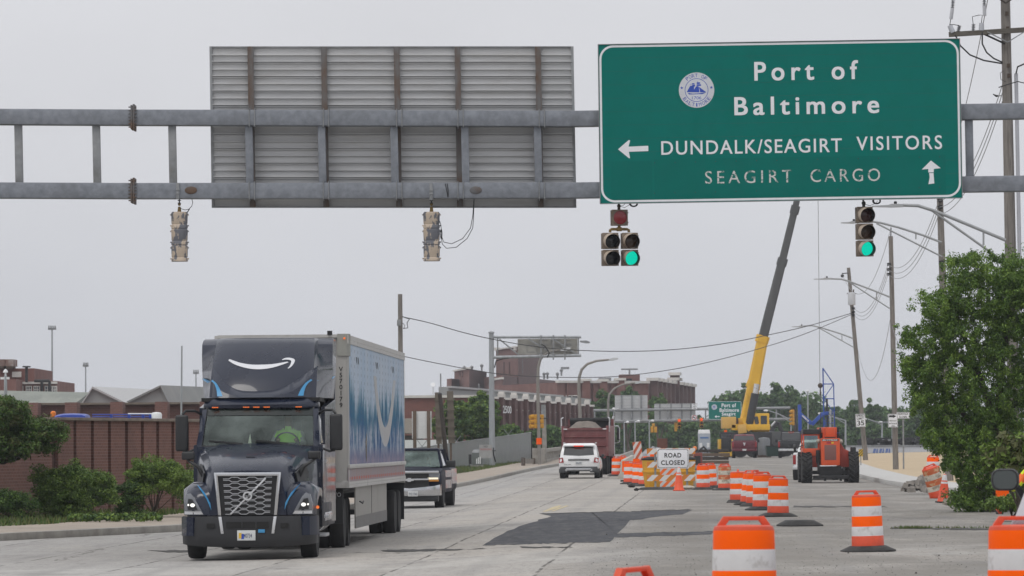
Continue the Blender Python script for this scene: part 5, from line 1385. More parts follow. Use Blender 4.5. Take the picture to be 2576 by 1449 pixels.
# bumper
m = M(); rings = []
for x,y in ((-1.22,0.62),(-1.19,0.34),(-1.08,0.14),(-0.85,0.05),(-0.5,0.02),(0,0.0),(0.5,0.02),(0.85,0.05),(1.08,0.14),(1.19,0.34),(1.22,0.62)):
    k = abs(x) / 1.22
    zb = 0.235 + 0.06 * k ** 4
    rings.append([(x,y + 0.05,zb),(x,y + 0.015,zb + 0.06),(x,y,0.45),(x,y + 0.01,0.70),(x,y + 0.02,0.785),(x * 0.97,y + 0.16,0.785),(x * 0.97,y + 0.2,zb)])
m.loft(rings); bp = m.build('bumper',mat('bumper_dark_grey',(0.022,0.023,0.026),0.5,0,0.15,3),tk,smooth=50)
for s_ in (-1,1):
    m = M(); rings = []
    for x,y in ((1.235,0.6),(1.205,0.33),(1.1,0.125),(0.98,0.075)):
        rings.append([(s_ * x,y,0.44),(s_ * x,y,0.775),(s_ * x * 0.97,y + 0.03,0.775),(s_ * x * 0.97,y + 0.03,0.44)])
    m.loft(rings); m.build('bumper_end',NAVY,bp)
m = M(); m.bx(-0.38,0.38,-0.012,0.05,0.575,0.685); [m.bx(s_ * 0.66 - 0.07,s_ * 0.66 + 0.07,0.005,0.06,0.575,0.66) for s_ in (-1,1)]; m.build('bumper_vent',mat('vent_black',(0.005,0.005,0.005),0.7),bp,smooth=0)
for x in (-0.1,0.15): m = M(); m.bx(x - 0.012,x + 0.012,-0.018,0.02,0.575,0.685); m.build('vent_bar',BLKP,bp,smooth=0)
pl = plate(tk,'3240734',-0.02,-0.02,0.445,0.325,0.18,None,None,0,0.62,0.42)
m = M(); m.box((-0.13,-0.0272,0.44),(0.05,0.002,0.1)); m.build('plate_mark',mat('plate_yellow',(0.7,0.45,0.05),0.5),pl); m = M(); m.box((-0.085,-0.0272,0.425),(0.05,0.002,0.09)); m.build('plate_mark',BLUE,pl)
m = M(); m.box((0.25,-0.005,0.52),(0.12,0.02,0.06)); m.build('toll_tag',LBLUE,tk,bevel=0.004)
# cab: a shell one can look into
CABF = [(0.9,2.25,1.15),(2.04,2.30,1.125),(2.72,2.9,1.055)]        # z, y, half width at the windscreen plane
m = M()
for s_ in (-1,1):                                     # screen pillars
    m.loft([[(s_ * 1.03,2.24,2.03),(s_ * 1.14,2.34,2.03),(s_ * 1.15,2.5,2.03),(s_ * 1.05,2.42,2.03)],[(s_ * 0.985,2.86,2.72),(s_ * 1.07,2.92,2.72),(s_ * 1.08,3.08,2.72),(s_ * 1.0,3.02,2.72)]])
    m.bx(s_ * 1.12,s_ * 1.17,2.32,3.3,0.75,2.06)
    m.loft([[(s_ * 1.17,3.3,0.6),(s_ * 1.12,3.3,0.6),(s_ * 1.12,5.5,0.6),(s_ * 1.22,5.5,0.6)],[(s_ * 1.17,3.3,2.75),(s_ * 1.1,3.3,2.75),(s_ * 1.1,5.5,2.92),(s_ * 1.22,5.5,2.92)]])
m.bx(-1.12,1.12,2.26,2.34,1.4,2.03)
m.build('cab_shell',NAVY,tk,smooth=30)
m = M(); m.bx(-1.1,1.1,4.2,4.3,0.8,2.9); m.bx(-1.1,1.1,2.34,4.2,0.8,0.9); m.bx(-1.08,1.08,2.36,2.85,1.5,2.02); m.bx(-1.1,1.1,2.95,4.25,2.86,2.93); m.build('interior',INTER,tk,smooth=0)
m = M(); q = []
for z,y,w in ((2.03,2.24,1.03),(2.38,2.535,1.01),(2.73,2.86,0.985)):
    q.append([(x * w,y + 0.12 * abs(x) ** 2.5 - 0.06,z) for x in (-1,-0.66,-0.33,0,0.33,0.66,1)])
m.loft(q,0,caps=False,closed=False); ws = m.build('windscreen',GLASS,tk,smooth=60)
m = M(); q = []
for z,y,w in ((2.60,2.735,0.99),(2.73,2.855,0.98)):
    q.append([(x * w,y + 0.12 * abs(x) ** 2.5 - 0.068,z) for x in (-1,-0.66,-0.33,0,0.33,0.66,1)])
m.loft(q,0,caps=False,closed=False); m.build('sun_band',SHADE,ws,smooth=60)
m = M(); q = [(-1.035,2.30,2.03),(-0.99,2.92,2.735),(0.99,2.92,2.735),(1.035,2.30,2.03),(0.68,2.21,2.025),(0,2.17,2.025),(-0.68,2.21,2.025),(-1.035,2.30,2.03)]
m.tube(q,0.022,6); m.build('screen_seal',BLKP,ws)
for x0,x1 in ((-0.12,-0.88),(0.7,-0.02)):
    m = M(); a = Vector((x0,2.16,2.045)); b = Vector((x1,2.24,2.115)); m.tube([a,b],0.012,6); m.bar(a.lerp(b,0.45) + Vector((0.2,-0.01,0.0)),b + Vector((-0.02,-0.01,0.02)),0.02,0.03); m.build('wiper',BLKP,tk)
# header with marker lights
m = M(); rings = []
for x,y in ((-1.08,3.3),(-1.06,2.98),(-0.9,2.84),(-0.5,2.76),(0,2.74),(0.5,2.76),(0.9,2.84),(1.06,2.98),(1.08,3.3)):
    rings.append([(x * 0.99,y + 0.08,2.70),(x,y,2.74),(x,y - 0.01,2.80),(x * 0.98,y + 0.09,2.90),(x * 0.96,y + 0.22,2.95),(x * 0.9,y + 0.6,2.96),(x * 0.9,y + 0.6,2.70)])
m.loft(rings); hd = m.build('roof_header',NAVY,tk,smooth=50)
for x in (-0.83,-0.25,-0.06,0.13,0.72):
    yy = 2.735 + 0.08 * (abs(x) / 0.9) ** 2
    for k in range(4):
        m = M(); m.box((x - 0.045 + 0.03 * k,yy,2.752),(0.022,0.03,0.018)); m.build('marker_light',AMBER,hd,smooth=0)
# roof fairing
m = M(); rings = []
for z,yf,w,bw_ in ((2.93,2.98,0.97,1.2),(3.15,3.1,0.965,1.22),(3.45,3.36,0.955,1.235),(3.75,3.7,0.94,1.24),(3.95,3.98,0.93,1.24),(4.03,4.12,0.92,1.235),(4.075,4.4,0.9,1.22),(4.09,4.9,0.86,1.18)):
    h = [(0,yf - 0.1),(w * 0.5,yf - 0.06),(w * 0.85,yf + 0.02),(w,yf + 0.16),(w + 0.04,yf + 0.5),(bw_,max(4.55,yf + 0.62)),(bw_,5.6)]
    rings.append([(x,y,z) for x,y in h] + [(-x,y,z) for x,y in reversed(h[1:])])
m.loft(rings); fr = m.build('roof_fairing',NAVY,tk,smooth=28)
def fy(x,z):
    """front of the fairing"""
    zs = [2.93,3.15,3.45,3.75,3.95,4.03]; ys_ = [2.98,3.1,3.36,3.7,3.98,4.12]
    yf = float(np.interp(z,zs,ys_)); w = 0.95; a = abs(x) / w
    return yf + float(np.interp(a,[0,0.5,0.85,1.0],[-0.1,-0.06,0.02,0.16]))
def onfair(poly,name,mt,off=0.012,th=0.0,sub=6):
    m = M(); n = len(poly)
    m.add([(x,fy(x,z) - off,z) for x,z in poly] + [(x,fy(x,z) + 0.02,z - 0.01) for x,z in poly],[(i,(i + 1) % n,n + (i + 1) % n,n + i) for i in range(n)])
    return m
def ribbon(up,lo,mt,name,off=0.012,parent=None,off2=None):
    """a band between two polylines lying on the fairing"""
    m = M(); A = [(x,fy(x,z) - off,z) for x,z in up]; B = [(x,fy(x,z) - (off2 or off),z) for x,z in lo]
    A2 = [(x,fy(x,z) + 0.02,z) for x,z in up]; B2 = [(x,fy(x,z) + 0.02,z) for x,z in lo]
    m.loft([[a,b,b2,a2] for a,b,a2,b2 in zip(A,B,A2,B2)]); return m.build(name,mt,parent or tk,smooth=50)
def c1(X,Y,y=3.6):
    Z = TY + y; p = FPX / Z; s = p * 5.76; cx_ = (( -4.74 + 0.021 * y) * p + CX); cc = (cx_ * 1.59 - 720) * 3.623
    return ((X - cc) / s,2.0 + (1671 - Y) / s)
def crv(pts,n=28):
    xs_ = [q[0] for q in pts]; t_ = np.linspace(0,len(pts) - 1,n)
    # Catmull-Rom
    out_ = []
    for tt in t_:
        i = min(int(tt),len(pts) - 2); f = tt - i
        p0,p1,p2,p3 = (Vector(pts[max(i - 1,0)]),Vector(pts[i]),Vector(pts[i + 1]),Vector(pts[min(i + 2,len(pts) - 1)]))
        q = 0.5 * ((2 * p1) + (p2 - p0) * f + (2 * p0 - 5 * p1 + 4 * p2 - p3) * f * f + (3 * p1 - p0 - 3 * p2 + p3) * f ** 3); out_.append((q.x,q.y))
    return out_
WHT = mat('white_decal',(0.64,0.65,0.68),0.4,0,0.03)
up = crv([c1(*q) for q in [(712,383),(800,415),(900,445),(1050,468),(1200,470),(1350,462),(1470,443),(1562,428)]])
lo = crv([c1(*q) for q in [(695,402),(780,455),(900,500),(1050,532),(1200,537),(1350,515),(1480,475),(1572,440)]])
ribbon(up,lo,WHT,'curved_arrow',0.014,fr)
up = crv([c1(*q) for q in [(1475,398),(1520,374),(1590,370),(1640,385),(1662,410),(1650,455),(1620,500),(1580,530)]])
lo = crv([c1(*q) for q in [(1482,404),(1530,398),(1580,402),(1605,412),(1612,432),(1605,465),(1588,500),(1566,526)]])
ribbon(up,lo,WHT,'curved_arrow',0.014,fr)
# raised collar in a curve under the arrow
up = crv([c1(*q) for q in [(470,500),(560,600),(660,700),(780,795),(900,843),(1040,857),(1200,857),(1350,848),(1500,815),(1640,745),(1800,630),(1920,540),(1995,485)]],40)
lo = crv([c1(*q) for q in [(500,640),(540,760),(620,840),(720,890),(850,920),(1000,930),(1180,932),(1350,928),(1500,912),(1640,870),(1780,780),(1900,640),(1992,510)]],40)
ribbon(up,lo,NAVY,'fairing_collar',0.015,fr,0.10)
ribbon(lo,[(x,2.93) for x,z in lo],NAVY,'fairing_base',0.10,fr,0.11)
for s_ in (-1,1):
    up = [(s_ * x,z) for x,z in crv([(0.70,2.96),(0.75,3.08),(0.83,3.2),(0.92,3.27)],10)]
    lo = [(s_ * x,z) for x,z in crv([(0.80,2.96),(0.82,3.08),(0.87,3.19),(0.945,3.25)],10)]
    ribbon(up,lo,LBLUE,'blue_flash',0.115,fr)
    m = M(); m.add([(s_ * 0.99,3.62,3.25),(s_ * 1.235,4.6,3.335),(s_ * 1.245,4.62,3.345),(s_ * 1.245,5.2,3.36),(s_ * 1.245,5.2,3.35),(s_ * 1.245,4.62,3.30),(s_ * 1.0,3.7,3.19)],[tuple(range(7))]); m.build('blue_flash',LBLUE,fr,smooth=0)
m = M(); m.bx(-1.22,1.22,5.45,5.62,1.0,4.08); m.build('sleeper_back',NAVY,tk,bevel=0.01)
# doors, mirrors, steps, tanks
for s_ in (-1,1):
    m = M(); m.bx(s_ * 1.17,s_ * 1.19,2.36,3.28,0.8,2.05); dr = m.build('door',NAVY,tk,bevel=0.006)
    m = M(); m.add([(s_ * 1.15,2.5,2.08),(s_ * 1.15,3.25,2.08),(s_ * 1.1,3.25,2.68),(s_ * 1.08,2.98,2.68)],[(0,1,2,3)]); m.build('side_window',mat('side_glass',(0.35,0.38,0.4),0.1,0.2,0.1,coat=0.8) if s_ > 0 else TINT,dr,smooth=0)
    m = M(); m.bx(s_ * 1.19,s_ * 1.22,2.95,3.15,1.72,1.78); m.build('handle',SILV,dr)
    m = M(); m.tube([(s_ * 1.08,2.95,2.62),(s_ * 1.2,2.75,2.69),(s_ * 1.36,2.62,2.69),(s_ * 1.42,2.6,2.62)],0.025,8)
    mr_ = m.build('mirror_arm',BLKP,tk)
    m = M(); m.tube([(s_ * 1.14,2.5,2.0),(s_ * 1.3,2.55,1.93),(s_ * 1.4,2.58,1.95)],0.022,8); m.build('mirror_stay',BLKP,tk)
    m = M(); m.box((s_ * 1.425,2.58,2.28),(0.235,0.16,0.67)); m.build('mirror',BLKP,mr_,bevel=0.05,seg=3)
    m = M(); m.tube([(s_ * 0.86,0.85,1.5),(s_ * 0.95,0.8,1.66),(s_ * 1.12,0.85,1.77),(s_ * 1.15,0.9,1.8)],[0.05,0.035,0.025,0.025],8); ha = m.build('bonnet_mirror_arm',BLKP,tk)
    m = M(); m.box((s_ * 1.14,0.88,1.865),(0.23,0.16,0.145)); m.build('bonnet_mirror',BLKP,ha,bevel=0.035,seg=3)
    m = M(); m.tube([(s_ * 0.9,2.75,0.72),(s_ * 0.9,4.7,0.72)],0.31,24); tn = m.build('fuel_tank',mat('polished_tank',(0.6,0.61,0.63),0.25,0.9,0.1,2) if s_ > 0 else ALLOY,tk)
    m = M(); m.bx(s_ * 1.0,s_ * 1.24,2.5,3.3,0.36,0.42); m.bx(s_ * 1.05,s_ * 1.24,2.5,3.3,0.7,0.76); m.build('step',ALLOY,tk,bevel=0.01)
    m = M(); m.bx(s_ * 1.12,s_ * 1.2,2.0,5.5,0.55,0.98); m.build('side_skirt',mat('skirt_dark',(0.015,0.017,0.024),0.45,0.0,0.1,spec=0.2),tk,bevel=0.01)
text('320280',0.22,0.07,SILV,tk,T(1.13,2.1,1.5) @ RZ(90) @ RX(90),'fleet_number',0.02)
m = M(); m.bx(-0.45,0.45,1.6,10.2,0.6,0.9); m.bx(-1.0,1.0,1.2,1.34,0.42,0.55); m.bx(-0.6,0.6,1.0,4.5,0.35,0.7); m.bx(-1.0,1.0,8.15,8.3,0.45,0.6); m.bx(-1.0,1.0,9.5,9.65,0.45,0.6); m.build('chassis',DARKM,tk,smooth=0)
for y in (8.2,9.55):
    for s_ in (-1,1): wheel(tk,s_ * 1.09,y,0.5,0.27,ALLOY,0.58); wheel(tk,s_ * 0.77,y,0.5,0.27,ALLOY,0.58)
for s_ in (-1,1):
    m = M(); m.bx(s_ * 0.74,s_ * 1.24,7.45,7.5,0.5,1.16); m.bx(s_ * 0.74,s_ * 1.24,7.5,10.2,1.14,1.17); qf = m.build('quarter_fender',BLKP,tk,bevel=0.01)
    if s_ > 0: text('VOLVO',0.34,0.085,SILV,qf,FR(1.03,7.44,1.07),'fender_lettering',0,0.01)
m = M()
for k in range(3): m.tube([(-0.4 + 0.15 * k,5.65,2.0),(-0.4 + 0.2 * k,6.2,1.5),(-0.3 + 0.1 * k,6.9,1.9)],0.02,6)
m.build('air_line',CABLE,tk)
# the driver
dv = thing('person','lorry driver in a lime hi-vis vest behind the steering wheel','person',tk.matrix_world @ Vector((0,0,0)))
dv.location = Vector((-4.74 + 0.062 + 0.5,TY + 3.2,gz(-4.74,TY) + 0.26))
J = [(0,0.05,1.5,(0.17,0.13)),(0,0.06,1.75,(0.17,0.12)),(0,0.04,2.0,(0.19,0.12)),(0,0.0,2.12,0.06),(0,-0.02,2.2,(0.08,0.095)),(0,-0.03,2.31,(0.085,0.105)),(0,-0.02,2.38,0.06),
     (-0.21,0.04,2.02,0.07),(-0.29,-0.12,1.8,0.055),(-0.18,-0.42,1.86,0.04),(-0.15,-0.5,1.9,0.04),(0.21,0.04,2.02,0.07),(0.29,-0.12,1.8,0.055),(0.18,-0.42,1.86,0.04),(0.15,-0.5,1.9,0.04),
     (-0.12,-0.1,1.42,0.1),(-0.14,-0.5,1.45,0.08),(-0.14,-0.55,1.05,0.06),(0.12,-0.1,1.42,0.1),(0.14,-0.5,1.45,0.08),(0.14,-0.55,1.05,0.06)]
E = [(0,1),(1,2),(2,3),(3,4),(4,5),(5,6),(2,7),(7,8),(8,9),(9,10),(2,11),(11,12),(12,13),(13,14),(0,15),(15,16),(16,17),(0,18),(18,19),(19,20)]
skinbody('body',J,E,([LIME,SKIN,CLOTH,GREYS],lambda c: 1 if c.z > 2.1 or c.y < -0.38 and c.z > 1.7 else (2 if c.z < 1.5 else (3 if abs(c.x) > 0.235 else 0))),dv)
m = M(); m.ball((0,0.0,2.37),0.1,12,sz=0.8); m.build('hair',HAIR,dv)
m = M(); m.bx(-0.25,0.25,0.15,0.3,1.35,2.25); m.bx(-0.26,0.26,-0.25,0.25,1.25,1.38); m.tube([(0,0,0.9),(0,0,1.3)],0.1,8)
st = m.build('driver_seat',INTER,tk,bevel=0.03); st.location = (0.5,3.2,0.26)
m = M(); m.tube([(0.5 + 0.22 * math.cos(R(a * 15)),2.75 - 0.06 * math.sin(R(a * 15)),2.08 + 0.2 * math.sin(R(a * 15))) for a in range(25)],0.016,6,caps=False); m.bar((0.28,2.75,2.08),(0.72,2.75,2.08),0.03,0.03); m.tube([(0.5,2.75,2.08),(0.5,2.6,1.85)],0.03,6); m.build('steering_wheel',BLKP,tk)
m = M(); m.prism([(-0.2,2.05),(-0.13,2.05),(-0.155,2.26)],0,0.05,0,T(0,2.5,0) @ RX(90)); m.build('dashboard_pennant',mat('pale_pennant',(0.6,0.62,0.5),0.8),tk,smooth=0)

# ---------------------------------------------------------------- the box trailer
def trailer_side():
    t = NT('scraped_trailer_graphic'); x = t.xyz()
    y,z = x[1],x[2]
    st1 = t.noise(1.0,6,0.7,t.mapping((1,1.7,0.28)))
    st2 = t.noise(1.0,5,0.7,t.mapping((1,3.0,0.9),loc=(0,3,1)))
    st3 = t.noise(1.0,5,0.65,t.mapping((1,0.9,0.5),loc=(0,9,4)))
    pale = t.mix(t.rng(st3,0.35,0.65),(0.42,0.52,0.64),(0.52,0.58,0.66))
    zz = t.math('ADD',z,t.math('MULTIPLY',t.math('SUBTRACT',st1,0.5),3.6))
    blue = t.mix(t.rng(zz,2.1,2.9),(0.04,0.115,0.26),(0.05,0.18,0.27))
    base = t.mix(t.rng(zz,2.78,3.15),blue,pale)
    scr = t.math('MULTIPLY',t.rng(st2,0.48,0.56),t.math('MULTIPLY',t.rng(z,1.75,1.95),t.rng(t.math('ADD',z,t.math('MULTIPLY',st3,0.8)),2.95,2.65)))
    base = t.mix(t.math('MULTIPLY',scr,0.9),base,(0.46,0.5,0.57))
    base = t.mix(t.math('MULTIPLY',t.rng(z,2.02,1.72),t.rng(st1,0.35,0.6,0.35,0.9)),base,(0.36,0.3,0.36))
    rv = t.math('MULTIPLY',t.rng(t.math('PINGPONG',y,0.42),0.05,0.1,1,0),t.rng(t.math('PINGPONG',z,0.075),0.02,0.04,1,0))
    base = t.mix(t.math('MULTIPLY',rv,0.4),base,(0.12,0.15,0.2))
    seam = t.rng(t.math('PINGPONG',y,0.61),0.006,0.016,1,0)
    base = t.mix(t.math('MULTIPLY',seam,0.35),base,(0.15,0.17,0.2))
    t.col(base); t.set(rough=0.7,spec=0.06); return t.mat
TRG = mat('trailer_grey',(0.4,0.39,0.37),0.5,0.15,0.1,1.5,c2=(0.25,0.235,0.215),s2=1.2,lo=0.5,hi=0.8,stretch=(1,1,0.5))
TRL = mat('trailer_pale_rail',(0.5,0.49,0.47),0.5,0.2,0.12,2,c2=(0.3,0.28,0.26),s2=2,lo=0.55,hi=0.8)
tl_ = thing('box_trailer','long box trailer with scraped blue side graphic numbered V570179 behind the navy tractor','trailer',(-4.515,80.0,gz(-4.5,84)),R(-2.4))
ZT,ZB,LT = 4.19,1.22,16.15
m = M(); m.bx(-1.29,1.285,0.02,LT,ZB,ZT - 0.02); m.build('body',TRG,tl_)
m = M(); m.bx(1.285,1.297,0.3,LT - 0.12,1.62,ZT - 0.16); m.build('side_panel',trailer_side(),tl_,smooth=0)
PINK = NT('lower_side_band'); xx = PINK.xyz()
pb = PINK.mix(PINK.rng(PINK.noise(1.0,5,0.7,PINK.mapping((1,3.5,1.2))),0.4,0.6),(0.34,0.30,0.32),(0.36,0.28,0.27))
dash = PINK.math('MULTIPLY',PINK.rng(PINK.math('PINGPONG',xx[1],0.3),0.14,0.16),PINK.math('MULTIPLY',PINK.rng(xx[2],1.355,1.36),PINK.rng(xx[2],1.415,1.41)))
pb = PINK.mix(PINK.math('MULTIPLY',dash,0.8),pb,(0.5,0.1,0.07)); PINK.col(pb); PINK.set(rough=0.7,spec=0.08)
m = M(); m.bx(1.285,1.299,0.0,LT - 0.12,1.3,1.6); m.build('lower_band',PINK.mat,tl_,smooth=0)
m = M(); m.bx(1.27,1.33,0.05,LT,1.575,1.66); m.build('rub_rail',TRL,tl_,bevel=0.015)
m = M(); m.bx(1.22,1.315,-0.02,LT,1.2,1.32)
for k in range(54): m.lathe([(0.012,0),(0.008,0.008)],6,0,T(1.315,0.2 + k * 0.3,1.27) @ RY(90))
m.build('bottom_rail',TRL,tl_,bevel=0.0)
m = M(); m.bx(1.24,1.312,0.0,LT,ZT - 0.17,ZT); 
for k in range(54): m.lathe([(0.012,0),(0.008,0.008)],6,0,T(1.312,0.2 + k * 0.3,ZT - 0.09) @ RY(90))
m.build('top_rail',TRL,tl_)
m = M(); m.bx(-1.312,-1.24,0.0,LT,ZT - 0.17,ZT); m.bx(-1.24,1.24,-0.03,0.06,ZT - 0.05,ZT + 0.01); m.build('roof_edge',TRL,tl_)
m = M(); rings = [[(1.30 - 0.02 * 0,0.3,z),(1.305,0.12,z),(1.27,0.01,z),(1.15,-0.03,z),(1.02,-0.03,z),(1.02,0.3,z)] for z in (1.32,ZT - 0.17)]; m.loft(rings); cp = m.build('corner_post',TRG,tl_,smooth=40)
m = M(); rings = [[(1.325,0.36,z),(1.33,0.1,z),(1.28,-0.02,z),(1.14,-0.06,z),(1.1,-0.06,z),(1.1,0.3,z)] for z in (3.78,ZT + 0.02)]; m.loft(rings); m.build('corner_cap',mat('cap_grey',(0.33,0.33,0.3),0.5,0.2,0.12,3),tl_,smooth=40)
m = M(); m.ball((1.24,-0.05,ZT - 0.07),0.022,8); m.build('marker_light',AMBER,tl_)
for i,ch in enumerate('V570179'): text(ch,None if ch != '1' else None,0.092,BLACK,cp,FR(1.165,-0.036,3.52 - 0.117 * i),'trailer_number',0,0.012)
m = M(); m.tube([(1.0,-0.08,1.3),(1.0,-0.08,ZT - 0.1)],0.018,6); m.tube([(0.95,-0.08,1.3),(0.95,-0.08,3.9)],0.025,6); m.build('front_pipe',DARKM,tl_)
m = M(); m.bx(-1.28,1.28,-0.02,0.06,1.2,1.34); m.build('front_sill',TRL,tl_,bevel=0.01)
def parab(y0,z0,w,h,n=24): return [(y0 + w * (2 * i / n - 1),z0 + h * (2 * i / n - 1) ** 2) for i in range(n + 1)]
o1,i1 = parab(9.9,2.0,3.3,1.5),parab(9.9,2.42,2.55,1.08)
m = M(); m.loft([[(1.298,a,b),(1.298,c,d),(1.3005,c,d),(1.3005,a,b)] for (a,b),(c,d) in zip(o1,i1)]); m.build('smile_arc',mat('pale_grey_graphic',(0.42,0.42,0.42),0.5,0,0.06,2,c2=(0.42,0.5,0.58),s2=0.9,lo=0.5,hi=0.7),tl_,smooth=0)
for yy in (2.0,7.2,12.0):
    m = M()
    for dx in (0,0.42): m.add([(1.2985,yy + dx,3.8),(1.2985,yy + dx + 0.2,3.8),(1.2985,yy + dx + 0.34,3.67),(1.2985,yy + dx + 0.3,3.64),(1.2985,yy + dx + 0.1,3.7)],[(0,1,2,3,4)])
    m.build('quote_mark',BLACK,tl_,smooth=0)
m = M(); m.add([(1.2985,4.3,2.1),(1.2985,4.6,2.3),(1.2985,4.75,2.1),(1.2985,4.7,1.75),(1.2985,4.5,1.68),(1.2985,4.35,1.85)],[(0,1,2,3,4,5)]); m.build('side_gash',mat('gash_dark',(0.1,0.085,0.07),0.8,0,0.3,9,c2=(0.35,0.32,0.28),s2=7,lo=0.5,hi=0.6),tl_,smooth=0)
m = M(); m.bx(1.2,1.225,2.6,11.2,0.36,1.2); sk_ = m.build('side_skirt',mat('skirt_pale',(0.32,0.31,0.285),0.5,0.1,0.1,1.2,c2=(0.3,0.285,0.26),s2=1.0,lo=0.5,hi=0.75),tl_,smooth=0)
m = M(); m.bx(1.226,1.232,2.6,11.2,0.36,0.6); m.build('skirt_flap',mat('skirt_flap_grey',(0.17,0.165,0.16),0.6,0,0.1,2),sk_,smooth=0)
m = M(); m.bx(1.2255,1.231,6.8,6.83,0.6,1.2); m.build('skirt_seam',DARKM,sk_,smooth=0)
m = M(); m.bx(-1.2,-1.17,2.6,11.2,0.36,1.2); m.build('side_skirt',TRG,tl_,smooth=0)
for y in (14.0,15.35):
    for s_ in (-1,1): wheel(tl_,s_ * 1.09,y,0.5,0.27,ALLOY,0.58); wheel(tl_,s_ * 0.77,y,0.5,0.27,ALLOY,0.58)
m = M(); m.bx(-0.5,0.5,0.6,LT,1.0,1.22); m.bx(-0.95,0.95,13.95,14.05,0.45,0.55); m.bx(-0.95,0.95,15.3,15.4,0.45,0.55); m.bx(-1.0,-0.85,2.2,2.35,0.35,1.2); m.bx(0.85,1.0,2.2,2.35,0.35,1.2); m.bx(-0.6,0.6,12.8,16.0,0.85,1.2); m.build('chassis',DARKM,tl_,smooth=0)
for s_ in (-1,1):
    m = M(); m.bx(s_ * 0.75,s_ * 1.28,LT - 0.1,LT - 0.07,0.3,1.15); m.build('mud_flap',BLACK,tl_)
m = M(); m.bx(-1.29,1.3,LT - 0.14,LT + 0.03,1.15,ZT + 0.005); m.build('rear_frame',TRG,tl_,bevel=0.01)
m = M(); m.tube([(0.95,-0.02,ZT),(0.95,-0.02,ZT + 0.08)],0.05,10); m.build('vent_stack',DARKM,tl_)
m = M(); m.tube([(1.28,3.0,0.9),(1.33,3.1,0.86),(1.33,3.3,0.9)],0.015,6); m.build('crank_handle',DARKM,tl_)
# ---------------------------------------------------------------- traffic drums
OR1 = mat('bright_orange_sheeting',(1.0,0.115,0.0),0.5,0,0.05,5,c2=(0.9,0.1,0.004),s2=2.5,lo=0.55,hi=0.8,spec=0.12)
OR2 = mat('orange_plastic',(0.66,0.075,0.025),0.5,0,0.1,5,c2=(0.48,0.065,0.03),s2=3,lo=0.5,hi=0.75)
DWHT = mat('white_reflective_band',(0.60,0.595,0.60),0.5,0,0.05,6,c2=(0.36,0.34,0.32),s2=5,lo=0.56,hi=0.72)
RUB = mat('drum_base_rubber',(0.03,0.03,0.03),0.8,0,0.25,6,0.2,30,c2=(0.08,0.075,0.07),s2=3,lo=0.5,hi=0.75)
OR1D = mat('dirty_orange_sheeting',(0.48,0.11,0.03),0.6,0,0.2,5,c2=(0.55,0.36,0.2),s2=4,lo=0.55,hi=0.62)
DWHTD = mat('dirty_white_band',(0.52,0.48,0.40),0.6,0,0.2,8,c2=(0.25,0.21,0.16),s2=5,lo=0.52,hi=0.62)
def drum(label,loc,rz=0.0,group='orange traffic drums',dirty=False,tilt=(0,0),base=True,crush=0.0,sc=1.0):
    t = thing('traffic_drum',label,'traffic drum',loc,R(rz),group)
    if tilt == (0,0): tilt = (rnd.uniform(-1.2,1.2),rnd.uniform(-1.6,1.6))
    t.rotation_euler = (R(tilt[0]),R(tilt[1]),R(rz)); sc *= rnd.uniform(0.985,1.02); t.scale = (sc,sc,sc)
    prof = [(0.262,0.06),(0.27,0.07),(0.268,0.10),(0.265,0.265),(0.262,0.27),(0.2615,0.27),(0.2585,0.415),(0.255,0.42),(0.2545,0.42),(0.2525,0.585),(0.2505,0.59),(0.25,0.59),(0.247,0.75),(0.245,0.755),(0.2445,0.755),(0.241,0.905),(0.232,0.935),(0.2,0.945),(1e-4,0.95)]
    ms = []
    for (r0,z0),(r1,z1) in zip(prof,prof[1:]):
        z = (z0 + z1) / 2
        ms.append(0 if z < 0.267 else 1 if z < 0.418 else 2 if z < 0.588 else 1 if z < 0.753 else 2 if z < 0.9 else 0)
    m = M(); m.lathe(prof,36,0,None,ms)
    if crush:
        for i,q in enumerate(m.v):
            k = max(0,1 - abs(q.z - 0.72) / 0.35); q.x += 0.0
            if q.x > 0.0: q.x -= crush * k * 0.9 * q.x / 0.25
            q.x += 0.06 * q.z; q.z -= 0.05 * k * (q.x > 0.1)
            m.v[i] = q
    m.build('barrel',[OR2,DWHTD if dirty else DWHT,OR1D if dirty else OR1],t,smooth=50)
    m = M(); dx = 0.05 if crush else 0
    for s_ in (-1,1): m.bar((s_ * 0.19 + dx,0,0.93),(s_ * 0.135 + dx,0,1.005),0.055,0.055,up=(0,1,0))
    m.bar((-0.165 + dx,0,1.0),(0.165 + dx,0,1.0),0.05,0.032)
    m.build('handle',OR2,t,bevel=0.01)
    if base:
        m = M(); p = [(0.5,-0.3),(0.5,0.3),(0.3,0.46),(-0.3,0.46),(-0.5,0.3),(-0.5,-0.3),(-0.3,-0.46),(0.3,-0.46)]
        m.loft([[(x * 0.86,y * 0.8,0.0) for x,y in p],[(x * 0.86,y * 0.8,0.025) for x,y in p],[(x * 0.64,y * 0.72,0.075) for x,y in p],[(x * 0.54,y * 0.6,0.1) for x,y in p]])
        m.build('rubber_base',RUB,t,bevel=0.006)
    return t
def og(x,Z,dz=0.0): return onground(x,Z,dz)
drum('orange handle of a drum just rising into the bottom of the picture',og(1597,26.4),55)
drum('nearest tall orange and white drum, cut off by the bottom of the picture',og(1869,32.2),4)
drum('close drum cut off by the right edge of the picture',og(2562,32.0),3)
drum('lone clean drum standing on a wide rubber base right of the fallen base',og(2181,67.3),5)
drum('front drum of the cluster, on a wide black rubber base left of the fallen base',og(1955.5,100.0),15)
drum('second drum from the front of the cluster, half behind the front one',og(1917,110.0),10)
drum('narrowly visible drum squeezed between two others in the middle of the cluster',og(1899,117.0),60)
drum('dented drum with a caved-in top, second from the left of the cluster',og(1883,119.5),-10,crush=0.5)
drum('left-hand drum of the cluster with its handle seen end-on',og(1857,124.5),85)
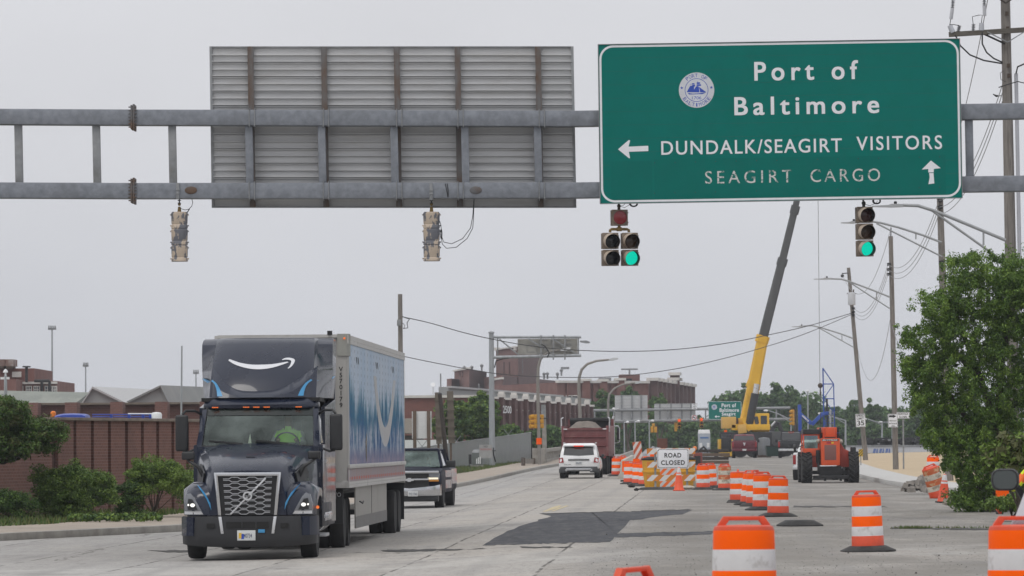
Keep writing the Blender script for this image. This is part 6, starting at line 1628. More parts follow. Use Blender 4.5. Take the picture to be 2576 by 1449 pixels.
drum('dirty scuffed drum with stained bands standing alone right of the barricade',og(1823,158.0),20,dirty=True)
drum('clean drum touching the right end of the road closed barricade',og(1768,160.5),5)
drum('drum half hidden behind the one at the right end of the barricade',og(1787,166.0),25)
drum('leftmost drum of the row, beside the white car lane',og(1550.5,212.0),30)
drum('drum on a black base left of two others beside the yellow barrel',og(1583,181.0),0)
drum('middle drum of the three just left of the yellow barrel',og(1604,177.0),40)
drum('drum touching the left side of the yellow barrel',og(1621.5,173.0),15)
drum('drum hidden behind the leftmost drum of the row',og(1567,217.0),50)
t = drum('tilted dirty drum leaning over by the rubble under the big tree',og(2362,131.0,0.0),20,dirty=True,tilt=(0,-19),base=False,sc=1.12)
t = drum('drum with a black frame standing behind the leaning one by the big tree',og(2346,160.0,0.28),10)
t = thing('drum_base','loose black rubber drum base lying flat on the road without its drum','drum base',og(2010,88.5),R(12))
m = M(); p = [(0.5,-0.3),(0.5,0.3),(0.3,0.46),(-0.3,0.46),(-0.5,0.3),(-0.5,-0.3),(-0.3,-0.46),(0.3,-0.46)]
m.loft([[(x * 0.9,y * 0.9,0.0) for x,y in p],[(x * 0.9,y * 0.9,0.03) for x,y in p],[(x * 0.64,y * 0.72,0.1) for x,y in p],[(x * 0.54,y * 0.6,0.13) for x,y in p]]); m.build('rim',RUB,t,bevel=0.01)
m = M(); m.box((-0.1,-0.3,0.09),(0.62,0.03,0.07),0,RX(25)); m.build('rib',RUB,t)

def cone(label,loc,h=0.9,dirty=False,tilt=0):
    t = thing('traffic_cone',label,'traffic cone',loc); t.rotation_euler = (0,R(tilt),0)
    m = M(); prof = [(0.2,0.04),(0.185,0.06),(0.125,0.5 * h / 0.9),(0.105,0.6 * h / 0.9),(0.098,0.66 * h / 0.9),(0.088,0.7 * h / 0.9),(0.06,0.83 * h / 0.9),(0.05,0.88 * h / 0.9),(0.035,h)]
    m.lathe(prof,24,0,None,[0,0,1,0,0,1,0,0]) if False else m.lathe(prof,24,0,None,[0,0,0,1,0,1,1,0])
    m.build('body',[OR2 if dirty else mat('cone_orange',(0.78,0.1,0.03),0.5,0,0.06,4),DWHT],t)
    m = M(); m.box((0,0,0.02),(0.46,0.46,0.04)); m.build('base',RUB if dirty else OR2,t,bevel=0.01); return t
cone('bright orange cone with white collars in front of the road closed barricade',og(1707,157.0))
cone('dull red-orange cone in front of the leaning dirty drum',og(2372,121.0),0.85,True,3)
t = cone('small orange cone lying under the big tree beside the kerb',og(2412,120.0,0.12),0.7,True); t.rotation_euler = (0,R(78),R(30))
t = cone('pink-orange cone tipped over in the bushes below the car mirror',og(2503,101.5,0.12),0.7,True); t.rotation_euler = (0,R(60),R(-20))
t = thing('orange_panel','bright orange flat panel leaning in the bushes below the car mirror','panel',og(2520,101.0))
m = M(); m.box((0,0,0.42),(0.32,0.03,0.36)); m.build('panel',OR1,t); m = M(); m.tube([(0,0.03,0),(0,0.03,0.4)],0.02,6); m.build('stake',DWOOD,t)

# ---------------------------------------------------------------- road closed barricade and what stands round it
def stripemat(name,a,b,period=0.3,lean=1.0):
    t = NT(name); x = t.xyz()
    u = t.math('ADD',x[0],t.math('MULTIPLY',x[2],-lean))
    k = t.rng(t.math('PINGPONG',u,period / 2),period * 0.24,period * 0.26)
    n = t.noise(8,4); c = t.mix(k,a,b)
    t.col(t.mix(t.rng(n,0.5,0.8,0,0.25),c,(0.3,0.27,0.24))); t.set(rough=0.5); return t.mat
STR1 = stripemat('barricade_stripes',(0.60,0.2,0.02),(0.66,0.66,0.65),0.5,1.0)
STR2 = stripemat('marker_stripes',(0.85,0.15,0.01),(0.56,0.57,0.58),0.32,1.0)
STR3 = stripemat('vertical_panel_stripes',(0.5,0.1,0.035),(0.62,0.6,0.58),0.3,0.75)
BZc = 163.0; pB = FPX / BZc
bar = thing('barricade','striped three-rail barricade behind the road closed sign','barricade',og(1691,BZc)); b0 = bar.location
def bl(x,y): q = P(x,y,BZc) - b0; return q
for i,(y0,y1) in enumerate(((1128,1142),(1162,1175.5),(1195,1209.5))):
    a,b = bl(1627,y0),bl(1749,y1); m = M(); m.bx(a.x,b.x,-0.02,0.02,b.z,a.z); m.build('rail',STR1,bar,smooth=0)
for x in (1648,1728):
    a = bl(x,1126); m = M(); m.bx(a.x - 0.04,a.x + 0.04,0.022,0.06,0.03,a.z); m.build('post',GALV2,bar,smooth=0)
    m = M(); m.bx(a.x - 0.04,a.x + 0.04,-0.7,0.7,0.0,0.05); m.build('foot',GALV2,bar,smooth=0)
rc = thing('road_closed_sign','white rectangular road closed sign with black border on the striped barricade','road sign',og(1692,BZc - 0.12))
b0 = rc.location; a,b = P(1652.5,1129,BZc - 0.12) - b0,P(1733,1178.5,BZc - 0.12) - b0
Wc,Hc,xc,zc = b.x - a.x,a.z - b.z,(a.x + b.x) / 2,(a.z + b.z) / 2
m = M(); m.box((xc,0,zc),(Wc,0.012,Hc)); m.build('panel',SWHITE,rc,bevel=0.003)
BLKI = mat('black_ink',(0.008,0.008,0.008),0.5)
KK = T(xc,-0.006,zc) @ RX(90)
m = M(); ring2(m,rrect(Wc - 0.05,Hc - 0.05,0.07),rrect(Wc - 0.085,Hc - 0.085,0.055),0.003,0,KK); m.build('border',BLKI,rc,smooth=0)
text('ROAD',Wc * 0.53,Hc * 0.24,BLKI,rc,KK @ T(0,Hc * 0.17,0),'lettering',0.003,0.03,1.15)
text('CLOSED',Wc * 0.75,Hc * 0.24,BLKI,rc,KK @ T(0,-Hc * 0.20,0),'lettering',0.003,0.03,1.15)
m = M()
for x,y in ((-.45,.42),(.45,.42),(0,.44),(-.45,-.38),(.45,-.38),(-.2,-.46),(0.2,-.44)): m.lathe([(0.014,0),(0.01,0.01)],8,0,T(xc + x * Wc,-0.006,zc + y * Hc) @ RX(90))
m.build('bolts',RUST2,rc)
YB = mat('yellow_plastic_barrel',(0.62,0.32,0.02),0.5,0,0.08,3,c2=(0.45,0.24,0.03),s2=2,lo=0.5,hi=0.8)
def ybarrel(label,x,Z,sc=1.0):
    t = thing('crash_barrel',label,'crash barrel',og(x,Z),0,'yellow crash barrels')
    m = M(); m.lathe([(0.30,0.0),(0.32,0.05),(0.40,0.62),(0.44,0.63),(0.44,0.70),(0.405,0.71),(0.43,1.1),(0.43,1.16)],36); m.build('body',YB,t)
    m = M(); m.lathe([(0.455,1.13),(0.46,1.18),(0.43,1.21),(0.2,1.27),(1e-4,1.28)],36); m.build('lid',BLACK,t); return t
ybarrel('yellow sand barrel with black lid at the left side of the road closed sign',1641,167.5)
ybarrel('yellow sand barrel mostly hidden behind the right side of the road closed sign',1723,168.0)
t = thing('object_marker','orange and white diagonally striped square panel below the road closed sign','marker panel',og(1684,165.6))
m = M(); a,b = P(1660,1178,165.6) - t.location,P(1703,1228,165.6) - t.location; m.bx(a.x,b.x,-0.01,0.01,max(0.02,b.z),a.z); m.build('panel',STR2,t,smooth=0); m = M(); m.bx(-0.03,0.03,0.02,0.06,0,a.z); m.build('post',GALV2,t)
for lab,x,y0,y1,w,Z in (('orange square warning panel at the left of the four, above the second drum',1574,1160,1187,18,190),('orange square warning panel left of the striped leaning panel',1601,1154,1176,17,190),('orange square warning panel right of the striped leaning panel',1630,1148,1168,15,188),('topmost orange square warning panel next to the yellow barrel',1646,1139,1160,14,188)):
    if x > 1620: x -= 4
    t = thing('warning_panel',lab,'warning panel',og(x,Z),0,'orange square panels'); a,b = P(x - w / 2,y0,Z) - t.location,P(x + w / 2,y1,Z) - t.location
    m = M(); m.bx(a.x,b.x,-0.012,0.012,b.z,a.z); m.build('panel',OR1,t,smooth=0); m = M(); m.bx(-0.02,0.02,0.015,0.05,0,a.z); m.build('post',GALV2,t); m = M(); m.box((0,0,0.04),(0.5,0.4,0.08)); m.build('foot',RUB,t)
t = thing('vertical_panel','tall red and white diagonally striped panel tilted to the right above the drums','marker panel',og(1612,192)); a,b = P(1597,1111,192) - t.location,P(1617,1177,192) - t.location
t.rotation_euler = (0,R(-6),0); m = M(); m.bx(-0.2,0.2,-0.012,0.012,b.z,a.z); m.build('panel',STR3,t,smooth=0); m = M(); m.bx(-0.03,0.03,0.015,0.05,0,a.z); m.build('post',GALV2,t)
def jersey(label,x0,x1,Z0,Z1,y0,mt):
    a,b = og(x0,Z0),og(x1,Z1); t = thing('concrete_barrier',label,'concrete barrier',a)
    d = b - a; L = math.hypot(d.x,d.y); ang = math.atan2(d.y,d.x); h = P(x0,y0,Z0).z - a.z
    pr = [(-0.3,0),(0.3,0),(0.3,0.08),(0.16,0.3),(0.09,h),(-0.09,h),(-0.16,0.3),(-0.3,0.08)]
    m = M(); m.loft([[(0,u,v) for u,v in pr],[(L,u,v + d.z) for u,v in pr]],0,True,True,RZ(math.degrees(ang))); m.build('body',mt,t,bevel=0.02); return t
JC = mat('pale_barrier_concrete',(0.46,0.43,0.38),0.9,0,0.12,3,0.2,20)
jersey('pale concrete barrier end standing between the drums left of the yellow barrel',1567,1590,200,232,1157,JC)
jersey('pale concrete barrier behind the right end of the striped barricade',1736,1752,168,180,1197,JC)
# sandbag, stones, fallen bits
t = tag(M().ball((0,0,0.07),0.32,14,sz=0.28).build('sandbag',mat('pale_sandbag',(0.42,0.39,0.33),0.95,0,0.15,6)),'pale sandbag on the foot of the striped barricade','sandbag'); t.location = og(1728,161.5)
for i,(x,Z,w,lab) in enumerate(((1588,169,0.3,'black rubber lump on the ground left of the yellow barrel'),(1600,158,0.2,'small dark stone lying in front of the barricade'))):
    t = tag(M().ball((0,0,0.05),w / 2,10,sz=0.5,jit=0.03,rg=random.Random(i)).build('rubber_lump',BLACK),lab,'debris'); t.location = og(x,Z)
t = thing('rubber_mat','flat black rubber ballast sheet under the barricade','ballast',og(1660,161)); m = M(); m.loft([[(-0.9,-.5,0),(0.75,-.6,0),(0.85,.4,0),(-0.8,.5,0)],[(-0.8,-.4,0.09),(0.5,-.4,0.06),(0.6,.3,0.12),(-0.7,.4,0.1)]]); m.build('sheet',RUB,t)
# site materials behind the barricade
t = tag(M().bx(-0.3,0.3,-0.25,0.25,0,2.6).build('steel_column',mat('rusty_column',(0.11,0.045,0.03),0.9,0,0.2,3),bevel=0.02),'short rusty brown steel column behind the road closed sign','column'); b = og(1666,240); t.location = b; t.scale.z = (P(1666,1103,240).z - b.z) / 2.6
t = thing('covered_load','grey tarpaulin-covered heap behind the barricade','heap',og(1645,215)); m = M(); m.ball((0,0,0.7),0.75,12,sz=1.0,jit=0.1,rg=random.Random(3)); m.build('tarpaulin',mat('grey_tarpaulin',(0.35,0.36,0.38),0.6,0,0.2,2),t); m = M(); m.bx(-0.8,0.8,-0.6,0.6,0,0.35); m.build('pallet',TIMB,t)
t = thing('rubble_heap','grey broken stone heap behind the top rail of the barricade','heap',og(1712,215)); m = M(); rg = random.Random(8)
for k in range(60): s_ = rg.uniform(.1,.3); a = rg.uniform(0,6.3); d = rg.random() ** 0.6 * 1.2; m.box((d * math.cos(a),d * math.sin(a) * .7,(1.45 - d) * rg.random() * 1.0 + 0.1),(s_,s_,s_),0,RZ(rg.uniform(0,90)) if False else None,0.7,0.7)
m.build('stones',mat('grey_rubble',(0.22,0.2,0.18),0.95,0,0.3,3),t)
t = thing('generator','dull red generator box behind the right end of the barricade','generator',og(1757,195)); a,b = P(1746,1139,195) - t.location,P(1767,1160,195) - t.location
m = M(); m.bx(a.x,b.x,0,1.2,0.35,a.z); m.build('housing',mat('dull_red_paint',(0.2,0.05,0.04),0.6,0,0.2,2),t,bevel=0.03); m = M(); m.bx(a.x + .05,b.x - .05,-0.3,1.3,0.2,0.35); m.build('skid',DARKM,t)
for s_ in (0.1,1.1): m = M(); m.tube([(a.x,s_,0.2),(b.x,s_,0.2)],0.2,12); m.build('wheel',BLACK,t)
m = M(); m.bx(a.x + 0.02,a.x + 0.3,-0.03,0.0,0.5,a.z - 0.15); m.build('panel',DARKM,t,smooth=0)
t = thing('control_box','grey box with a row of dials behind the barricade','box',og(1750,176)); m = M(); m.bx(-0.28,0.28,0,0.5,0.1,0.85); m.build('case',GALV2,t,bevel=0.03)
for k in range(4): m = M(); m.lathe([(0.05,0),(0.045,0.03)],10,0,T(-0.2 + 0.13 * k,0,0.68) @ RX(90)); m.build('dial',BLACK,t)
t = thing('timber_stack','stack of dark square timber beams on blocks left of the maroon pickup','timber stack',og(1785,262)); rg = random.Random(6); b0 = t.location
for lay in range(4):
    for k in range(1 if lay % 2 else 1):
        m = M(); w = 1.25 - 0.1 * (lay == 0); z = 0.12 + lay * 0.24
        m.bx(-w + rg.uniform(-.1,.1),w * (0.9 if lay == 3 else 1) + rg.uniform(-.1,.1),-0.3,0.3,z,z + 0.2); m.build('beam',DWOOD if lay % 2 else TIMB,t,bevel=0.015)
for s_ in (-0.8,0.1,0.8): m = M(); m.bx(s_ - 0.15,s_ + 0.15,-0.3,0.3,0,0.12); m.build('block',CONC,t,bevel=0.015)
t = thing('steel_bracket','dark bent steel bracket with an orange cap beside the timber stack','bracket',og(1762,255)); m = M(); m.tube([(-0.3,0,0),(-0.2,0,0.9),(0.2,0,1.25),(0.5,0,0.9)],0.08,8); m.build('arm',DARKM,t); m = M(); m.ball((-0.35,0,1.15),0.14,10); m.build('cap',ORG,t)
def toilet(label,x,y0,Z,w,mt):
    b = og(x,Z); t = thing('portable_toilet',label,'portable toilet',b); h = P(x,y0,Z).z - b.z; hw = w / 2
    m = M(); m.bx(-hw,hw,0,w,0,h * 0.86); m.build('cabin',mt,t,bevel=0.04)
    m = M(); m.loft([[(-hw,0,h * .86),(hw,0,h * .86),(hw,w,h * .86),(-hw,w,h * .86)],[(-hw * .9,.1,h),(hw * .9,.1,h),(hw * .9,w - .1,h),(-hw * .9,w - .1,h)]]); m.build('roof',WHITEP,t,bevel=0.03)
    m = M(); m.bx(-hw * .72,hw * .72,-0.03,0.0,0.15,h * .8); d = m.build('door',mt,t,bevel=0.01)
    for s_ in (-1,1): m = M(); m.bx(s_ * hw * .62 - .12,s_ * hw * .62 + .12,-0.05,-0.03,h * .35,h * .52); m.build('notice',WHITEP,d,smooth=0)
    m = M(); m.bx(-hw * .7,hw * .7,-0.05,-0.03,h * .68,h * .74); m.build('vent',mat('blue_vent',(0.1,0.2,0.42),0.6),d,smooth=0); return t
toilet('pale grey portable toilet with white roof above the timber stack',1772,1081,360,1.05,mat('pale_grey_plastic',(0.36,0.4,0.45),0.5,0,0.06,2))

# ---------------------------------------------------------------- cars and pickups
WHT_P = paint('white_car_paint',(0.78,0.79,0.8),0.3,0.5); MAR = paint('maroon_paint',(0.12,0.014,0.026),0.3,0.4); BLK_P = paint('black_car_paint',(0.012,0.013,0.016),0.3,0.5)
DNAVY = paint('dark_blue_car_paint',(0.006,0.008,0.02),0.5,0.0,0.05,0.08); SIDE_REFL = paint('grey_side_reflection',(0.3,0.31,0.33),0.3,0.5)  # the grey is a reflection on the dark blue side, put into colour
CLAD_ = mat('grey_plastic_cladding',(0.06,0.062,0.066),0.6,0,0.1,3)
# white estate car seen from behind
t = thing('suv','white sport-utility car seen from behind with its high brake light lit','car',og(1455.5,203.0),R(-4))
m = M(); rings = []
for y,w,zt,zb in ((0.0,0.93,0.98,0.62),(0.06,0.975,1.06,0.45),(0.3,1.0,1.08,0.38),(2.0,1.0,1.06,0.36),(3.4,1.0,1.02,0.36),(4.4,0.95,0.92,0.4),(4.9,0.85,0.78,0.45)):
    rings.append(ringy([(0,zb),(w - 0.08,zb),(w,zb + 0.18),(w,zb + 0.35),(w - 0.02,zt - 0.12),(w - 0.07,zt),(0,zt)],y))
m.loft(rings); m.build('body',WHT_P,t,smooth=45)
m = M(); rings = []
for z,y0,y1,w in ((1.02,0.03,3.3,0.94),(1.3,0.12,2.95,0.89),(1.62,0.3,2.5,0.81),(1.72,0.42,2.2,0.76),(1.755,0.7,1.9,0.62)):
    rings.append([(-w,y0,z),(0,y0 - 0.04,z),(w,y0,z),(w + 0.02,(y0 + y1) / 2,z),(w * .9,y1,z),(-w * .9,y1,z),(-w - 0.02,(y0 + y1) / 2,z)])
m.loft(rings); m.build('cabin',WHT_P,t,smooth=45)
def panelq(t,name,pts,mt,n=(0,-1,0),th=0.02):
    """a thin slab through the given corner points, standing th proud along n"""
    n = Vector(n).normalized(); k = len(pts); m = M()
    m.add([Vector(p) + n * th for p in pts] + [Vector(p) - n * 0.02 for p in pts],[tuple(range(k)),tuple(k + i for i in range(k))] + [(i,(i + 1) % k,k + (i + 1) % k,k + i) for i in range(k)])
    return m.build(name,mt,t,smooth=0)
panelq(t,'rear_window',[(-0.76,0.13,1.15),(-0.7,0.27,1.55),(0,0.235,1.585),(0.7,0.27,1.55),(0.76,0.13,1.15),(0,0.07,1.12)],TINT,(0,-1,0.3),0.07)
m = M(); m.bx(-0.78,0.78,0.08,0.34,1.60,1.665); sp = m.build('spoiler',WHT_P,t,bevel=0.02); m = M(); m.bx(-0.24,0.24,0.05,0.09,1.585,1.635); m.build('high_brake_light',TAILR,t)
for s_ in (-1,1):
    panelq(t,'tail_light',[(s_ * 0.99,0.1,1.02),(s_ * 0.97,0.03,0.78),(s_ * 0.74,-0.01,0.8),(s_ * 0.79,0.0,1.05)],TAILD,(0,-1,0),0.03)
    m = M(); m.bx(s_ * 0.78,s_ * 0.81,0.6,2.3,1.74,1.79); m.build('roof_rail',SILV,t,bevel=0.01)
    m = M(); m.bx(s_ * 1.0,s_ * 1.14,2.6,2.75,1.05,1.2); m.build('mirror',BLK_P,t,bevel=0.03)
    for y in (0.95,3.85): wheel(t,s_ * 0.86,y,0.37,0.25,ALLOY,0.65)
    m = M(); m.tube([(s_ * 0.62,-0.03,0.43),(s_ * 0.62,0.2,0.43)],0.06,12); m.build('exhaust_tip',CHROME,t)
    m = M(); m.bx(s_ * 0.55,s_ * 0.99,0.02,0.25,0.30,0.5); m.build('rear_arch',CLAD_,t,bevel=0.03)
m = M(); m.bx(-0.93,0.93,-0.02,0.3,0.36,0.6); m.build('lower_bumper',CLAD_,t,bevel=0.05)
m = M(); m.bx(-0.62,0.62,-0.06,0.0,0.41,0.52); m.build('skid_trim',ALLOY,t,bevel=0.02)
m = M(); m.bx(-0.53,0.53,-0.04,0.02,0.90,0.965); m.build('tailgate_trim',BLK_P,t,bevel=0.01)
plate(t,'6EL6632',0,-0.03,0.79,0.32,0.17,None,PLATEB)
text('EXPLORER',0.34,0.04,BLK_P,t,FR(-0.55,-0.012,0.70),'boot_lettering',0)

def pickup_rear(label,loc,rz,pm,bump,emblem=None,rack=None,s=1.0,W=1.0,H=1.92):
    t = thing('pickup_truck',label,'pickup truck',loc,R(rz)); t.scale = (s,s,s)
    m = M(); rings = []
    for y,w,zt,zb in ((0.0,W,1.38,0.62),(0.2,W + 0.02,1.40,0.55),(1.9,W + 0.02,1.4,0.55),(2.0,W,1.24,0.5),(4.2,W,1.22,0.5),(5.5,W - 0.06,1.12,0.55),(5.75,W - 0.15,1.0,0.6)):
        rings.append(ringy([(0,zb),(w - 0.04,zb),(w,zb + 0.1),(w + 0.01,(zb + zt) / 2),(w - 0.01,zt - 0.06),(w - 0.05,zt),(0,zt)],y))
    m.loft(rings); m.build('body',pm,t,smooth=40)
    m = M(); rings = []
    for z,y0,y1,w in ((1.2,1.85,4.3,0.95),(1.45,1.9,4.1,0.92),(H - 0.12,2.05,3.5,0.8),(H - 0.03,2.15,3.3,0.76),(H,2.4,3.1,0.6)):
        rings.append([(-w,y0,z),(0,y0 - 0.03,z),(w,y0,z),(w,(y0 + y1) / 2,z),(w * .92,y1,z),(-w * .92,y1,z),(-w,(y0 + y1) / 2,z)])
    m.loft(rings); m.build('cab',pm,t,smooth=40)
    panelq(t,'rear_window',[(-0.84,1.92,1.43),(-0.74,2.05,H - 0.14),(0.74,2.05,H - 0.14),(0.84,1.92,1.43)],TINT,(0,-1,0.1),0.08)
    m = M(); m.bx(-0.15,0.15,2.06,2.12,H - 0.08,H - 0.03); m.build('high_brake_light',TAILD,t)
    for s_ in (-1,1):
        m = M(); m.bx(s_ * (W - 0.15),s_ * (W + 0.01),-0.03,0.1,0.86,1.3); m.build('tail_light',TAILD,t,bevel=0.02)
        m = M(); m.bx(s_ * (W + 0.03),s_ * (W + 0.25),3.75,3.9,1.25,1.5); m.bx(s_ * (W - 0.05),s_ * (W + 0.1),3.78,3.86,1.26,1.32); m.build('mirror',BLKP,t,bevel=0.03)
        for y in (1.05,4.75): wheel(t,s_ * (W - 0.14),y,0.41,0.28,ALLOY,0.6)
    m = M(); m.bx(-W + 0.16,W - 0.16,-0.03,0.05,0.8,1.36); tg = m.build('tailgate',pm,t,bevel=0.015)
    m = M(); m.bx(-W + 0.02,W - 0.02,-0.16,0.02,0.55,0.74); m.build('bumper',bump,t,bevel=0.03)
    m = M(); m.bx(-0.7,0.7,0.3,5.2,0.35,0.6); m.build('chassis',DARKM,t)
    plate(t,'',0,-0.17,0.66,0.31,0.14)
    return t,tg
t,tg = pickup_rear('maroon pickup seen from behind with a small silver emblem on its tailgate',og(1872.5,330.0),-3,MAR,MAR)
m = M(); m.prism([(-0.1,0.1),(-0.06,0.14),(0,0.1),(0.06,0.14),(0.1,0.1),(0.06,0.0),(0.03,-0.12),(-0.03,-0.12),(-0.06,0.0)],0.0,0.02,0,FR(0,-0.03,1.12)); m.build('emblem',SILV,tg)
for s_ in (-1,1): m = M(); m.tube([(s_ * 0.62,-0.17,0.5),(s_ * 0.62,0.1,0.5)],0.07,10); m.build('exhaust_tip',DARKM,t)
t,tg = pickup_rear('black pickup with red tail lamps, amber roof light and pale bumper behind the telehandler',og(1990,325.0),-4,BLK_P,SILV,W=1.02,H=2.05)
m = M(); m.bx(-0.25,0.25,2.5,2.7,2.06,2.16); m.build('roof_beacon',OR1,t,bevel=0.02)
m = M()
for x in (-0.75,0.75): m.tube([(x,1.75,1.4),(x,1.75,2.12)],0.04,6)
m.tube([(-0.75,1.75,2.12),(0.75,1.75,2.12)],0.04,6); m.build('headache_rack',BLKP,t)
# dark pickup facing us
t = thing('pickup_truck','dark blue pickup with chrome front coming out from behind the trailer','pickup truck',(-3.32,131.0,gz(-3.3,131)),R(-4.2))
m = M(); rings = []
for y,w,zt,zb in ((0.05,0.92,1.14,0.5),(0.15,0.98,1.20,0.48),(0.5,1.0,1.25,0.5),(1.35,1.01,1.3,0.5),(1.5,1.01,1.3,0.5),(3.7,1.01,1.3,0.5),(5.8,1.0,1.32,0.55)):
    rings.append(ringy([(0,zb),(w - 0.03,zb),(w,zb + 0.1),(w + 0.01,0.95),(w - 0.02,zt - 0.07),(w - 0.09,zt - 0.01),(w * .55,zt),(w * .5,zt + 0.035),(0,zt + 0.04)],y))
m.loft(rings); m.build('body',DNAVY,t,smooth=40)
m = M()
for s_ in (-1,1):
    for (x0,y0,z0),(x1,y1,z1),w in (((0.9,1.3,1.3),(0.73,2.05,1.86),0.07),((0.93,2.75,1.3),(0.78,2.7,1.86),0.09),((0.93,3.75,1.3),(0.76,3.5,1.86),0.12)): m.bar((s_ * x0,y0,z0),(s_ * x1,y1,z1),w,w)
m.loft([[(-0.76,1.98,1.85),(0.76,1.98,1.85),(0.78,3.6,1.85),(-0.78,3.6,1.85)],[(-0.73,2.02,1.9),(0.73,2.02,1.9),(0.74,3.5,1.9),(-0.74,3.5,1.9)],[(-0.55,2.3,1.93),(0.55,2.3,1.93),(0.55,3.3,1.93),(-0.55,3.3,1.93)]])
m.build('cab',DNAVY,t,smooth=40)
m = M(); m.bx(-0.9,0.9,3.0,3.1,0.8,1.85); m.bx(-0.9,0.9,1.5,1.9,1.1,1.32); m.build('interior',INTER,t)
panelq(t,'windscreen',[(-0.88,1.28,1.32),(-0.72,2.03,1.86),(0.72,2.03,1.86),(0.88,1.28,1.32),(0,1.2,1.32)],GLASS,(0,-1,0.8),0.01)
for s_ in (-1,1):
    for y0,y1 in ((1.6,2.7),(2.8,3.6)): panelq(t,'side_window',[(s_ * 0.94,y0,1.33),(s_ * 0.94,y1,1.33),(s_ * 0.8,y1 - 0.05,1.82),(s_ * 0.8,y0 + (0.45 if y0 < 2 else 0.05),1.82)],mat('bright_side_glass',(0.3,0.32,0.34),0.1,0.2,0.1,coat=0.8),(s_,0,0.3),0.01)
    panelq(t,'door_side',[(s_ * 1.012,1.55,0.62),(s_ * 1.012,3.7,0.62),(s_ * 1.0,3.7,1.2),(s_ * 1.0,1.55,1.2)],SIDE_REFL if s_ > 0 else DNAVY,(s_,0,0),0.012)  # grey on the visible side paints its reflection over the dark blue body
    if s_ > 0: panelq(t,'bed_side',[(1.012,3.75,0.75),(1.012,5.7,0.75),(1.0,5.7,1.24),(1.0,3.75,1.24)],SIDE_REFL,(1,0,0),0.012)
    m = M(); m.bx(s_ * 1.03,s_ * 1.32,1.75,1.92,1.3,1.52); m.bx(s_ * 0.92,s_ * 1.1,1.78,1.88,1.3,1.36); m.build('mirror',BLKP,t,bevel=0.04)
    for y in (1.0,4.7): wheel(t,s_ * 0.87,y,0.41,0.28,ALLOY,0.6)
    m = M(); m.bx(s_ * 0.56,s_ * 0.96,0.0,0.1,0.92,1.12); h = m.build('headlight',LENSC,t,bevel=0.02); m = M(); m.bx(s_ * 0.58,s_ * 0.92,-0.02,0.02,0.925,0.985); m.build('lamp_strip',lampmat('warm_headlight',(1,0.9,0.7),1.0),h,smooth=0)
    m = M(); m.bx(s_ * 0.6,s_ * 0.94,-0.01,0.02,0.86,0.915); m.build('indicator',mat('amber_lens',(0.5,0.2,0.03),0.3),h,smooth=0)
m = M(); m.bx(-0.62,0.62,-0.02,0.1,0.66,1.12); gr_ = m.build('grille',BLACK,t)
m = M(); m.bx(-0.94,0.94,-0.05,0.05,1.12,1.2); m.bx(-0.62,0.62,-0.06,0.02,0.90,0.955); m.build('chrome_bar',CHROME,t,bevel=0.015)
m = M(); m.prism([(-0.16,0.035),(-0.06,0.035),(-0.05,0.06),(0.06,0.06),(0.05,0.035),(0.16,0.035),(0.14,-0.035),(0.05,-0.035),(0.04,-0.06),(-0.06,-0.06),(-0.05,-0.035),(-0.14,-0.035)],0,0.02,0,FR(0,-0.06,0.915)); m.build('emblem',SILV,gr_)
m = M(); rings = []
for x,y in ((-1.0,0.35),(-0.97,0.05),(-0.8,-0.06),(0,-0.1),(0.8,-0.06),(0.97,0.05),(1.0,0.35)):
    k = 0.1 * max(0,abs(x) - 0.5); rings.append([(x,y,0.4 + k * .3),(x,y - 0.03,0.46 + k),(x,y,0.64 + k * 2.5),(x * .97,y + 0.14,0.66 + k * 2),(x * .97,y + 0.14,0.4)])
m.loft(rings); m.build('bumper',CHROME,t,smooth=50)
m = M(); m.bx(-0.92,0.92,-0.03,0.3,0.22,0.4); m.build('air_dam',BLKP,t,bevel=0.03)
plate(t,'TYZ 7765',0.12,-0.14,0.47,0.31,0.16)
m = M(); m.bx(-0.7,0.7,0.3,5.2,0.4,0.6); m.build('chassis',DARKM,t)
dv = thing('person','shadowy driver behind the windscreen of the dark blue pickup','person',t.matrix_world @ Vector((0,0,0))); dv.location = Vector((-3.32 + 0.18 + 0.38,131 + 2.55,gz(-3.3,131)))
J2 = [(x,y,z - 0.72,r) for x,y,z,r in J]; 
skinbody('body',J2,E,([CLOTH,SKIN],lambda c: 1 if c.z > 1.38 or (c.y < -0.38 and c.z > 0.98) else 0),dv)
m = M(); m.ball((0,0.0,1.65),0.1,12,sz=0.8); m.build('hair',HAIR,dv)

# ---------------------------------------------------------------- loaded dump truck
DMAR = mat('maroon_tipper_paint',(0.165,0.05,0.052),0.55,0,0.15,2,c2=(0.2,0.11,0.1),s2=2,lo=0.52,hi=0.75)
t = thing('dump_truck','maroon tipper truck seen from behind, ahead of the white car','truck',og(1472,219.0),R(-5))
m = M(); m.bx(-1.22,1.22,0.0,0.1,1.02,2.5); tg = m.build('tailgate',DMAR,t,smooth=0)
for z in (2.02,1.55): m = M(); m.loft([[(-1.18,-0.0,z - 0.07),(1.18,0,z - 0.07),(1.18,-0.09,z),(-1.18,-0.09,z)],[(-1.18,0,z + 0.03),(1.18,0,z + 0.03),(1.18,-0.02,z + 0.02),(-1.18,-0.02,z + 0.02)]]); m.build('rib',DMAR,tg)
m = M(); m.bx(-1.22,1.22,-0.06,0.0,2.4,2.5); m.bx(-1.2,1.2,-0.05,0.0,1.02,1.12); m.build('gate_rim',DMAR,tg)
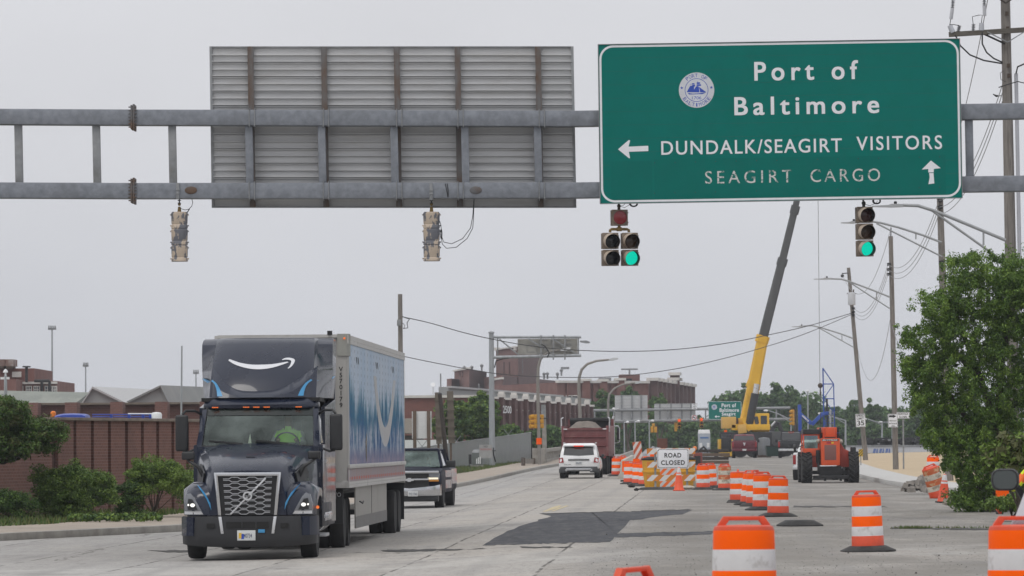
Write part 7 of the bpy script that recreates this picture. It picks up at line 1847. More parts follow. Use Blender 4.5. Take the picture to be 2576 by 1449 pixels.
for s_ in (-1,1):
    m = M(); m.bx(s_ * 1.12,s_ * 1.26,-0.08,0.3,1.0,2.62); m.build('corner_post',DMAR,t,bevel=0.01)
    m = M(); m.bx(s_ * 1.2,s_ * 1.26,0.3,4.8,1.1,2.62); m.build('side_wall',DMAR,t,bevel=0.01)
    m = M(); m.bx(s_ * 0.72 - .32,s_ * 0.72 + .32,0.2,0.24,0.3,1.0); m.build('mud_flap',BLACK,t)
    for y in (1.2,2.55): wheel(t,s_ * 0.98,y,0.5,0.28); wheel(t,s_ * 0.66,y,0.5,0.28)
    wheel(t,s_ * 1.02,6.6,0.5,0.28)
    m = M(); m.bx(s_ * 0.95,s_ * 1.1,0.16,0.2,1.0 - .12,1.0 - .02); m.build('tail_light',TAILD,t)
    m = M(); m.bx(s_ * 0.95,s_ * 1.15,-0.085,-0.06,2.42,2.47); m.build('reflector',WHITEP,t,smooth=0)
    m = M(); m.tube([(s_ * 1.28,0.3,2.3),(s_ * 1.3,0.3,3.0),(s_ * 1.22,0.6,3.06)],0.035,8); m.build('tarp_arm',SILV,t)
m = M(); m.bx(-1.2,1.2,0.3,4.8,1.0,1.1); m.bx(-1.24,1.24,4.7,4.85,1.0,3.0); m.build('bed',DMAR,t)
m = M(); m.tube([(-1.1,4.0,2.92),(1.1,4.0,2.96)],0.14,12); m.bx(-1.1,1.12,4.1,4.3,2.5,2.95); m.build('tarp_roller',BLACK,t)
m = M(); m.bx(-0.5,0.5,0.3,8,0.6,0.95); m.bx(-1.0,1.0,0.35,0.45,0.75,0.95); m.build('chassis',DARKM,t)
m = M(); m.bx(-1.15,1.15,5.0,6.6,0.9,2.75); m.bx(-1.0,1.0,6.6,8.0,0.9,1.8); m.build('cab',DMAR,t,bevel=0.06)
m = M(); m.tube([(1.15,5.6,2.6),(1.42,5.6,2.62),(1.5,5.6,2.5),(1.5,5.6,1.75),(1.15,5.6,1.65)],0.03,8); ma = m.build('mirror_frame',SILV,t); m = M(); m.bx(1.36,1.5,5.62,5.7,1.85,2.5); m.build('mirror',BLKP,ma,bevel=0.02)
m = M(); m.tube([(1.2,4.92,1.0),(1.2,4.92,3.05),(1.24,4.92,3.15)],0.07,10); m.build('exhaust_stack',SILV,t)
m = M(); g_ = random.Random(4); n = 14; vs = []; fs = []
for j in range(n):
    for i in range(n):
        x = -1.1 + 2.2 * i / (n - 1); y = 0.12 + 3.4 * j / (n - 1); h = 2.42 + 0.46 * math.exp(-((x + 0.1) / 0.75) ** 4) * math.exp(-((y - 1.7) / 1.2) ** 2) + g_.uniform(-.035,.035); vs.append((x,y,h))
fs = [(j * n + i,j * n + i + 1,(j + 1) * n + i + 1,(j + 1) * n + i) for j in range(n - 1) for i in range(n - 1)]
m.add(vs,fs); ld = m.build('load',mat('brown_grey_soil',(0.17,0.145,0.125),0.95,0,0.25,5,0.6,12)); ld.location = t.location; ld.rotation_euler = t.rotation_euler
tag(ld,'mound of grey-brown soil heaped in the maroon tipper','soil load')

# ---------------------------------------------------------------- telehandler, seen from behind
TO = mat('telehandler_orange',(0.62,0.085,0.022),0.42,0,0.06,2,c2=(0.5,0.07,0.02),s2=1.5,lo=0.5,hi=0.8)
TOD = mat('telehandler_dark_red',(0.36,0.04,0.02),0.45,0,0.08,2)
b = og(2089,179.5); t = thing('telehandler','orange-red telehandler seen from behind with big ribbed tyres and glazed cab','construction vehicle',b,R(-1))
def th(X,Y): 
    """crop point (3140,1680; 5.175x) -> local x, z at the rear plane"""
    x = (3140 + X / 5.175) / 1.59; y = (1680 + Y / 5.175) / 1.59
    q = P(x,y,179.5) - b; return q.x,q.z
def tb(x0,x1,y0,y1,ya,yb,m): 
    a,c = th(x0,y0),th(x1,y1); return m.bx(a[0],c[0],ya,yb,c[1],a[1])
for s_,X in ((-1,462),(1,1432)):
    x = th(X,1000)[0]
    wheel(t,x,0.55,0.665,0.44,TOD,0.5,lug=18); wheel(t,x,3.5,0.665,0.44,TOD,0.5,lug=18)
m = M(); tb(742,1140,378,938,0.0,1.3,m); eng = m.build('counterweight',TO,t,bevel=0.03)
m = M(); tb(815,1062,515,830,-0.012,0.05,m); m.build('radiator_grille',mat('grille_red_grey',(0.19,0.085,0.075),0.7,0,0.2,60),eng,bevel=0.02)
m = M(); tb(765,1105,396,434,-0.012,0.02,m); nb = m.build('name_band',BLKP,eng,smooth=0)
a,c = th(770,398),th(1098,432); text('SKYTRAK',c[0] - a[0],(a[1] - c[1]) * 0.85,WHT,nb,FR((a[0] + c[0]) / 2,-0.0125,(a[1] + c[1]) / 2),'maker_lettering',0.002,0.03,1.0,0.25)
m = M(); tb(860,955,455,488,-0.012,0.02,m); m.build('sticker',mat('sticker_red',(0.35,0.02,0.05),0.5),eng,smooth=0); m = M(); tb(957,1005,455,488,-0.012,0.02,m); m.build('sticker',mat('sticker_yellow',(0.7,0.5,0.03),0.5),eng,smooth=0)
m = M(); tb(845,1035,148,352,0.3,0.6,m); tb(790,1090,150,372,0.55,5.0,m); bm_ = m.build('boom',TO,t,bevel=0.025)
m = M(); tb(835,1045,352,366,0.28,0.6,m); m.build('boom_lip',BLKP,bm_)
m = M()
for x in (740,755,1108,1125): m = M(); a = th(x,165); c = th(x,260); m.tube([(a[0],0.8,a[1]),(c[0],0.7,c[1])],0.03,8); m.build('hydraulic_hose',BLACK,t)
for x in (760,1110): m = M(); a = th(x,270); c = th(x + (0 if x < 900 else 25),380); m.tube([(a[0],0.6,a[1]),(c[0],0.6,c[1])],0.07,8); m.build('hydraulic_hose',BLACK,t)
# cab: frame, roof, glass
m = M(); tb(382,412,290,600,0.5,0.6,m); tb(690,730,200,600,0.5,0.6,m); tb(382,412,290,600,2.0,2.1,m); tb(382,735,590,740,0.45,2.2,m); tb(382,730,290,322,0.5,0.58,m); cab_ = m.build('cab',TO,t,bevel=0.015)
m = M(); tb(384,730,192,292,0.42,2.2,m); m.build('cab_roof',BLKP,t,bevel=0.03)
m = M(); tb(412,720,322,590,0.52,0.54,m); m.build('cab_window',windowglass('cab_glass',0.25,(0.62,0.7,0.68)),cab_,smooth=0)
m = M(); tb(470,650,470,600,1.2,1.5,m); m.build('seat',INTER,t,bevel=0.05)
m = M(); tb(415,735,740,980,0.5,3.2,m); m.build('side_body',TOD,t,bevel=0.02)
m = M(); a,c = th(1142,600),th(1345,975); m.loft([[(a[0],0.6,c[1]),(c[0],0.6,c[1]),(c[0],0.6,a[1] - 0.08),(c[0] - 0.2,0.6,a[1] + .0),(a[0],0.6,a[1] + 0.35)],[(a[0],2.8,c[1]),(c[0],2.8,c[1]),(c[0],2.8,a[1] - .08),(c[0] - .2,2.8,a[1]),(a[0],2.8,a[1] + .3)]]); m.build('engine_hood',TOD,t,bevel=0.03)
m = M(); tb(1385,1500,560,735,0.9,1.3,m); m.build('front_tank',BLKP,t,bevel=0.04)
m = M(); tb(680,720,900,1085,0.1,0.5,m); tb(590,1335,1150,1215,0.2,0.6,m); tb(720,1180,960,1160,0.3,1.0,m); tb(575,1340,1050,1120,0.45,0.7,m)
for x in (840,1165): tb(x - 25,x + 25,1215,1262,0.3,0.5,m)
m.build('rear_axle',DARKM,t,bevel=0.015)
m = M(); tb(650,735,620,900,0.2,0.5,m); m.build('hose_bundle',BLACK,t,bevel=0.05)
m = M(); a = th(185,580); c = th(340,700); m.tube([(a[0],0.3,a[1]),(a[0] + .1,.3,a[1] + .01)],0.16,14); ml_ = m.build('mirror',BLKP,t,bevel=0.01)
m = M(); m.tube([(a[0] + .1,0.35,a[1]),(th(385,520)[0],0.5,th(385,520)[1])],0.025,6); m.build('mirror_arm',BLKP,t)
m = M(); a = th(700,440); m.ball((a[0],0.42,a[1]),0.1,10); a = th(1165,445); m.ball((a[0],0.45,a[1]),0.1,10); m.build('work_light',mat('grey_lamp',(0.35,0.33,0.28),0.3),t)
# white pickup behind it
b2 = og(2030,190.0); t = thing('pickup_truck','white pickup mostly hidden behind the left side of the telehandler','pickup truck',b2,R(-9))
m = M(); rings = []
for y,w,zt,zb in ((0.0,0.94,1.25,0.6),(0.2,1.0,1.28,0.5),(1.9,1.0,1.28,0.5),(2.0,1.0,1.2,0.5),(4.2,1.0,1.2,0.5),(5.5,0.95,1.08,0.55)):
    rings.append(ringy([(0,zb),(w - 0.04,zb),(w,zb + 0.1),(w + 0.02,(zb + zt) / 2),(w - 0.02,zt - 0.05),(w - 0.06,zt),(0,zt)],y))
m.loft(rings); m.build('body',WHT_P,t,smooth=40)
m = M(); rings = []
for z,y0,y1,w in ((1.2,1.85,4.3,0.94),(1.45,1.9,4.1,0.9),(1.8,2.05,3.5,0.76),(1.88,2.3,3.2,0.62)): rings.append([(-w,y0,z),(w,y0,z),(w,(y0 + y1) / 2,z),(w * .92,y1,z),(-w * .92,y1,z),(-w,(y0 + y1) / 2,z)])
m.loft(rings); m.build('cab',WHT_P,t,smooth=40)
panelq(t,'rear_window',[(-0.82,1.9,1.4),(-0.72,2.03,1.76),(0.72,2.03,1.76),(0.82,1.9,1.4)],TINT,(0,-1,0),0.08)
for s_ in (-1,1):
    m = M(); m.bx(s_ * 0.84,s_ * 0.98,-0.04,0.1,0.74,1.18); m.build('tail_light',TAILD,t,bevel=0.02)
    for y in (1.05,4.6): wheel(t,s_ * 0.9,y,0.42,0.3,ALLOY,0.6)
m = M(); m.bx(-0.98,0.98,-0.15,0.05,0.5,0.66); m.build('bumper',SILV,t,bevel=0.03)
t.location.x += 0.32

# ---------------------------------------------------------------- mobile crane
CYL = mat('crane_yellow',(0.72,0.42,0.03),0.42,0,0.07,1.2,c2=(0.48,0.27,0.03),s2=1,lo=0.5,hi=0.8)
CYL2 = mat('crane_pale_yellow',(0.62,0.38,0.1),0.5,0,0.06,1.5)
CGR = mat('crane_boom_grey',(0.075,0.078,0.08),0.5,0.1,0.15,1,c2=(0.12,0.12,0.12),s2=0.6,lo=0.5,hi=0.8,stretch=(3,3,0.4))
CZ = 347.0; b = og(1880,CZ); t = thing('mobile_crane','yellow mobile crane with a long telescopic boom raised behind the green sign','crane',b)
def cq(x,y,dy=0.0): return P(x,y,CZ + dy) - b
pc = FPX / CZ
def boomseg(p0,p1,w0,w1,mt,name,par,dep=None):
    a,c = cq(*p0),cq(*p1); d = (c - a); L = d.length; m = M()
    ax = d.normalized(); sx = Vector((ax.z,0,-ax.x)); sy = Vector((0,1,0))
    rings = []
    for q,w in ((a,w0),(c,w1)):
        h = (w if dep is None else dep)
        rings.append([q + sx * (w / 2 * u) + sy * (h / 2 * v) for u,v in ((-0.7,-1),(0.7,-1),(1,-0.7),(1,0.7),(0.6,1),(-0.6,1),(-1,0.7),(-1,-0.7))])
    m.loft([[tuple(v) for v in r] for r in rings]); return m.build(name,mt,par,smooth=25)
bs = boomseg((1876,1070),(1919,848),1.15,0.92,CYL,'base_boom',t,1.1)
g1 = boomseg((1917,858),(1969,652),0.80,0.72,CGR,'boom_section',t,0.8); boomseg((1967,660),(2001,520),0.62,0.58,CGR,'boom_section',t,0.7); boomseg((1999,528),(2042,348),0.52,0.46,CGR,'boom_section',t,0.6); boomseg((2040,355),(2054,300),0.4,0.36,CGR,'boom_section',t,0.5)
boomseg((1915,862),(1920,845),1.12,1.12,CYL,'boom_collar',bs,1.2); boomseg((1965,668),(1970,650),0.85,0.85,CGR,'boom_collar',g1,0.9); boomseg((1997,538),(2002,518),0.74,0.74,CGR,'boom_collar',g1,0.8)
boomseg((1893,976),(1898,958),1.25,1.1,CYL,'cylinder_lug',bs,0.6)
m = M(); a,c = cq(1883,1076,-0.7),cq(1900,990,-0.75); e = cq(1904,966,-0.75); m.tube([a,c],0.34,14); m.build('lift_cylinder',mat('cylinder_dark',(0.04,0.043,0.047),0.4,0.2,0.1,3),t); m = M(); m.tube([c,e],0.24,12); m.build('cylinder_rod',SILV,t)
def cbx(x0,x1,y0,y1,ya,yb,m): a,c = cq(x0,y0),cq(x1,y1); return m.bx(a.x,c.x,ya,yb,c.z,a.z)
m = M(); cbx(1815,1850,1049,1078,-1.2,1.2,m); m.build('counterweight',CYL2,t,bevel=0.05)
m = M(); cbx(1838,1935,1068,1082,-1.2,1.2,m); cbx(1848,1880,1052,1070,-0.8,0.8,m); tt_ = m.build('turntable',CYL,t,bevel=0.04)
m = M(); cbx(1836,1856,1052,1066,-1.0,-0.8,m); m.build('winch',RUST2,t,bevel=0.03)
m = M(); m.bar(cq(1866,1052,-1.1),cq(1885,1084,-1.1),0.22,0.3,up=(0,1,0)); m.build('strut',CYL,t)
m = M(); a = cq(1856,1068,-1.5); c = cq(1868,1090,-1.5); m.bar(a + Vector((0.3,0,0)),c,0.7,0.75,up=(0,1,0)); m.build('outrigger_box',CYL2,t,bevel=0.04)
m = M(); cbx(1889,1934,1040,1086,-0.8,1.0,m); cb = m.build('cab',CYL,t,bevel=0.05)
m = M(); cbx(1912,1928,1046,1070,-0.83,-0.79,m); m.build('window',WIN,cb,smooth=0); m = M(); a,c = cq(1895,1048),cq(1908,1074); m.prism([(a.x,a.z),(c.x - .1,a.z),(c.x,c.z + .35),(c.x - .2,c.z),(a.x + 0.1,c.z + 0.25)],0.79,0.83,0,RX(90)); m.build('window',WIN,cb,smooth=0)
m = M(); cbx(1822,1940,1088,1118,-1.3,1.3,m); m.build('carrier',DARKM,t,bevel=0.05)
for x in (1830,1862,1895,1930):
    for s_ in (-1,1): a = cq(x,1130); m = M(); m.tube([(a.x,s_ * 0.95,0.6),(a.x,s_ * 1.3,0.6)],0.6,20); m.build('wheel',TYRE,t)
m = M(); a,c = cq(2056,296),cq(2062.5,965); m.tube([a,c],0.022,6); m.build('hoist_line',mat('steel_rope',(0.16,0.16,0.16),0.6),t)
m = M(); m.tube([cq(1890,975),cq(1872,1055)],0.02,5); m.build('hoist_line',DARKM,t)
m = M(); a = cq(2063.5,970); m.ball(tuple(a),0.22,14); m.lathe([(0.05,-0.9),(0.05,-0.2)],8,0,T(*a)); m.tube([a + Vector((0,0,-0.5)),a + Vector((0.08,0,-0.62)),a + Vector((0,0,-0.8)),a + Vector((-0.09,0,-0.7))],0.035,8); m.build('hook_block',RUST2,t)
m = M(); m.tube([a + Vector((0,0,-0.8)),a + Vector((0.0,0,-3.4))],0.03,6); m.build('sling',DARKM,t)
m = M(); a = cq(2056,298); m.lathe([(0.25,-0.1),(0.25,0.1)],14,0,T(*a) @ RX(90)); m.build('boom_head',CYL,t)

# other plant near the crane
def loc_px(x,Z): return og(x,Z)
b = og(1825,338.0); t = thing('compactor','black-backed yellow compact loader left of the maroon pickup','construction vehicle',b); pz = FPX / 338.0
def qb(x0,x1,y0,y1,ya,yb,m,Z=338.0,bb=None): bb = bb if bb is not None else b; a,c = P(x0,y0,Z) - bb,P(x1,y1,Z) - bb; return m.bx(a.x,c.x,ya,yb,max(0.02,c.z),a.z)
m = M(); qb(1814,1839,1101,1137,-0.2,0.9,m); m.build('engine_door',BLKP,t,bevel=0.05)
m = M(); qb(1809,1816,1105,1130,0.0,2.6,m); qb(1838,1845,1105,1130,0.0,2.6,m); qb(1812,1842,1136,1148,-0.15,2.5,m); m.build('body',CYL,t,bevel=0.05)
m = M(); qb(1812,1843,1087,1091,0.6,2.0,m); 
for x in (1813,1842): qb(x - 1,x + 1,1090,1104,0.6,0.7,m)
m.build('cab_frame',DARKM,t,bevel=0.02); m = M(); qb(1815,1840,1091,1101,0.65,0.68,m); m.build('rear_window',TINT,t,smooth=0)
m = M(); qb(1822,1831,1137,1141,-0.22,-0.2,m); m.build('number_plate',mat('yellow_plate',(0.7,0.5,0.05),0.5),t,smooth=0); m = M(); a = P(1827,1084,338) - b; m.lathe([(0.13,-0.1),(0.12,0.08)],10,0,T(a.x,1,a.z)); m.build('beacon',OR1,t)
for s_ in (-1,1):
    for y in (0.5,1.9): m = M(); m.tube([(s_ * 0.6,y,0.36),(s_ * 0.85,y,0.36)],0.36,18); m.build('wheel',TYRE,t)
b = og(1922,340.0); t = thing('grey_tank','grey rounded site tank beside the maroon pickup','tank',b); m = M(); a = P(1922,1100,340) - b
m.lathe([(0.48,0.2),(0.5,0.3),(0.5,a.z - 0.25),(0.42,a.z - 0.05),(1e-4,a.z)],20); m.build('vessel',mat('grey_tank_paint',(0.16,0.17,0.18),0.5,0,0.1,2),t); m = M(); m.bx(-.55,.55,-.5,.5,0,0.2); m.build('skid',RUST2,t)
b = og(1946,336.0); t = thing('skip','dark green skip between the grey tank and the black pickup','skip',b); m = M(); m.loft([[(-0.5,0,0.1),(0.55,0,0.1),(0.55,1.6,0.1),(-0.5,1.6,0.1)],[(-0.6,-.2,0.95),(0.75,-.2,0.95),(0.75,1.8,0.95),(-0.6,1.8,0.95)]]); m.build('body',mat('dark_green_paint',(0.02,0.055,0.045),0.5,0,0.15,2),t,bevel=0.02); m = M(); m.bx(-0.64,0.79,-0.24,-.18,0.9,0.98); m.build('rim',DARKM,t)
b = og(1950,352.0); t = thing('excavator_arm','dark grey folded excavator rising right of the crane cab','construction vehicle',b); m = M(); pts = [(1937,1100),(1945,1075),(1958,1062),(1966,1085)]
for q0,q1 in zip(pts,pts[1:]): m.bar(P(*q0,352) - b,P(*q1,352) - b,0.35,0.4,up=(0,1,0))
m.build('arm',mat('dark_grey_plant',(0.05,0.052,0.056),0.5,0,0.15,2),t,bevel=0.03); m = M(); a = P(1948,1100,352) - b; m.bx(-0.8,0.9,-0.7,0.9,0.8,a.z + 0.5); m.build('body',mat('grey_plant_body',(0.08,0.085,0.09),0.5),t,bevel=0.1)
for s_ in (-0.6,0.6): m = M(); m.bx(s_ - .22,s_ + .22,-1.2,1.2,0,0.75); m.build('track',TYRE,t,bevel=0.12)
m = M(); m.tube([P(1940,1072,351.4) - b,P(1950,1060,351.4) - b],0.08,8); m.build('cylinder_rod',SILV,t)

# blue drilling rig
RB = mat('rig_blue',(0.02,0.075,0.36),0.45,0,0.08,2)
b = og(2060,362.0); t = thing('drilling_rig','blue drilling rig with lattice mast and folded blue arms behind the telehandler','drilling rig',b)
def rq(x,y,dy=0.0): return P(x,y,362 + dy) - b
m = M(); a0,a1,c0,c1_ = rq(2070,926),rq(2097,966),rq(2073,1090),rq(2100,1090)
m.tube([a0,rq(2071,965),c0],0.06,6); m.tube([a0,a1,c1_],0.05,6)
ysq = [966,1003,1037,1064,1088]
for i,y in enumerate(ysq): m.tube([rq(2071.2 + (y - 965) * 0.015,y),rq(2097 + (y - 965) * 0.024,y)],0.05,6)
for i,(y,y2) in enumerate(zip(ysq,ysq[1:])):
    p = (rq(2071.5,y2),rq(2097.5,y)) if i % 2 == 0 else (rq(2071.5,y),rq(2098,y2)); m.tube(p,0.04,6)
m.build('lattice_mast',RB,t)
m = M(); m.tube([rq(2080,1003),rq(2083,1095)],0.09,8); m.build('drill_string',DARKM,t)
m = M(); m.tube([rq(2088,1030,-0.3),rq(2089,1095,-0.3)],0.07,8); m.build('feed_cylinder',SILV,t)
m = M()
for x in (2091,2097): m.tube([rq(x,1035,-0.4),rq(x,1090,-0.4)],0.025,5)
for k in range(9): m.tube([rq(2091,1038 + k * 6,-0.4),rq(2097,1038 + k * 6,-0.4)],0.02,5)
m.build('ladder',GALV2,t)
m = M(); m.bar(rq(2011,1018),rq(2013,1090),0.3,0.3,up=(0,1,0)); m.build('post',RB,t,bevel=0.02)
m = M(); m.bar(rq(2011,1040),rq(2042,1066),0.32,0.34,up=(0,1,0)); m.bar(rq(2042,1068),rq(2070,1040),0.32,0.34,up=(0,1,0)); m.bar(rq(2066,1042),rq(2084,1039),0.3,0.3,up=(0,1,0)); m.build('arm',RB,t,bevel=0.03)
m = M(); m.bar(rq(2018,1045,-0.2),rq(2034,1060,-0.2),0.14,0.16,up=(0,1,0)); m.build('cylinder_rod',SILV,t)
m = M(); a,c = rq(1955,1088),rq(2110,1098); m.bx(a.x,c.x,-1.0,1.0,c.z,a.z); m.bx(a.x + 1,c.x - 1,-0.8,0.8,0.5,c.z); m.build('deck',RB,t,bevel=0.03)
for k in range(5):
    for s_ in (-0.9,0.9): m = M(); x = a.x + 0.8 + k * (c.x - a.x - 1.6) / 4; m.tube([(x,s_ - .15,0.5),(x,s_ + .15,0.5)],0.5,16); m.build('wheel',TYRE,t)

# ---------------------------------------------------------------- far gantry and its signs
FZ2 = 450.0; b = og(1700,FZ2); t = thing('sign_gantry','distant grey tubular sign gantry spanning the road beyond the dump truck','gantry',b)
def fq(x,y,dy=0.0): return P(x,y,FZ2 + dy) - b
for y0,y1 in ((1034,1026),(1062,1054)):
    m = M(); m.tube([fq(1385,y0),fq(1988,y1)],0.15,10); m.build('chord',GALV2,t)
for x in (1405,1496,1588,1680,1775,1868,1888,1953): m = M(); yy = 1034 - 8 * (x - 1385) / 603; m.bar(fq(x,yy + 3),fq(x,yy + 26),0.16,0.16,up=(0,1,0)); m.build('post',GALV2,t)
m = M()
for x,y in ((1365,1018),(2000,1030)): a = fq(x,y); m = M(); m.tube([(a.x,0,0),a],0.2,10); m.build('column',CONC if x < 1500 else DWOOD,t)
def sback(label,x0,x1,y0,y1,ups):
    o = P((x0 + x1) / 2,(y0 + y1) / 2,FZ2 + 0.35); t = thing('back_of_sign',label,'road sign',o); p = FPX / FZ2; W_,H_ = (x1 - x0) / p,(y1 - y0) / p
    m = M(); m.box((0,0.02,0),(W_,0.04,H_))
    n = max(5,int(H_ / 0.3))
    for i in range(n + 1): m.box((0,-0.03,-H_ / 2 + i * H_ / n),(W_,0.06,0.05))
    m.build('panel',ALU,t,smooth=0)
    for x in ups: m = M(); m.box(((x - (x0 + x1) / 2) / p,-0.12,0),(0.18,0.12,H_ + 0.1)); m.build('upright',GALV2,t,smooth=0)
sback('distant silver sign back left of the traffic lights, the taller of two',1547,1629,995,1063,(1564,1590,1613))
sback('distant silver sign back to the right of the taller one',1646,1748,1016,1056,(1660,1688,1715,1738))
o = P(1823.5,1032.5,FZ2 - 0.3); t = thing('direction_sign','small distant green sign reading Port of Baltimore Seagirt by the crane','road sign',o); p = FPX / FZ2
W_,H_ = 83 / p,46 / p; m = M(); m.box((0,0,0),(W_,0.06,H_)); m.build('panel',SGREEN,t)
m = M(); ring2(m,rrect(W_ - .03,H_ - .03,.1),rrect(W_ - .1,H_ - .1,.08),0.003,0,FR(0,-0.03,0)); m.build('border',SWHITE,t,smooth=0)
for s,x,y,w,h in (('Port of',1833.5,1019.5,36,9.5),('Baltimore',1834.5,1031.5,48,9),('Seagirt',1833,1042.5,34,10)):
    q = P(x,y,FZ2 - 0.3) - o; text(s,w / p,h / p,SWHITE,t,FR(q.x,-0.035,q.z),'lettering',0,0,1.15,fat=0.018)
q = P(1797,1024,FZ2 - .3) - o; emblem(t,FR(q.x,-0.032,q.z),7 / p)
q = P(1804,1048,FZ2 - .3) - o; m = M(); m.prism([(-.28,0),(-.08,.17),(-.08,.05),(.28,.05),(.28,-.05),(-.08,-.05),(-.08,-.17)],0.003,0.006,0,FR(q.x,-0.03,q.z)); m.build('arrow',SWHITE,t,smooth=0)
def sheetsign(label,x0,x1,y0,y1,Z,lines,name='road_sign',post=None,circ=False,tilt=0):
    o = P((x0 + x1) / 2,(y0 + y1) / 2,Z); t = thing(name,label,'road sign',o); p = FPX / Z; W_,H_ = (x1 - x0) / p,(y1 - y0) / p
    t.rotation_euler = (0,R(tilt),0)
    m = M(); m.box((0,0,0),(W_,0.015,H_)); m.build('panel',SWHITE,t,smooth=0)
    m = M(); ring2(m,rrect(W_ - .03,H_ - .03,.04),rrect(W_ - .06,H_ - .06,.03),0.003,0,FR(0,-0.008,0)); m.build('border',BLKI,t,smooth=0)
    for s,fx,fz,fw,fh in lines: text(s,fw * W_,fh * H_,BLKI,t,FR(fx * W_,-0.011,fz * H_),'lettering',0,0.02)
    return t,W_,H_
sheetsign('tiny white sign with the words no left turn beside the distant sign back',1740,1754,1015,1030,FZ2 - .4,[('NO',0,.3,.35,.2),('LEFT',0,0,.6,.2),('TURN',0,-.3,.62,.2)])
t,W_,H_ = sheetsign('small white sign with a red circle and crossed arrow over the distant lanes',1739.5,1754,1044,1057.5,FZ2 - .4,[])
m = M(); c_ = [(math.cos(R(i * 15)),math.sin(R(i * 15))) for i in range(24)]; ring2(m,[(x * W_ * .42,y * W_ * .42) for x,y in c_],[(x * W_ * .33,y * W_ * .33) for x,y in c_],0.004,0,FR(0,-.008,0)); m.build('red_ring',mat('sign_red',(0.5,0.015,0.02),0.5),t,smooth=0)
m = M(); m.prism([(-.2,.05),(-.07,.16),(-.07,.08),(.1,.08),(.1,-.15),(.03,-.15),(.03,.02),(-.07,.02),(-.07,-.06)],.003,.005,0,FR(0,-.008,0)); m.bar((-.17,-.014,.17),(.17,-.014,-.17),.01,.05,up=(0,-1,0)); m.build('turn_arrow',BLKI,t,smooth=0)
fs = 0.33
for lab,x,y,secs,rz in (('distant yellow traffic light showing red, beside a yellow signal back, under the gantry',1708.5,1066,[(0,1.03,L_REDON,1),(0,0,L_AMB,1),(0,-1.03,L_DRK,1)],0),('distant yellow traffic light showing red, under the crossed-arrow sign',1764.5,1063.5,[(0,1.03,L_REDON,1),(0,0,L_AMB,1),(0,-1.03,L_DRK,1)],0)):
    q,s = signal_front('traffic_signal',lab,x,y,FZ2 - .5,secs,1.0,rz,SIGY); m = M(); m.tube([(0,0,s * 1.5),(0,0.3,s * 1.9)],0.03,6); m.build('hanger',DARKM,q)
def sigback2(label,parts,Z,cat='traffic light'):
    o = P(parts[0][0],parts[0][1],Z); t = thing('traffic_signal',label,cat,o); p = FPX / Z
    for x0,x1,y0,y1 in parts[1:]:
        a,c = P(x0,y0,Z) - o,P(x1,y1,Z) - o; m = M(); m.bx(a.x,c.x,-.1,.12,c.z,a.z); m.build('housing',SIGY,t,bevel=0.04)
    a,c = P(parts[1][0],parts[1][2],Z) - o,P(parts[1][1],parts[1][2],Z) - o; m = M(); m.tube([((a.x + c.x) / 2,0,a.z),((a.x + c.x) / 2,0,a.z + 0.35)],0.03,6); m.build('hanger',DARKM,t); return t
sigback2('yellow back of a distant signal just left of the first red light',[(1701,1070),(1696.5,1703.5,1063,1085)],FZ2 + .3)
sigback2('distant pair of yellow signal backs hanging side by side under one head',[(1644,1080),(1640,1647,1065,1073),(1636.5,1644,1073,1088),(1645.5,1653,1073,1088)],FZ2 - 30)
for lab,x,y,Z,n,par in (('yellow traffic light on the left of the slim lamp column above the dump truck lane',1344,1060,262,3,0),('yellow traffic light on the right of the slim lamp column above the dump truck lane',1361,1060,266,3,0),('yellow multi-head traffic light on a wooden post right of the crane',1994,1050,430,4,0)):
    p = FPX / Z; o = P(x,y,Z); q = thing('traffic_signal',lab,'traffic light',o,R(-55)); s = 0.3 if n == 3 else 0.42
    for k in range(n):
        z = (n - 1) / 2 * s - k * s; m = M(); m.bx(-.17,.17,-.12,.12,z - s * .47,z + s * .47); h = m.build('housing',SIGY,q,bevel=0.03); m = M(); m.tube([(0,-.1,z),(0,-.34,z - .02)],0.14,12); m.build('visor',SIGY,h)
    m = M(); m.tube([(0.0,.1,.2),(0.25,.35,.2)],0.03,6); m.build('bracket',DARKM,q)

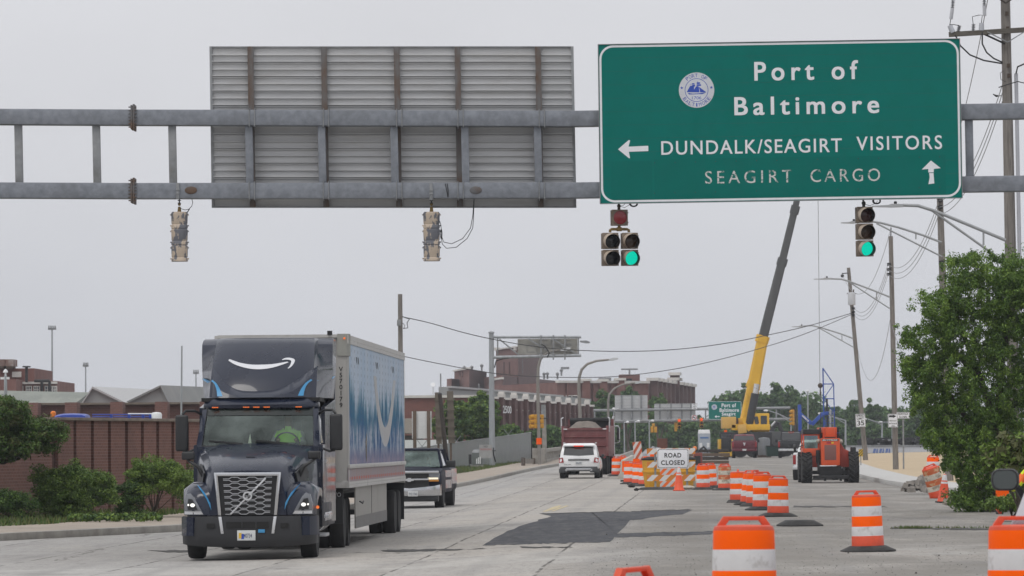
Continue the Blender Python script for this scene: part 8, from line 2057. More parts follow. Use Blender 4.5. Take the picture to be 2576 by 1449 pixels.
# ---------------------------------------------------------------- poles, lamp arms, wires on the right
def upole(label,top,bx,Z,r0,r1,name='utility_pole',mt=None,group='wooden utility poles'):
    b = og(bx,Z,0.1 if bx > 1500 else 0); t = thing(name,label,'utility pole',b,0,None); a = P(*top,Z) - b
    m = M(); m.tube([(0,0,-0.3),(a.x,0,a.z)],[r0,r1],14); m.build('pole',mt or WOOD,t); return t,b,a
def lamparm(t,b,Z,arm,brace,strut,head,r=0.045):
    q = lambda x,y: P(x,y,Z - 0.25) - b
    m = M(); m.tube([q(*p) for p in arm],r,8); m.tube([q(*p) for p in brace],r * 0.75,8); m.tube([q(*p) for p in strut],r * 0.6,6); A = m.build('lamp_arm',mat('arm_grey',(0.33,0.34,0.35),0.5,0.2,0.12,3),t)
    a,c = q(*head[0]),q(*head[1]); m = M(); L = abs(c.x - a.x)
    x0,x1 = min(a.x,c.x),max(a.x,c.x); z = (a.z + c.z) / 2
    m.loft([[(x0,-.1,z - .02),(x0,.1,z - .02),(x0,.1,z + .015),(x0,-.1,z + .015)],[(x0 + L * .5,-.16,z - .03),(x0 + L * .5,.16,z - .03),(x0 + L * .5,.16,z + .03),(x0 + L * .5,-.16,z + .03)],[(x0 + L * .62,-.1,z - .04),(x0 + L * .62,.1,z - .04),(x0 + L * .62,.1,z + .07),(x0 + L * .62,-.1,z + .07)],[(x1,-.07,z - .03),(x1,.07,z - .03),(x1,.07,z + .06),(x1,-.07,z + .06)]])
    h = m.build('lamp_head',mat('lamp_grey',(0.42,0.43,0.44),0.45,0.1,0.08,3),t); m = M(); m.lathe([(0.045,0),(0.05,0.07),(0.03,0.09)],10,0,T(x0 + L * .75,0,z + .06)); m.build('photocell',BLACK,h)
INSUL = mat('grey_insulator',(0.3,0.31,0.33),0.35,0,0.1,6)
def insul(t,b,Z,x,y,name='insulator',arm=-1):
    q = P(x,y,Z) - b; m = M(); m.lathe([(0.05,-0.07),(0.07,-0.05),(0.04,0),(0.07,0.05),(0.05,0.07)],10,0,T(*q)); m.box((q.x - arm * 0.08,q.y,q.z),(0.14,0.04,0.16)); m.build(name,DARKM,t)
t,b,a = upole('thickest wooden utility pole at the right edge carrying a crossarm and lamp arm',(2526,-160),2553,125.0,0.20,0.135)
lamparm(t,b,125,[(2530,604.5),(2440,567),(2367,537),(2346,529),(2310,517.5),(2272,516)],[(2345,530),(2490,633),(2536,664)],[(2474,584),(2474,617)],((2196,520),(2274,515)),0.05)
q = lambda x,y,d=0: P(x,y,125 + d) - b
m = M(); m.tube([q(2556,185,-.1),q(2566,700,-.1),q(2570,1200,-.1)],0.06,10); m.build('conduit',mat('grey_conduit',(0.42,0.43,0.47),0.5,0,0.05,2),t)
m = M(); m.bar(q(2387,87,-.25),q(2690,68,-.25),0.11,0.15); ca = m.build('crossarm',mat('crossarm_timber',(0.11,0.1,0.085),0.9,0,0.25,4,stretch=(0.6,5,5)),t)
m = M(); m.bar(q(2483,80,-.3),q(2535,106,-.3),0.03,0.06,up=(0,-1,0)); m.bar(q(2535,106,-.3),q(2590,72,-.3),0.03,0.06,up=(0,-1,0)); m.build('crossarm_brace',GALV2,t)
m = M(); m.bar(q(2478,-28,-.3),q(2530,8,-.3),0.04,0.09,up=(0,-1,0)); m.bar(q(2530,8,-.3),q(2585,-28,-.3),0.04,0.09,up=(0,-1,0)); m.bar(q(2380,-30,-.25),q(2690,-45,-.25),0.11,0.15); m.build('crossarm',DWOOD,t)
for x,y0,y1,tl_x in ((2413,62,82,2408),(2471,60,82,2471)):
    m = M(); n = 6; e0,e1 = q(x if x > 2450 else 2413,y0,-.25),q(x,y1,-.25)
for (x0,y0,x1,y1,r) in ((2410,80,2414,64,.055),(2448,79,2449,60,.055)):
    m = M(); a0,a1 = q(x0,y0,-.25),q(x1,y1,-.25)
    for k in range(5): m.lathe([(r * .5,-.02),(r * 1.3,0),(r * .5,.02)],10,0,T(*a0.lerp(a1,(k + .5) / 5)))
    m.tube([a0,a1],r * .5,8); m.build('insulator',INSUL,t)
for (x0,y0,x1,y1,r) in ((2397,82,2389,64,.09),(2469,77,2469,58,.09)):
    m = M(); m.tube([q(x0,y0,-.25),q(x1,y1,-.25)],[r,r * .85],10); m.build('arrester',mat('pale_arrester',(0.46,0.48,0.52),0.4),t)
for (x0,y0,x1,y1) in ((2392,48,2396,20),(2477,40,2476,14)):
    m = M(); m.tube([q(x0,y0,-.25),q(x1,y1,-.25)],.055,8); f = m.build('fuse_cutout',mat('pale_fuse',(0.46,0.47,0.5),0.4),t)
    m = M(); c0,c1 = q(x1,y1,-.25),q(x1 + (2 if x1 < 2450 else 0),y1 - 20,-.25)
    for k in range(5): m.lathe([(.025,-.02),(.07,0),(.025,.02)],8,0,T(*c0.lerp(c1,(k + .5) / 5)))
    m.tube([c0,q(x1 + 1,-40,-.25)],.025,6); m.build('fuse_insulator',INSUL,t)
m = M(); m.tube([q(*p,-.3) for p in ((2392,48),(2389,64))],.012,5); m.tube([q(*p,-.3) for p in ((2448,60),(2446,42),(2462,38),(2471,38),(2469,58))],.012,5); m.tube([q(*p,-.3) for p in ((2389,62),(2400,62),(2413,64))],.012,5)
m.build('jumper_wire',CABLE,t)
m = M(); m.tube([q(*p,-.3) for p in ((2403,88),(2416,115),(2440,138),(2475,152),(2522,160))],.024,8); m.tube([q(*p,-.3) for p in ((2471,82),(2471,110),(2482,132),(2500,147),(2522,157))],.024,8); m.tube([q(*p,-.2) for p in ((2472,84),(2528,110))],.03,8); m.tube([q(*p,-.2) for p in ((2556,185),(2560,168),(2590,155))],.024,8)
m.build('drop_cable',CABLE,t)
m = M()
for x,y in ((2533,34),(2535,72),(2537,165),(2538,190)): z_ = q(x,y,-.22); m.box(tuple(z_),(.1,.06,.12))
m.build('pole_bolts',RUST2,t)
m = M(); m.tube([q(*p,-.3) for p in ((2525,178),(2516,184),(2518,200),(2530,206))],.01,5); m.tube([q(*p,-.3) for p in ((2512,220),(2530,214),(2560,205),(2590,212))],.016,6); m.build('guy_clamp',DARKM,t)
# a small bird on the wire
bd = thing('bird','small dark bird flying left of the thick utility pole','bird',P(2505,241,124.0)); m = M(); m.loft([[(x,r * math.cos(a_),z + r * math.sin(a_)) for a_ in (0,1.05,2.1,3.14,4.2,5.24)] for x,r,z in ((-.09,.004,.05),(-.075,.022,.045),(-.05,.02,.03),(-.02,.035,.01),(.03,.035,-.01),(.08,.015,-.005),(.17,.012,.0))]); m.build('body',DARKM,bd,smooth=80)
m = M(); m.add([(-.02,-.03,.03),(.05,-.03,.0),(.08,-.12,.05),(.06,-.03,.02)],[(0,1,2,3)]); m.build('wing',DARKM,bd,smooth=0)
t,b,a = upole('wooden utility pole with lamp arm half hidden by the green sign and the big tree',(2362,425),2388,167.0,0.17,0.125)
lamparm(t,b,167,[(2369,610),(2320,591),(2260,572),(2214,560),(2185,556),(2155,559)],[(2205,562),(2370,646)],[(2304,585),(2304,602)],((2117,561),(2160,558)))
P2 = [insul(t,b,166.8,2362,y) for y in (504,521,538)]; insul(t,b,166.8,2365,660)
t,b,a = upole('straight wooden utility pole with lamp arm, second from the left on the right verge',(2240.7,594),2253,215.0,0.155,0.115)
lamparm(t,b,215,[(2238,747),(2193,729),(2137,708),(2116,702),(2090,701)],[(2134,708),(2238,776)],[(2205,735),(2205,753)],((2048,703),(2092,700)))
for y in (665,678,690): insul(t,b,214.8,2234,y)
m = M(); m.tube([P(2241,594,215) - b,P(2241.5,572,215) - b],.03,5); m.build('top_rod',DARKM,t)
t,b,a = upole('leaning wooden utility pole with a grey transformer and lamp arm above the 35 sign',(2134.4,673.6),2178.5,269.0,0.17,0.115)
lamparm(t,b,269,[(2146,851.5),(2116,840),(2064,823.6),(2043.5,819),(2022,820)],[(2057,823),(2148,874)],[(2118,842),(2118,858)],((1992,824),(2026,819)))
c = P(2142.5,752,268.4) - b; m = M(); m.lathe([(0.22,-0.40),(0.25,-0.38),(0.25,0.36),(0.2,0.42),(0.05,0.44)],18,0,T(*c)); m.build('transformer',mat('transformer_grey',(0.47,0.48,0.5),0.45,0,0.06,2),t)
m = M(); m.tube([c + Vector((-.12,0,.42)),c + Vector((-.14,0,.62))],.04,8); m.tube([c + Vector((.12,0,.42)),c + Vector((.14,0,.62))],.04,8); m.box((c.x,c.y - .0,c.z + .36),(.62,.1,.05)); m.build('bushing',RUST2,t)
for y in (776,785,793): insul(t,b,268.7,2149,y,arm=1)
m = M(); m.bar(P(2134,687,268.8) - b,P(2118,688,268.8) - b,.06,.06); z_ = P(2119,694,268.8) - b; m.ball(tuple(z_),.12,8); m.build('top_bracket',DARKM,t)
# the pole left of centre behind the trailer
t,b,a = upole('bare wooden utility pole rising behind the blue trailer',(1006.5,740),1009,190.0,0.13,0.105)
m = M(); c = P(1004,812,189.8) - b; m.box(tuple(c),(.2,.15,.3)); m.build('meter_box',GALV2,t,bevel=.02)
m = M(); m.tube([P(*p,189.7) - b for p in ((1012,796),(1022,800),(1030,803),(1024,812),(1026,825),(1014,826))],.02,6); m.tube([P(*p,189.7) - b for p in ((1012,812),(1018,818),(1016,826))],.014,6); m.build('wire_loop',CABLE,t)
def wire(label,pts,r,grp,name='overhead_wire',mt=None):
    q = [P(x,y,Z) for x,y,Z in pts]; o = q[0]; m = M(); m.tube([v - o for v in q],r,6); w = m.build(name,mt or CABLE,smooth=60); w.location = o
    return tag(w,label,'wire',grp)
def zint(x): return 190 + (269 - 190) * (x - 1012) / (2148 - 1012)
def sm(pts,n=40): return crv(pts,n)
wire('upper black cable looping from the pole behind the trailer to the leaning pole',[(x,y,zint(x)) for x,y in sm([(1012,797),(1080,812),(1160,835),(1242,854),(1340,871),(1452,881),(1578,884),(1700,879),(1824,864),(1950,839),(2040,818),(2148,786)])],.023,None)
wire('lower black cable sagging from the pole behind the trailer to the leaning pole',[(x,y,zint(x)) for x,y in sm([(1009,895),(1100,914),(1234,938),(1340,947),(1452,949.5),(1564,946),(1700,928),(1824,901),(1950,865),(2040,834),(2149,788)])],.02,None)
GW = mat('thin_grey_wire',(0.2,0.2,0.21),0.6)
def span(label,x0,y0,Z0,x1,y1,Z1,sag,r=.013,grp='thin wires between the right-hand poles'):
    a,c = P(x0,y0,Z0),P(x1,y1,Z1); m = M(); n = 18
    m.tube([a.lerp(c,k / n) - a + Vector((0,0,-sag * 4 * (k / n) * (1 - k / n))) for k in range(n + 1)],r,5); w = m.build('overhead_wire',GW,smooth=60); w.location = a; return tag(w,label,'wire',grp)
for k in range(3):
    span('thin service wire running between neighbouring wooden poles on the right',2536,165 + 22 * k,124.9,2362,504 + 17 * k,166.9,1.0)
    span('thin service wire running between neighbouring wooden poles on the right',2362,504 + 17 * k,166.8,2234,665 + 12.5 * k,214.9,1.1)
    span('thin service wire running between neighbouring wooden poles on the right',2234,665 + 12.5 * k,214.8,2149,776 + 8.5 * k,268.9,1.1)
span('thin high wire descending behind the right edge of the green sign',2490,-30,125,2362,470,167,0.8); span('thin high wire from the straight pole to the leaning pole top',2241,575,215,2120,693,269,2.2)
span('thin slack line between the two furthest wooden poles',2240,800,215,2158,880,269,2.6); span('thin slack line between the hidden pole and the straight pole',2378,770,167,2244,820,215,2.2)
# right hand signs
t,W_,H_ = sheetsign('white speed limit 35 sign on the leaning wooden pole',2152.5,2177,1041,1074,268.4,[('SPEED',0,.36,.8,.17),('LIMIT',0,.14,.72,.17),('35',0,-.2,.72,.38)],tilt=-3)
t,W_,H_ = sheetsign('white notice sign with a black arrow on the straight wooden pole',2234,2258.5,1041,1075,214.6,[('SIDEWALK',0,-.02,.75,.09),('ENTRANCE',0,-.22,.8,.11),('ON',0,-.4,.3,.1)])
m = M(); m.prism([(-.2,.1),(.0,.1),(.0,.14),(.18,.05),(0,-.04),(0,0.0),(-.2,0.0)],.003,.006,0,FR(0,-.008,H_ * .25)); m.build('arrow',BLKI,t,smooth=0)
t,W_,H_ = sheetsign('white sidewalk closed sign on a steel post right of the straight pole',2256,2288,1037,1053,213.5,[('SIDEWALK',0,.22,.8,.28),('CLOSED',0,-.22,.62,.28)])
m = M(); g0 = og(2269,213.5,.25); m.bx(-.04,.04,.02,.07,g0.z - t.location.z,H_ / 2); m.build('post',GALV2,t)

# ---------------------------------------------------------------- right background: hoarding, scrap, rubble
HW = mat('white_hoarding',(0.52,0.53,0.56),0.6,0,0.06,0.5)
b = og(2240,345.0); t = thing('hoarding','long low white hoarding with a blue mark beyond the straw bank','hoarding',b)
a,c = P(2128,1122,345) - b,P(2345,1147,345) - b; m = M(); m.bx(a.x,c.x,0,.2,-.3,a.z); m.build('panel',HW,t,smooth=0)
m = M(); m.bx(a.x,c.x,-.06,-.01,a.z - .08,a.z + .05); m.build('top_rail',GALV2,t)
q0 = P(2195,1131,345) - b; m = M()
for k in range(6): m.prism([(k * .26,0),(k * .26 + .2,.0),(k * .26 + .3 - .12 * (k % 2),.42),(k * .26 + .1,.42)],0,.02,0,FR(q0.x,-.0,q0.z - .35))
m.prism([(-.1,-.2),(1.6,-.2),(1.6,-.08),(-.1,-.08)],0,.02,0,FR(q0.x,0,q0.z - .35)); m.build('blue_mark',mat('faded_blue_mark',(0.12,0.18,0.4),0.6),t,smooth=0)
m = M(); q1 = P(2179,1126,345) - b; m.bx(q1.x - .12,q1.x + .12,-.02,0,q1.z - .6,q1.z); m.build('faded_mark',mat('faded_red_mark',(0.5,0.36,0.32),0.7),t,smooth=0)
b = og(2250,365.0); t = thing('scrap_pile','long dark heap of scrap above the white hoarding','scrap heap',b); m = M(); rg = random.Random(12); a,c = P(2160,1104,365) - b,P(2345,1122,365) - b
for k in range(420): s_ = rg.uniform(.15,.4); x = rg.uniform(a.x,c.x); z = c.z + (a.z - c.z) * rg.random() ** 1.2; m.box((x,rg.uniform(-.8,1.5),z),(s_,s_,s_ * .6),1 if rg.random() < .1 else 0,T(0,0,0))
m.bx(a.x,c.x,-.5,1.5,0,c.z + .1); m.build('scrap',[DARKM,GALV2],t,smooth=0)
t = thing('fence_strip','low dark green mesh strip at the foot of the white hoarding','fence',og(2240,342)); m = M(); m.bx(-3.5,3.4,0,.05,.0,.3); m.build('mesh',mat('dark_green_mesh',(0.03,0.075,0.06),0.8),t)
for k in range(6): m = M(); m.bx(-3.3 + k * 1.32,-3.26 + k * 1.32,-.05,0,0,.36); m.build('stake',DWOOD,t)
b = og(2165,240,0.2); t = thing('object_marker','yellow and black striped marker plate beside the telehandler wheel','marker panel',b); a,c = P(2160,1130,240) - b,P(2171,1148,240) - b; m = M(); m.bx(a.x,c.x,-.01,.01,c.z,a.z); m.build('panel',stripemat('yellow_black_stripes',(0.65,0.42,0.02),(0.01,0.01,0.01),.16,1.0),t,smooth=0); m = M(); m.bx(a.x + .1,a.x + .15,.02,.06,0,a.z); m.build('post',GALV2,t)
def rubble(label,x,Z,w,h,n,seed,mt):
    t = thing('rubble_heap',label,'rubble',og(x,Z,.1)); m = M(); rg = random.Random(seed)
    for k in range(n):
        s_ = rg.uniform(.06,.24); a_ = rg.uniform(0,6.3); d = rg.random() ** .7; q_ = T(d * w * math.cos(a_),d * w * .6 * math.sin(a_),(1 - d) * h * rg.random() + .05) @ RZ(rg.uniform(0,90)) @ RX(rg.uniform(-30,30)); m.box((0,0,0),(s_ * 1.4,s_,s_ * .8),0,q_,rg.uniform(.5,.9),.7)
    m.build('broken_stones',mt,t,smooth=0)
rubble('heap of broken grey concrete at the end of the new right kerb',2322,142,.75,.7,90,2,mat('broken_concrete',(0.24,0.22,0.2),.95,0,.3,4))
rubble('low pale rubble under the big tree by the tipped cones',2440,112,.7,.4,60,3,mat('pale_rubble',(0.3,0.27,0.23),.95,0,.3,4))

# ---------------------------------------------------------------- left of centre: sign structure, fence, boards, lamp posts
CZ2 = 262.0; b = og(1237.5,CZ2,.2); t = thing('cantilever_sign','grey cantilever sign pole with two arms holding a sign back, left of the arched lamps','sign gantry',b)
q = lambda x,y,d=0: P(x,y,CZ2 + d) - b
a = q(1236,838); m = M(); m.tube([(0,0,-.2),a],[.2,.155],16); m.lathe([(.2,0),(.2,.06),(.06,.14)],14,0,T(*a)); m.build('pole',STEELP,t)
m = M(); m.tube([q(1238,848),q(1462,848)],.09,10); m.build('arm',STEELP,t); m = M(); m.tube([q(1238,899),q(1462,894)],.1,10); m.build('arm',STEELP,t)
m = M()
for p0,p1 in (((1252,850),(1252,896)),((1256,853),(1305,893)),((1330,853),(1393,892)),((1392,853),(1452,892)),((1455,850),(1455,893))): m.bar(q(*p0),q(*p1),.09,.09,up=(0,1,0))
m.build('web_member',GALV2,t)
m = M(); a,c = q(1302,853,.25),q(1453,891,.25); m.bx(a.x,c.x,a.y,a.y + .06,c.z,a.z); pn = m.build('sign_back',mat('stained_sign_back',(0.36,0.35,0.32),.6,.1,.1,1,c2=(.26,.25,.22),s2=.8),t,smooth=0)
m = M()
for x0,x1,y0,y1 in ((1325,1345,868,886),(1356,1377,854,868),(1350,1372,872,889),(1386,1410,854,868),(1388,1412,872,885),(1420,1436,855,866),(1418,1440,868,886)):
    e0,e1 = q(x0,y0,.22),q(x1,y1,.22); m.bx(e0.x,e1.x,e0.y,e0.y + .05,e1.z,e1.z + .03); m.bx(e0.x,e1.x,e0.y,e0.y + .05,e0.z - .03,e0.z); m.bx(e0.x,e0.x + .03,e0.y,e0.y + .05,e1.z + .03,e0.z - .03)
m.build('stiffener',GALV2,pn,smooth=0)
for x in (1361,1392,1421): m = M(); m.bar(q(x,843,-.12),q(x,905,-.12),.09,.1,up=(0,1,0)); m.build('upright',GALV2,t)
m = M(); m.tube([q(1362,866,-.2),q(1372,872,-.2),q(1382,888,-.2),q(1376,900,-.2)],.035,6); m.tube([q(1244,925),q(1248,908),q(1265,902),q(1300,899)],.04,6); m.build('cable',CABLE,t)
m = M(); e0 = q(1484,862); e1 = q(1459,859); m.loft([[(e1.x,y_,z_) for y_,z_ in ((-.05,e1.z - .05),(.05,e1.z - .05),(.05,e1.z + .05),(-.05,e1.z + .05))],[((e0.x + e1.x) / 2 + .1,y_,z_) for y_,z_ in ((-.18,e0.z - .05),(.18,e0.z - .05),(.12,e0.z + .14),(-.12,e0.z + .14))],[(e0.x,y_,z_) for y_,z_ in ((-.06,e0.z - .03),(.06,e0.z - .03),(.05,e0.z + .05),(-.05,e0.z + .05))]]); m.build('lamp',mat('lamp_dark_grey',(.2,.21,.22),.4),t)
m = M(); m.tube([(0.22,-.1,.3),(.1,-.25,.8),(.1,-.22,1.2)],.04,6); m.box((0,0,1.0),(.5,.46,.05)); m.build('cable_strap',DARKM,t)
def lampcol(label,base_x,Z,pts,head,r,orange=None):
    b = og(base_x,Z,.2); t = thing('lamp_post',label,'lamp post',b); q = [P(x,y,Z) - b for x,y in pts]
    m = M(); m.tube([(0,0,-.2)] + q,[r] + [r * (1 - .45 * (i + 1) / len(q)) for i in range(len(q))],10); m.build('column',mat('lamp_column_brown_grey',(.24,.225,.205),.6,.1,.15,2),t)
    if head:
        a,c = P(*head[0],Z) - b,P(*head[1],Z) - b; d = c - a
        m = M(); m.loft([[tuple(a + Vector((0,y_,z_))) for y_,z_ in ((-.05,-.05),(.05,-.05),(.05,.05),(-.05,.05))],[tuple(a + d * .5 + Vector((0,y_,z_))) for y_,z_ in ((-.17,-.1),(.17,-.1),(.1,.12),(-.1,.12))],[tuple(c + Vector((0,y_,z_))) for y_,z_ in ((-.1,-.06),(.1,-.06),(.05,.06),(-.05,.06))]]); m.build('lamp_head',mat('lamp_head_grey',(.42,.43,.44),.45),t)
    if orange: e = P(*orange,Z) - b; m = M(); m.tube([e + Vector((0,0,-.2)),e + Vector((0,0,.2))],r * 1.5,10); m.build('orange_wrap',OR1,t)
    return t
lampcol('slim lamp column with orange wrap near its foot, beside the slatted fence',1357,262,[(1354,1050),(1353,960),(1354,925),(1359,905),(1368,893),(1385,884),(1410,880)],((1410,881),(1435,876)),.12,(1356,1110))
lampcol('arched lamp post rising behind the dump truck with its head over the road',1461,300,[(1459,1040),(1456,975),(1457,950),(1463,930),(1477,916),(1500,908),(1532,905)],((1530,906),(1555,902)),.14)
lampcol('furthest arched lamp post in front of the brick factory and taller sign back',1531,400,[(1530,1080),(1530,1010),(1533,992),(1546,977),(1567,967),(1598,963)],((1597,964),(1615,961)),.14)
t = thing('concrete_post','thick grey concrete post right behind the slim lamp column','post',og(1370,275,.1)); a = P(1368,1020,275) - t.location; m = M(); m.tube([(0,0,0),(a.x,0,a.z)],[.17,.14],12); m.build('shaft',CONC,t); m = M(); c = P(1367,1035,274.7) - t.location; m.box(tuple(c),(.3,.1,.9)); m.build('plate',GALV2,t)
for lab,x,y0,y1,Z in (('leftmost white lamp post of three under the distant gantry',1571,1063,1130,420),('middle white lamp post of three under the distant gantry',1600 - 2,1061,1135,400),('right-hand white lamp post of three under the distant gantry',1664 - 30,1060,1125,420),('slim white post beside the furthest arched lamp',1545,1030,1120,380),('slim pale post with a globe top right of the crane',2033,985,1090,420)):
    b = og(x,Z); t = thing('lamp_post',lab,'lamp post',b); a = P(x - 1,y0,Z) - b; m = M(); m.tube([(0,0,-.1),a],[.085,.06],8); m.build('column',STEELP,t)
    m = M(); m.ball((a.x + (.35 if x < 1900 and x != 1545 else 0),0,a.z + .05),.17,10,sz=.8); 
    if x < 1900: m.tube([a,(a.x + .5,0,a.z + .1)],.035,6)
    m.build('lamp_head',WHITEP,t)
for lab,arm,Z in (('far street lamp with its arm over the gantry right of the crane',[(1990,1130),(1990,1056),(1960,1042),(1934,1033)],430),('far street lamp with a double brace right of the blue rig',[(2127,1120),(2127,1058),(2100,1050),(2072,1040)],400),('far street lamp below the 35 sign',[(2219,1125),(2219,1062),(2200,1060),(2182,1054)],440),('far street lamp nearly hidden left of the straight pole',[(2245,1120),(2245,1066),(2232,1062),(2222,1062)],450)):
    b = og(arm[0][0],Z); t = thing('lamp_post',lab,'lamp post',b); m = M(); m.tube([P(*p,Z) - b for p in arm],[.1,.08,.06,.05],8); m.tube([P(arm[1][0],arm[1][1] + 8,Z) - b,P(*arm[2],Z) - b],.04,6); m.build('column',STEELP,t)
    e = P(*arm[3],Z) - b; m = M(); m.ball((e.x - .3,0,e.z),.28,10,sz=.4); m.build('lamp_head',WHITEP,t)
# grey slatted chain-link fence
FB = mat('grey_fence_slats',(0.27,0.285,0.285),0.7,0.05,0.14,6,c2=(.2,.21,.21),s2=1.5,stretch=(14,14,1.0))
A,B = P(1048,1127,250),P(1337,1088,282); t = thing('slatted_fence','grey slatted chain-link fence with forked barbed-wire posts left of the bridge','fence',(0,0,0))
m = M(); n = 150; g_ = random.Random(1)
for k in range(n):
    f0,f1 = k / n,(k + .93) / n; p0,p1 = A.lerp(B,f0),A.lerp(B,f1); j = g_.uniform(-.012,.012)
    m.add([(p0.x,p0.y + j,-.3),(p1.x,p1.y + j,-.3),(p1.x,p1.y + j,p1.z),(p0.x,p0.y + j,p0.z),(p0.x,p0.y + .03,-.3),(p1.x,p1.y + .03,-.3),(p1.x,p1.y + .03,p1.z),(p0.x,p0.y + .03,p0.z)],[(0,1,2,3),(4,5,6,7),(0,3,7,4),(1,2,6,5),(3,2,6,7)])
m.build('mesh',FB,t,smooth=0)
m = M(); m.tube([A,B],.03,6); m.build('top_rail',GALV2,t)
for x in (1062,1148,1278.5,1337):
    f = (x - 1048) / 289.0; p = A.lerp(B,f); p = P(x,1120,p.y - .08); z = A.lerp(B,f).z; m = M(); m.tube([(p.x,p.y,-.2),(p.x,p.y,z + .1)],.05,8)
    if x < 1300:
        for s_ in (-1,1): m.tube([(p.x,p.y,z + .05),(p.x + s_ * .3,p.y,z + .42)],.02,6)
    m.build('post',GALV2 if x < 1300 else DARKM,t)
b = P(1237,1137,262); t = thing('notice_board','faded white notice with red lettering fixed to the grey slatted fence','sign',P(1222,1136,258)); m = M(); p = FPX / 258; m.box((0,0,0),(33 / p,.02,34 / p)); m.build('panel',mat('faded_notice',(.33,.33,.33),.7),t); text('TRESPASSING',30 / p,5 / p,mat('faded_red_ink',(.4,.12,.12),.6),t,FR(0,-.012,.14),'lettering',0,.01); text('NO',10 / p,5 / p,BLKI,t,FR(0,-.012,.32),'lettering',0)
b = og(1199.5,258,.25); t = thing('electrical_cabinet','grey-green electrical cabinet with a domed top by the grey fence','cabinet',b); a = P(1199,1129,258) - b; m = M(); m.bx(-.3,.34,0,.5,.1,a.z - .25); m.build('case',mat('cabinet_green_grey',(.12,.135,.13),.6,0,.1,2),t,bevel=.02); m = M(); m.loft([[(-.32,-.02,a.z - .25),(.36,-.02,a.z - .25),(.36,.52,a.z - .25),(-.32,.52,a.z - .25)],[(-.2,.1,a.z - .05),(.24,.1,a.z - .05),(.24,.4,a.z - .05),(-.2,.4,a.z - .05)]]); m.tube([(0,.25,a.z - .06),(0,.25,a.z)],.06,8); m.build('lid',GALV2,t,bevel=.02)
m = M(); m.bx(-.52,-.34,-.02,.25,a.z - .95,a.z - .35); m.tube([(-.42,0,a.z - .95),(-.42,-.05,.4),(-.5,-.1,0)],.03,6); m.build('meter_box',DARKM,t,bevel=.02); m = M(); m.bx(-.4,.45,-.1,.6,0,.1); m.build('plinth',CONC,t,bevel=.02)
for k,(x,z) in enumerate(((-.05,.25),(.06,.32),(.17,.36))): m = M(); m.bx(x,x + .07,-.012,-.002,.2,z + .28); m.build('sticker',WHITEP,t,smooth=0)
b = og(1061,240,.2); t = thing('white_board','white rectangular board seen from behind on two brown timber posts','sign',b); a,c = P(1036,1035,240) - b,P(1086,1103,240) - b; m = M(); m.bx(a.x,c.x,.05,.08,c.z,a.z); m.build('panel',WHITEP,t,smooth=0)
for x in (1043,1078): e = P(x,1034,240) - b; m = M(); m.bx(e.x - .1,e.x + .1,-.1,.05,-.2,e.z); m.build('post',TIMB,t,bevel=.01)
b = og(1114,232,.2); t = thing('timber_sign_frame','tall brown sign seen from behind, two plank columns joined by thin rails','sign',b)
SBR = mat('brown_slat',(.14,.12,.095),.85,0,.2,3)
for x0,x1,y0,y1 in ((1093.5,1109,987,1117),(1124,1141,984,1115)):
    a,c,e,f = P(x0,y0,232) - b,P(x1 - 1,y0,232) - b,P(x1 + 3,y1,232) - b,P(x0 + 4,y1,232) - b; m = M(); m.add([(v.x,0,v.z) for v in (a,c,e,f)] + [(v.x,.06,v.z) for v in (a,c,e,f)],[(0,1,2,3),(4,5,6,7),(0,1,5,4),(1,2,6,5),(2,3,7,6),(3,0,4,7)]); m.build('plank',SBR,t,smooth=0)
m = M()
for y in (1005,1030,1052,1073,1097): a,c = P(1092 + (y - 1005) * .03,y,231.9) - b,P(1143 + (y - 1005) * .05,y,231.9) - b; m.bar(a,c,.05,.07)
m.build('rail',SBR,t)
for x in (1103,1134): e = P(x,1110,232.1) - b; m = M(); m.bx(e.x - .06,e.x + .06,.07,.17,-.2,e.z); m.build('post',TIMB,t)
b = og(1128,205,.2); t = thing('leaning_post','dark creosoted post leaning left in front of the brown timber sign','post',b); a = P(1106.5,992,205) - b; m = M(); m.tube([(0,0,-.1),(a.x,0,a.z)],[.13,.1],10); m.build('shaft',DWOOD,t); m = M(); m.lathe([(.11,0),(.1,.05),(.02,.08)],10,0,T(a.x,0,a.z)); m.build('cap',DARKM,t)
b = og(1075,262,.2); t = thing('white_trailer','low white wall with a dark foot seen left of the grey slatted fence','wall',b); a,c = P(1000,1107,262) - b,P(1131,1131,262) - b; m = M(); m.bx(a.x,c.x,.3,2.2,c.z,a.z); m.build('panel',WHITEP,t,smooth=0); m = M(); m.bx(a.x,c.x,.4,2.1,-.2,c.z); m.build('base',DARKM,t)
b = og(1045,310,.0); t = thing('lean_to','sloping brown corrugated lean-to roof against the red brick warehouse','building',b); a,c = P(1000,1055,315) - b,P(1050,1105,308) - b; m = M(); m.add([(a.x,6,a.z),(c.x,6,a.z),(c.x + .4,-1,c.z + .4),(a.x,-1,c.z + .4),(a.x,6,a.z + .08),(c.x,6,a.z + .08),(c.x + .4,-1,c.z + .48),(a.x,-1,c.z + .48)],[(0,1,2,3),(4,5,6,7),(0,1,5,4),(1,2,6,5),(2,3,7,6),(3,0,4,7)]); m.build('roof',SBR,t,smooth=0); m = M(); m.bx(a.x,c.x + .3,-.8,6,-.2,c.z + .3); m.build('wall',DWOOD,t)
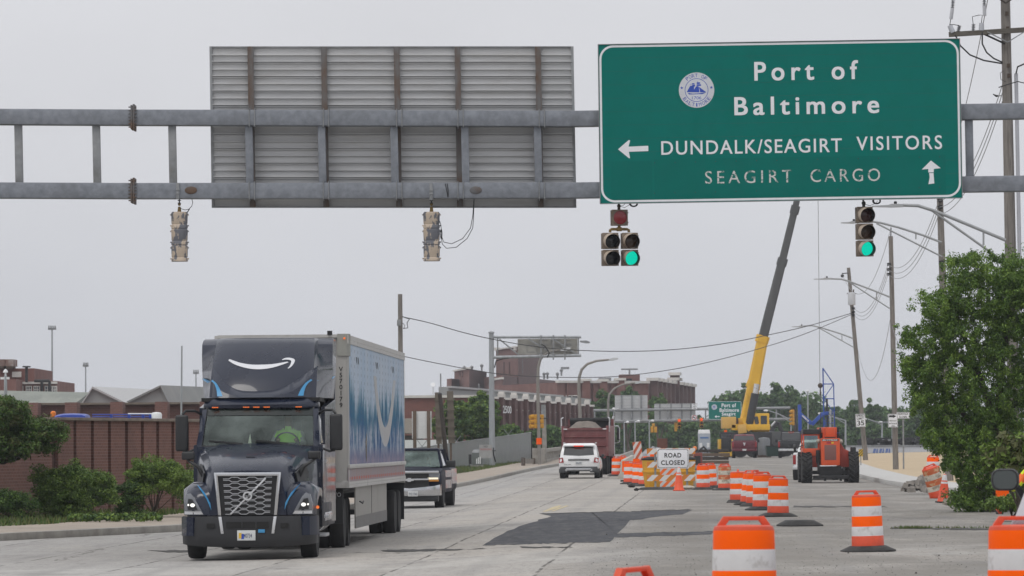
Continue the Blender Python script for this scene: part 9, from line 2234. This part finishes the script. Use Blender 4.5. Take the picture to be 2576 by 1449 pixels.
# guard rail and bridge parapet
b = og(1340,262,.2); t = thing('guard_rail','short rusty end of a steel guard rail before the bridge parapet','guard rail',b); a,c = P(1317,1150,258) - b,P(1367,1151,275) - b
pr = [(-.04,-.16),(.03,-.13),(.03,-.06),(-.04,0),(.03,.06),(.03,.13),(-.04,.16)]; m = M(); m.loft([[(a.x,a.y + u,a.z - .25 + v) for u,v in pr],[(c.x,c.y + u,c.z - .25 + v) for u,v in pr]],0,caps=False,closed=False); m.build('beam',mat('weathered_rail',(.24,.225,.2),.7,.1,.2,2,c2=(.16,.1,.07),s2=1,lo=.45,hi=.65),t)
for f in (.02,.5,.98): e = a.lerp(c,f); m = M(); m.bx(e.x - .08,e.x + .08,e.y + .05,e.y + .2,-.2,e.z - .05); m.build('post',TIMB,t)
m = M(); m.bx(a.x - .15,a.x - .0,a.y - .1,a.y + .3,a.z - .8,a.z + .0); m.build('end_block',RUST,t)
b = og(1380,290,.1); t = thing('bridge_parapet','old concrete bridge parapet with stout balusters beside the dump truck','parapet',b); m = M(); A2,B2 = P(1356,1131,268) - b,P(1425,1123,335) - b
d = B2 - A2; m.bar(A2 + Vector((0,0,-.1)),B2 + Vector((0,0,-.1)),.35,.22); m.bar(A2 + Vector((0,0,-.95)),B2 + Vector((0,0,-.95)),.4,.5); m.build('rail',CONC,t)
for k in range(24): e = A2 + d * ((k + .5) / 24); m = M(); m.lathe([(.12,-.75),(.15,-.6),(.09,-.35),(.13,-.2)],10,0,T(*e)); m.build('baluster',CONC,t)
m = M(); m.bx(A2.x - .45,A2.x + .4,A2.y - .5,A2.y + .3,-.3,A2.z + .1); m.build('end_pier',CONC,t,bevel=.03)
jersey('grey concrete barrier at the far left lane edge behind the dump truck',1556,1600,250,330,1146,CONC)

# ---------------------------------------------------------------- car and worker at the right edge
CP = paint('maroon_car_paint_near',(0.12,0.015,0.025),.3,.6)
b = Vector((5.05,34.2,gz(5.2,34.2))); t = thing('car','dark red car cut off by the right edge, its black door mirror in view','car',b,R(-9))
m = M(); rings = []
for y,w,zt,zb in ((0,.84,.9,.4),(.15,.92,.95,.3),(1.0,.96,.97,.25),(3.4,.96,.95,.25),(4.4,.9,.82,.3),(4.7,.75,.7,.4)): rings.append(ringy([(0,zb),(w - .05,zb),(w,zb + .2),(w,zt - .2),(w - .04,zt - .04),(w - .1,zt),(0,zt)],y))
m.loft(rings); m.build('body',CP,t,smooth=45)
m = M(); rings = []
for z,y0,y1,w in ((.93,.3,3.5,.88),(1.15,.55,3.0,.8),(1.38,.95,2.5,.68),(1.45,1.3,2.2,.55)): rings.append([(-w,y0,z),(0,y0 - .08,z),(w,y0,z),(w + .01,(y0 + y1) / 2,z),(w * .9,y1,z),(-w * .9,y1,z),(-w - .01,(y0 + y1) / 2,z)])
m.loft(rings); m.build('cabin',paint('painted_pillar_reflection',(.42,.4,.43),.3,.6),t,smooth=45)  # pale reflection on the maroon car painted as the cabin's colour
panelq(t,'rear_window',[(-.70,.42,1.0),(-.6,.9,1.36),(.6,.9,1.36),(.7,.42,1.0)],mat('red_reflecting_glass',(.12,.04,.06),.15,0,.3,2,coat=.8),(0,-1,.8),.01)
for s_ in (-1,1):
    m = M(); m.bx(s_ * .6,s_ * .9,-.03,.1,.65,.85); m.build('tail_light',TAILD,t,bevel=.03)
    for y in (.85,3.6): wheel(t,s_ * .83,y,.33,.22,ALLOY,.65)
    a_ = Vector((s_ * 1.02,2.15,1.245)); m = M(); rings = []
    for y,k in ((-.09,.93),(-.06,1.0),(.02,1.0),(.1,.8),(.15,.45)): rings.append([(a_.x + x * k,a_.y + y,a_.z + z * k) for x,z in rrect(.245,.195,.07)])
    m.loft(rings); m.bar((a_.x - s_ * .1,a_.y + .03,a_.z - .06),(s_ * .85,2.2,1.05),.05,.05); mm = m.build('mirror',BLKP,t,smooth=45)
    m = M(); m.prism([(a_.x + x,a_.z + z) for x,z in rrect(.205,.16,.06)],-(a_.y - .096),-(a_.y - .09),0,RX(90)); m.build('mirror_glass',mat('mirror_glass_dark',(.085,.1,.1),.12,.2,.05,2),mm,smooth=0)
# the worker whose sleeve shows at the picture's edge
wb = og(2622,60.0); t = thing('person','worker in yellow and orange hi-vis at the right edge above the mirror','person',wb,R(-60))
J3 = [(0,0,.92,(.17,.13)),(0,.02,1.15,(.17,.12)),(0,.0,1.42,(.2,.13)),(0,-.04,1.55,.06),(0,-.08,1.64,(.08,.095)),(0,-.09,1.74,.09),(-.22,0,1.42,.075),(-.37,-.06,1.28,.075),(-.36,-.22,1.12,.055),(-.3,-.34,1.08,.04),(.22,0,1.42,.075),(.33,-.05,1.15,.06),(.3,-.2,.95,.045),(.3,-.24,.88,.04),(-.1,0,.86,.11),(-.11,-.02,.48,.08),(-.11,.02,.08,.055),(-.11,-.14,.05,.05),(.1,0,.86,.11),(.11,-.02,.48,.08),(.11,.02,.08,.055),(.11,-.14,.05,.05)]
E3 = [(0,1),(1,2),(2,3),(3,4),(4,5),(2,6),(6,7),(7,8),(8,9),(2,10),(10,11),(11,12),(12,13),(0,14),(14,15),(15,16),(16,17),(0,18),(18,19),(19,20),(20,21)]
skinbody('body',J3,E3,([YHV,SKIN,CLOTH,OHV],lambda c: 1 if c.z > 1.58 and abs(c.x) < .2 else (2 if c.z < .95 else (3 if 1.2 < c.z < 1.3 else 0))),t)
m = M(); m.lathe([(.13,1.72),(.125,1.78),(.08,1.86),(1e-4,1.88)],16,0,T(0,-.09,0)); m.lathe([(.155,1.715),(.13,1.73)],16,0,T(0,-.1,0)); m.build('hard_hat',WHITEP,t)
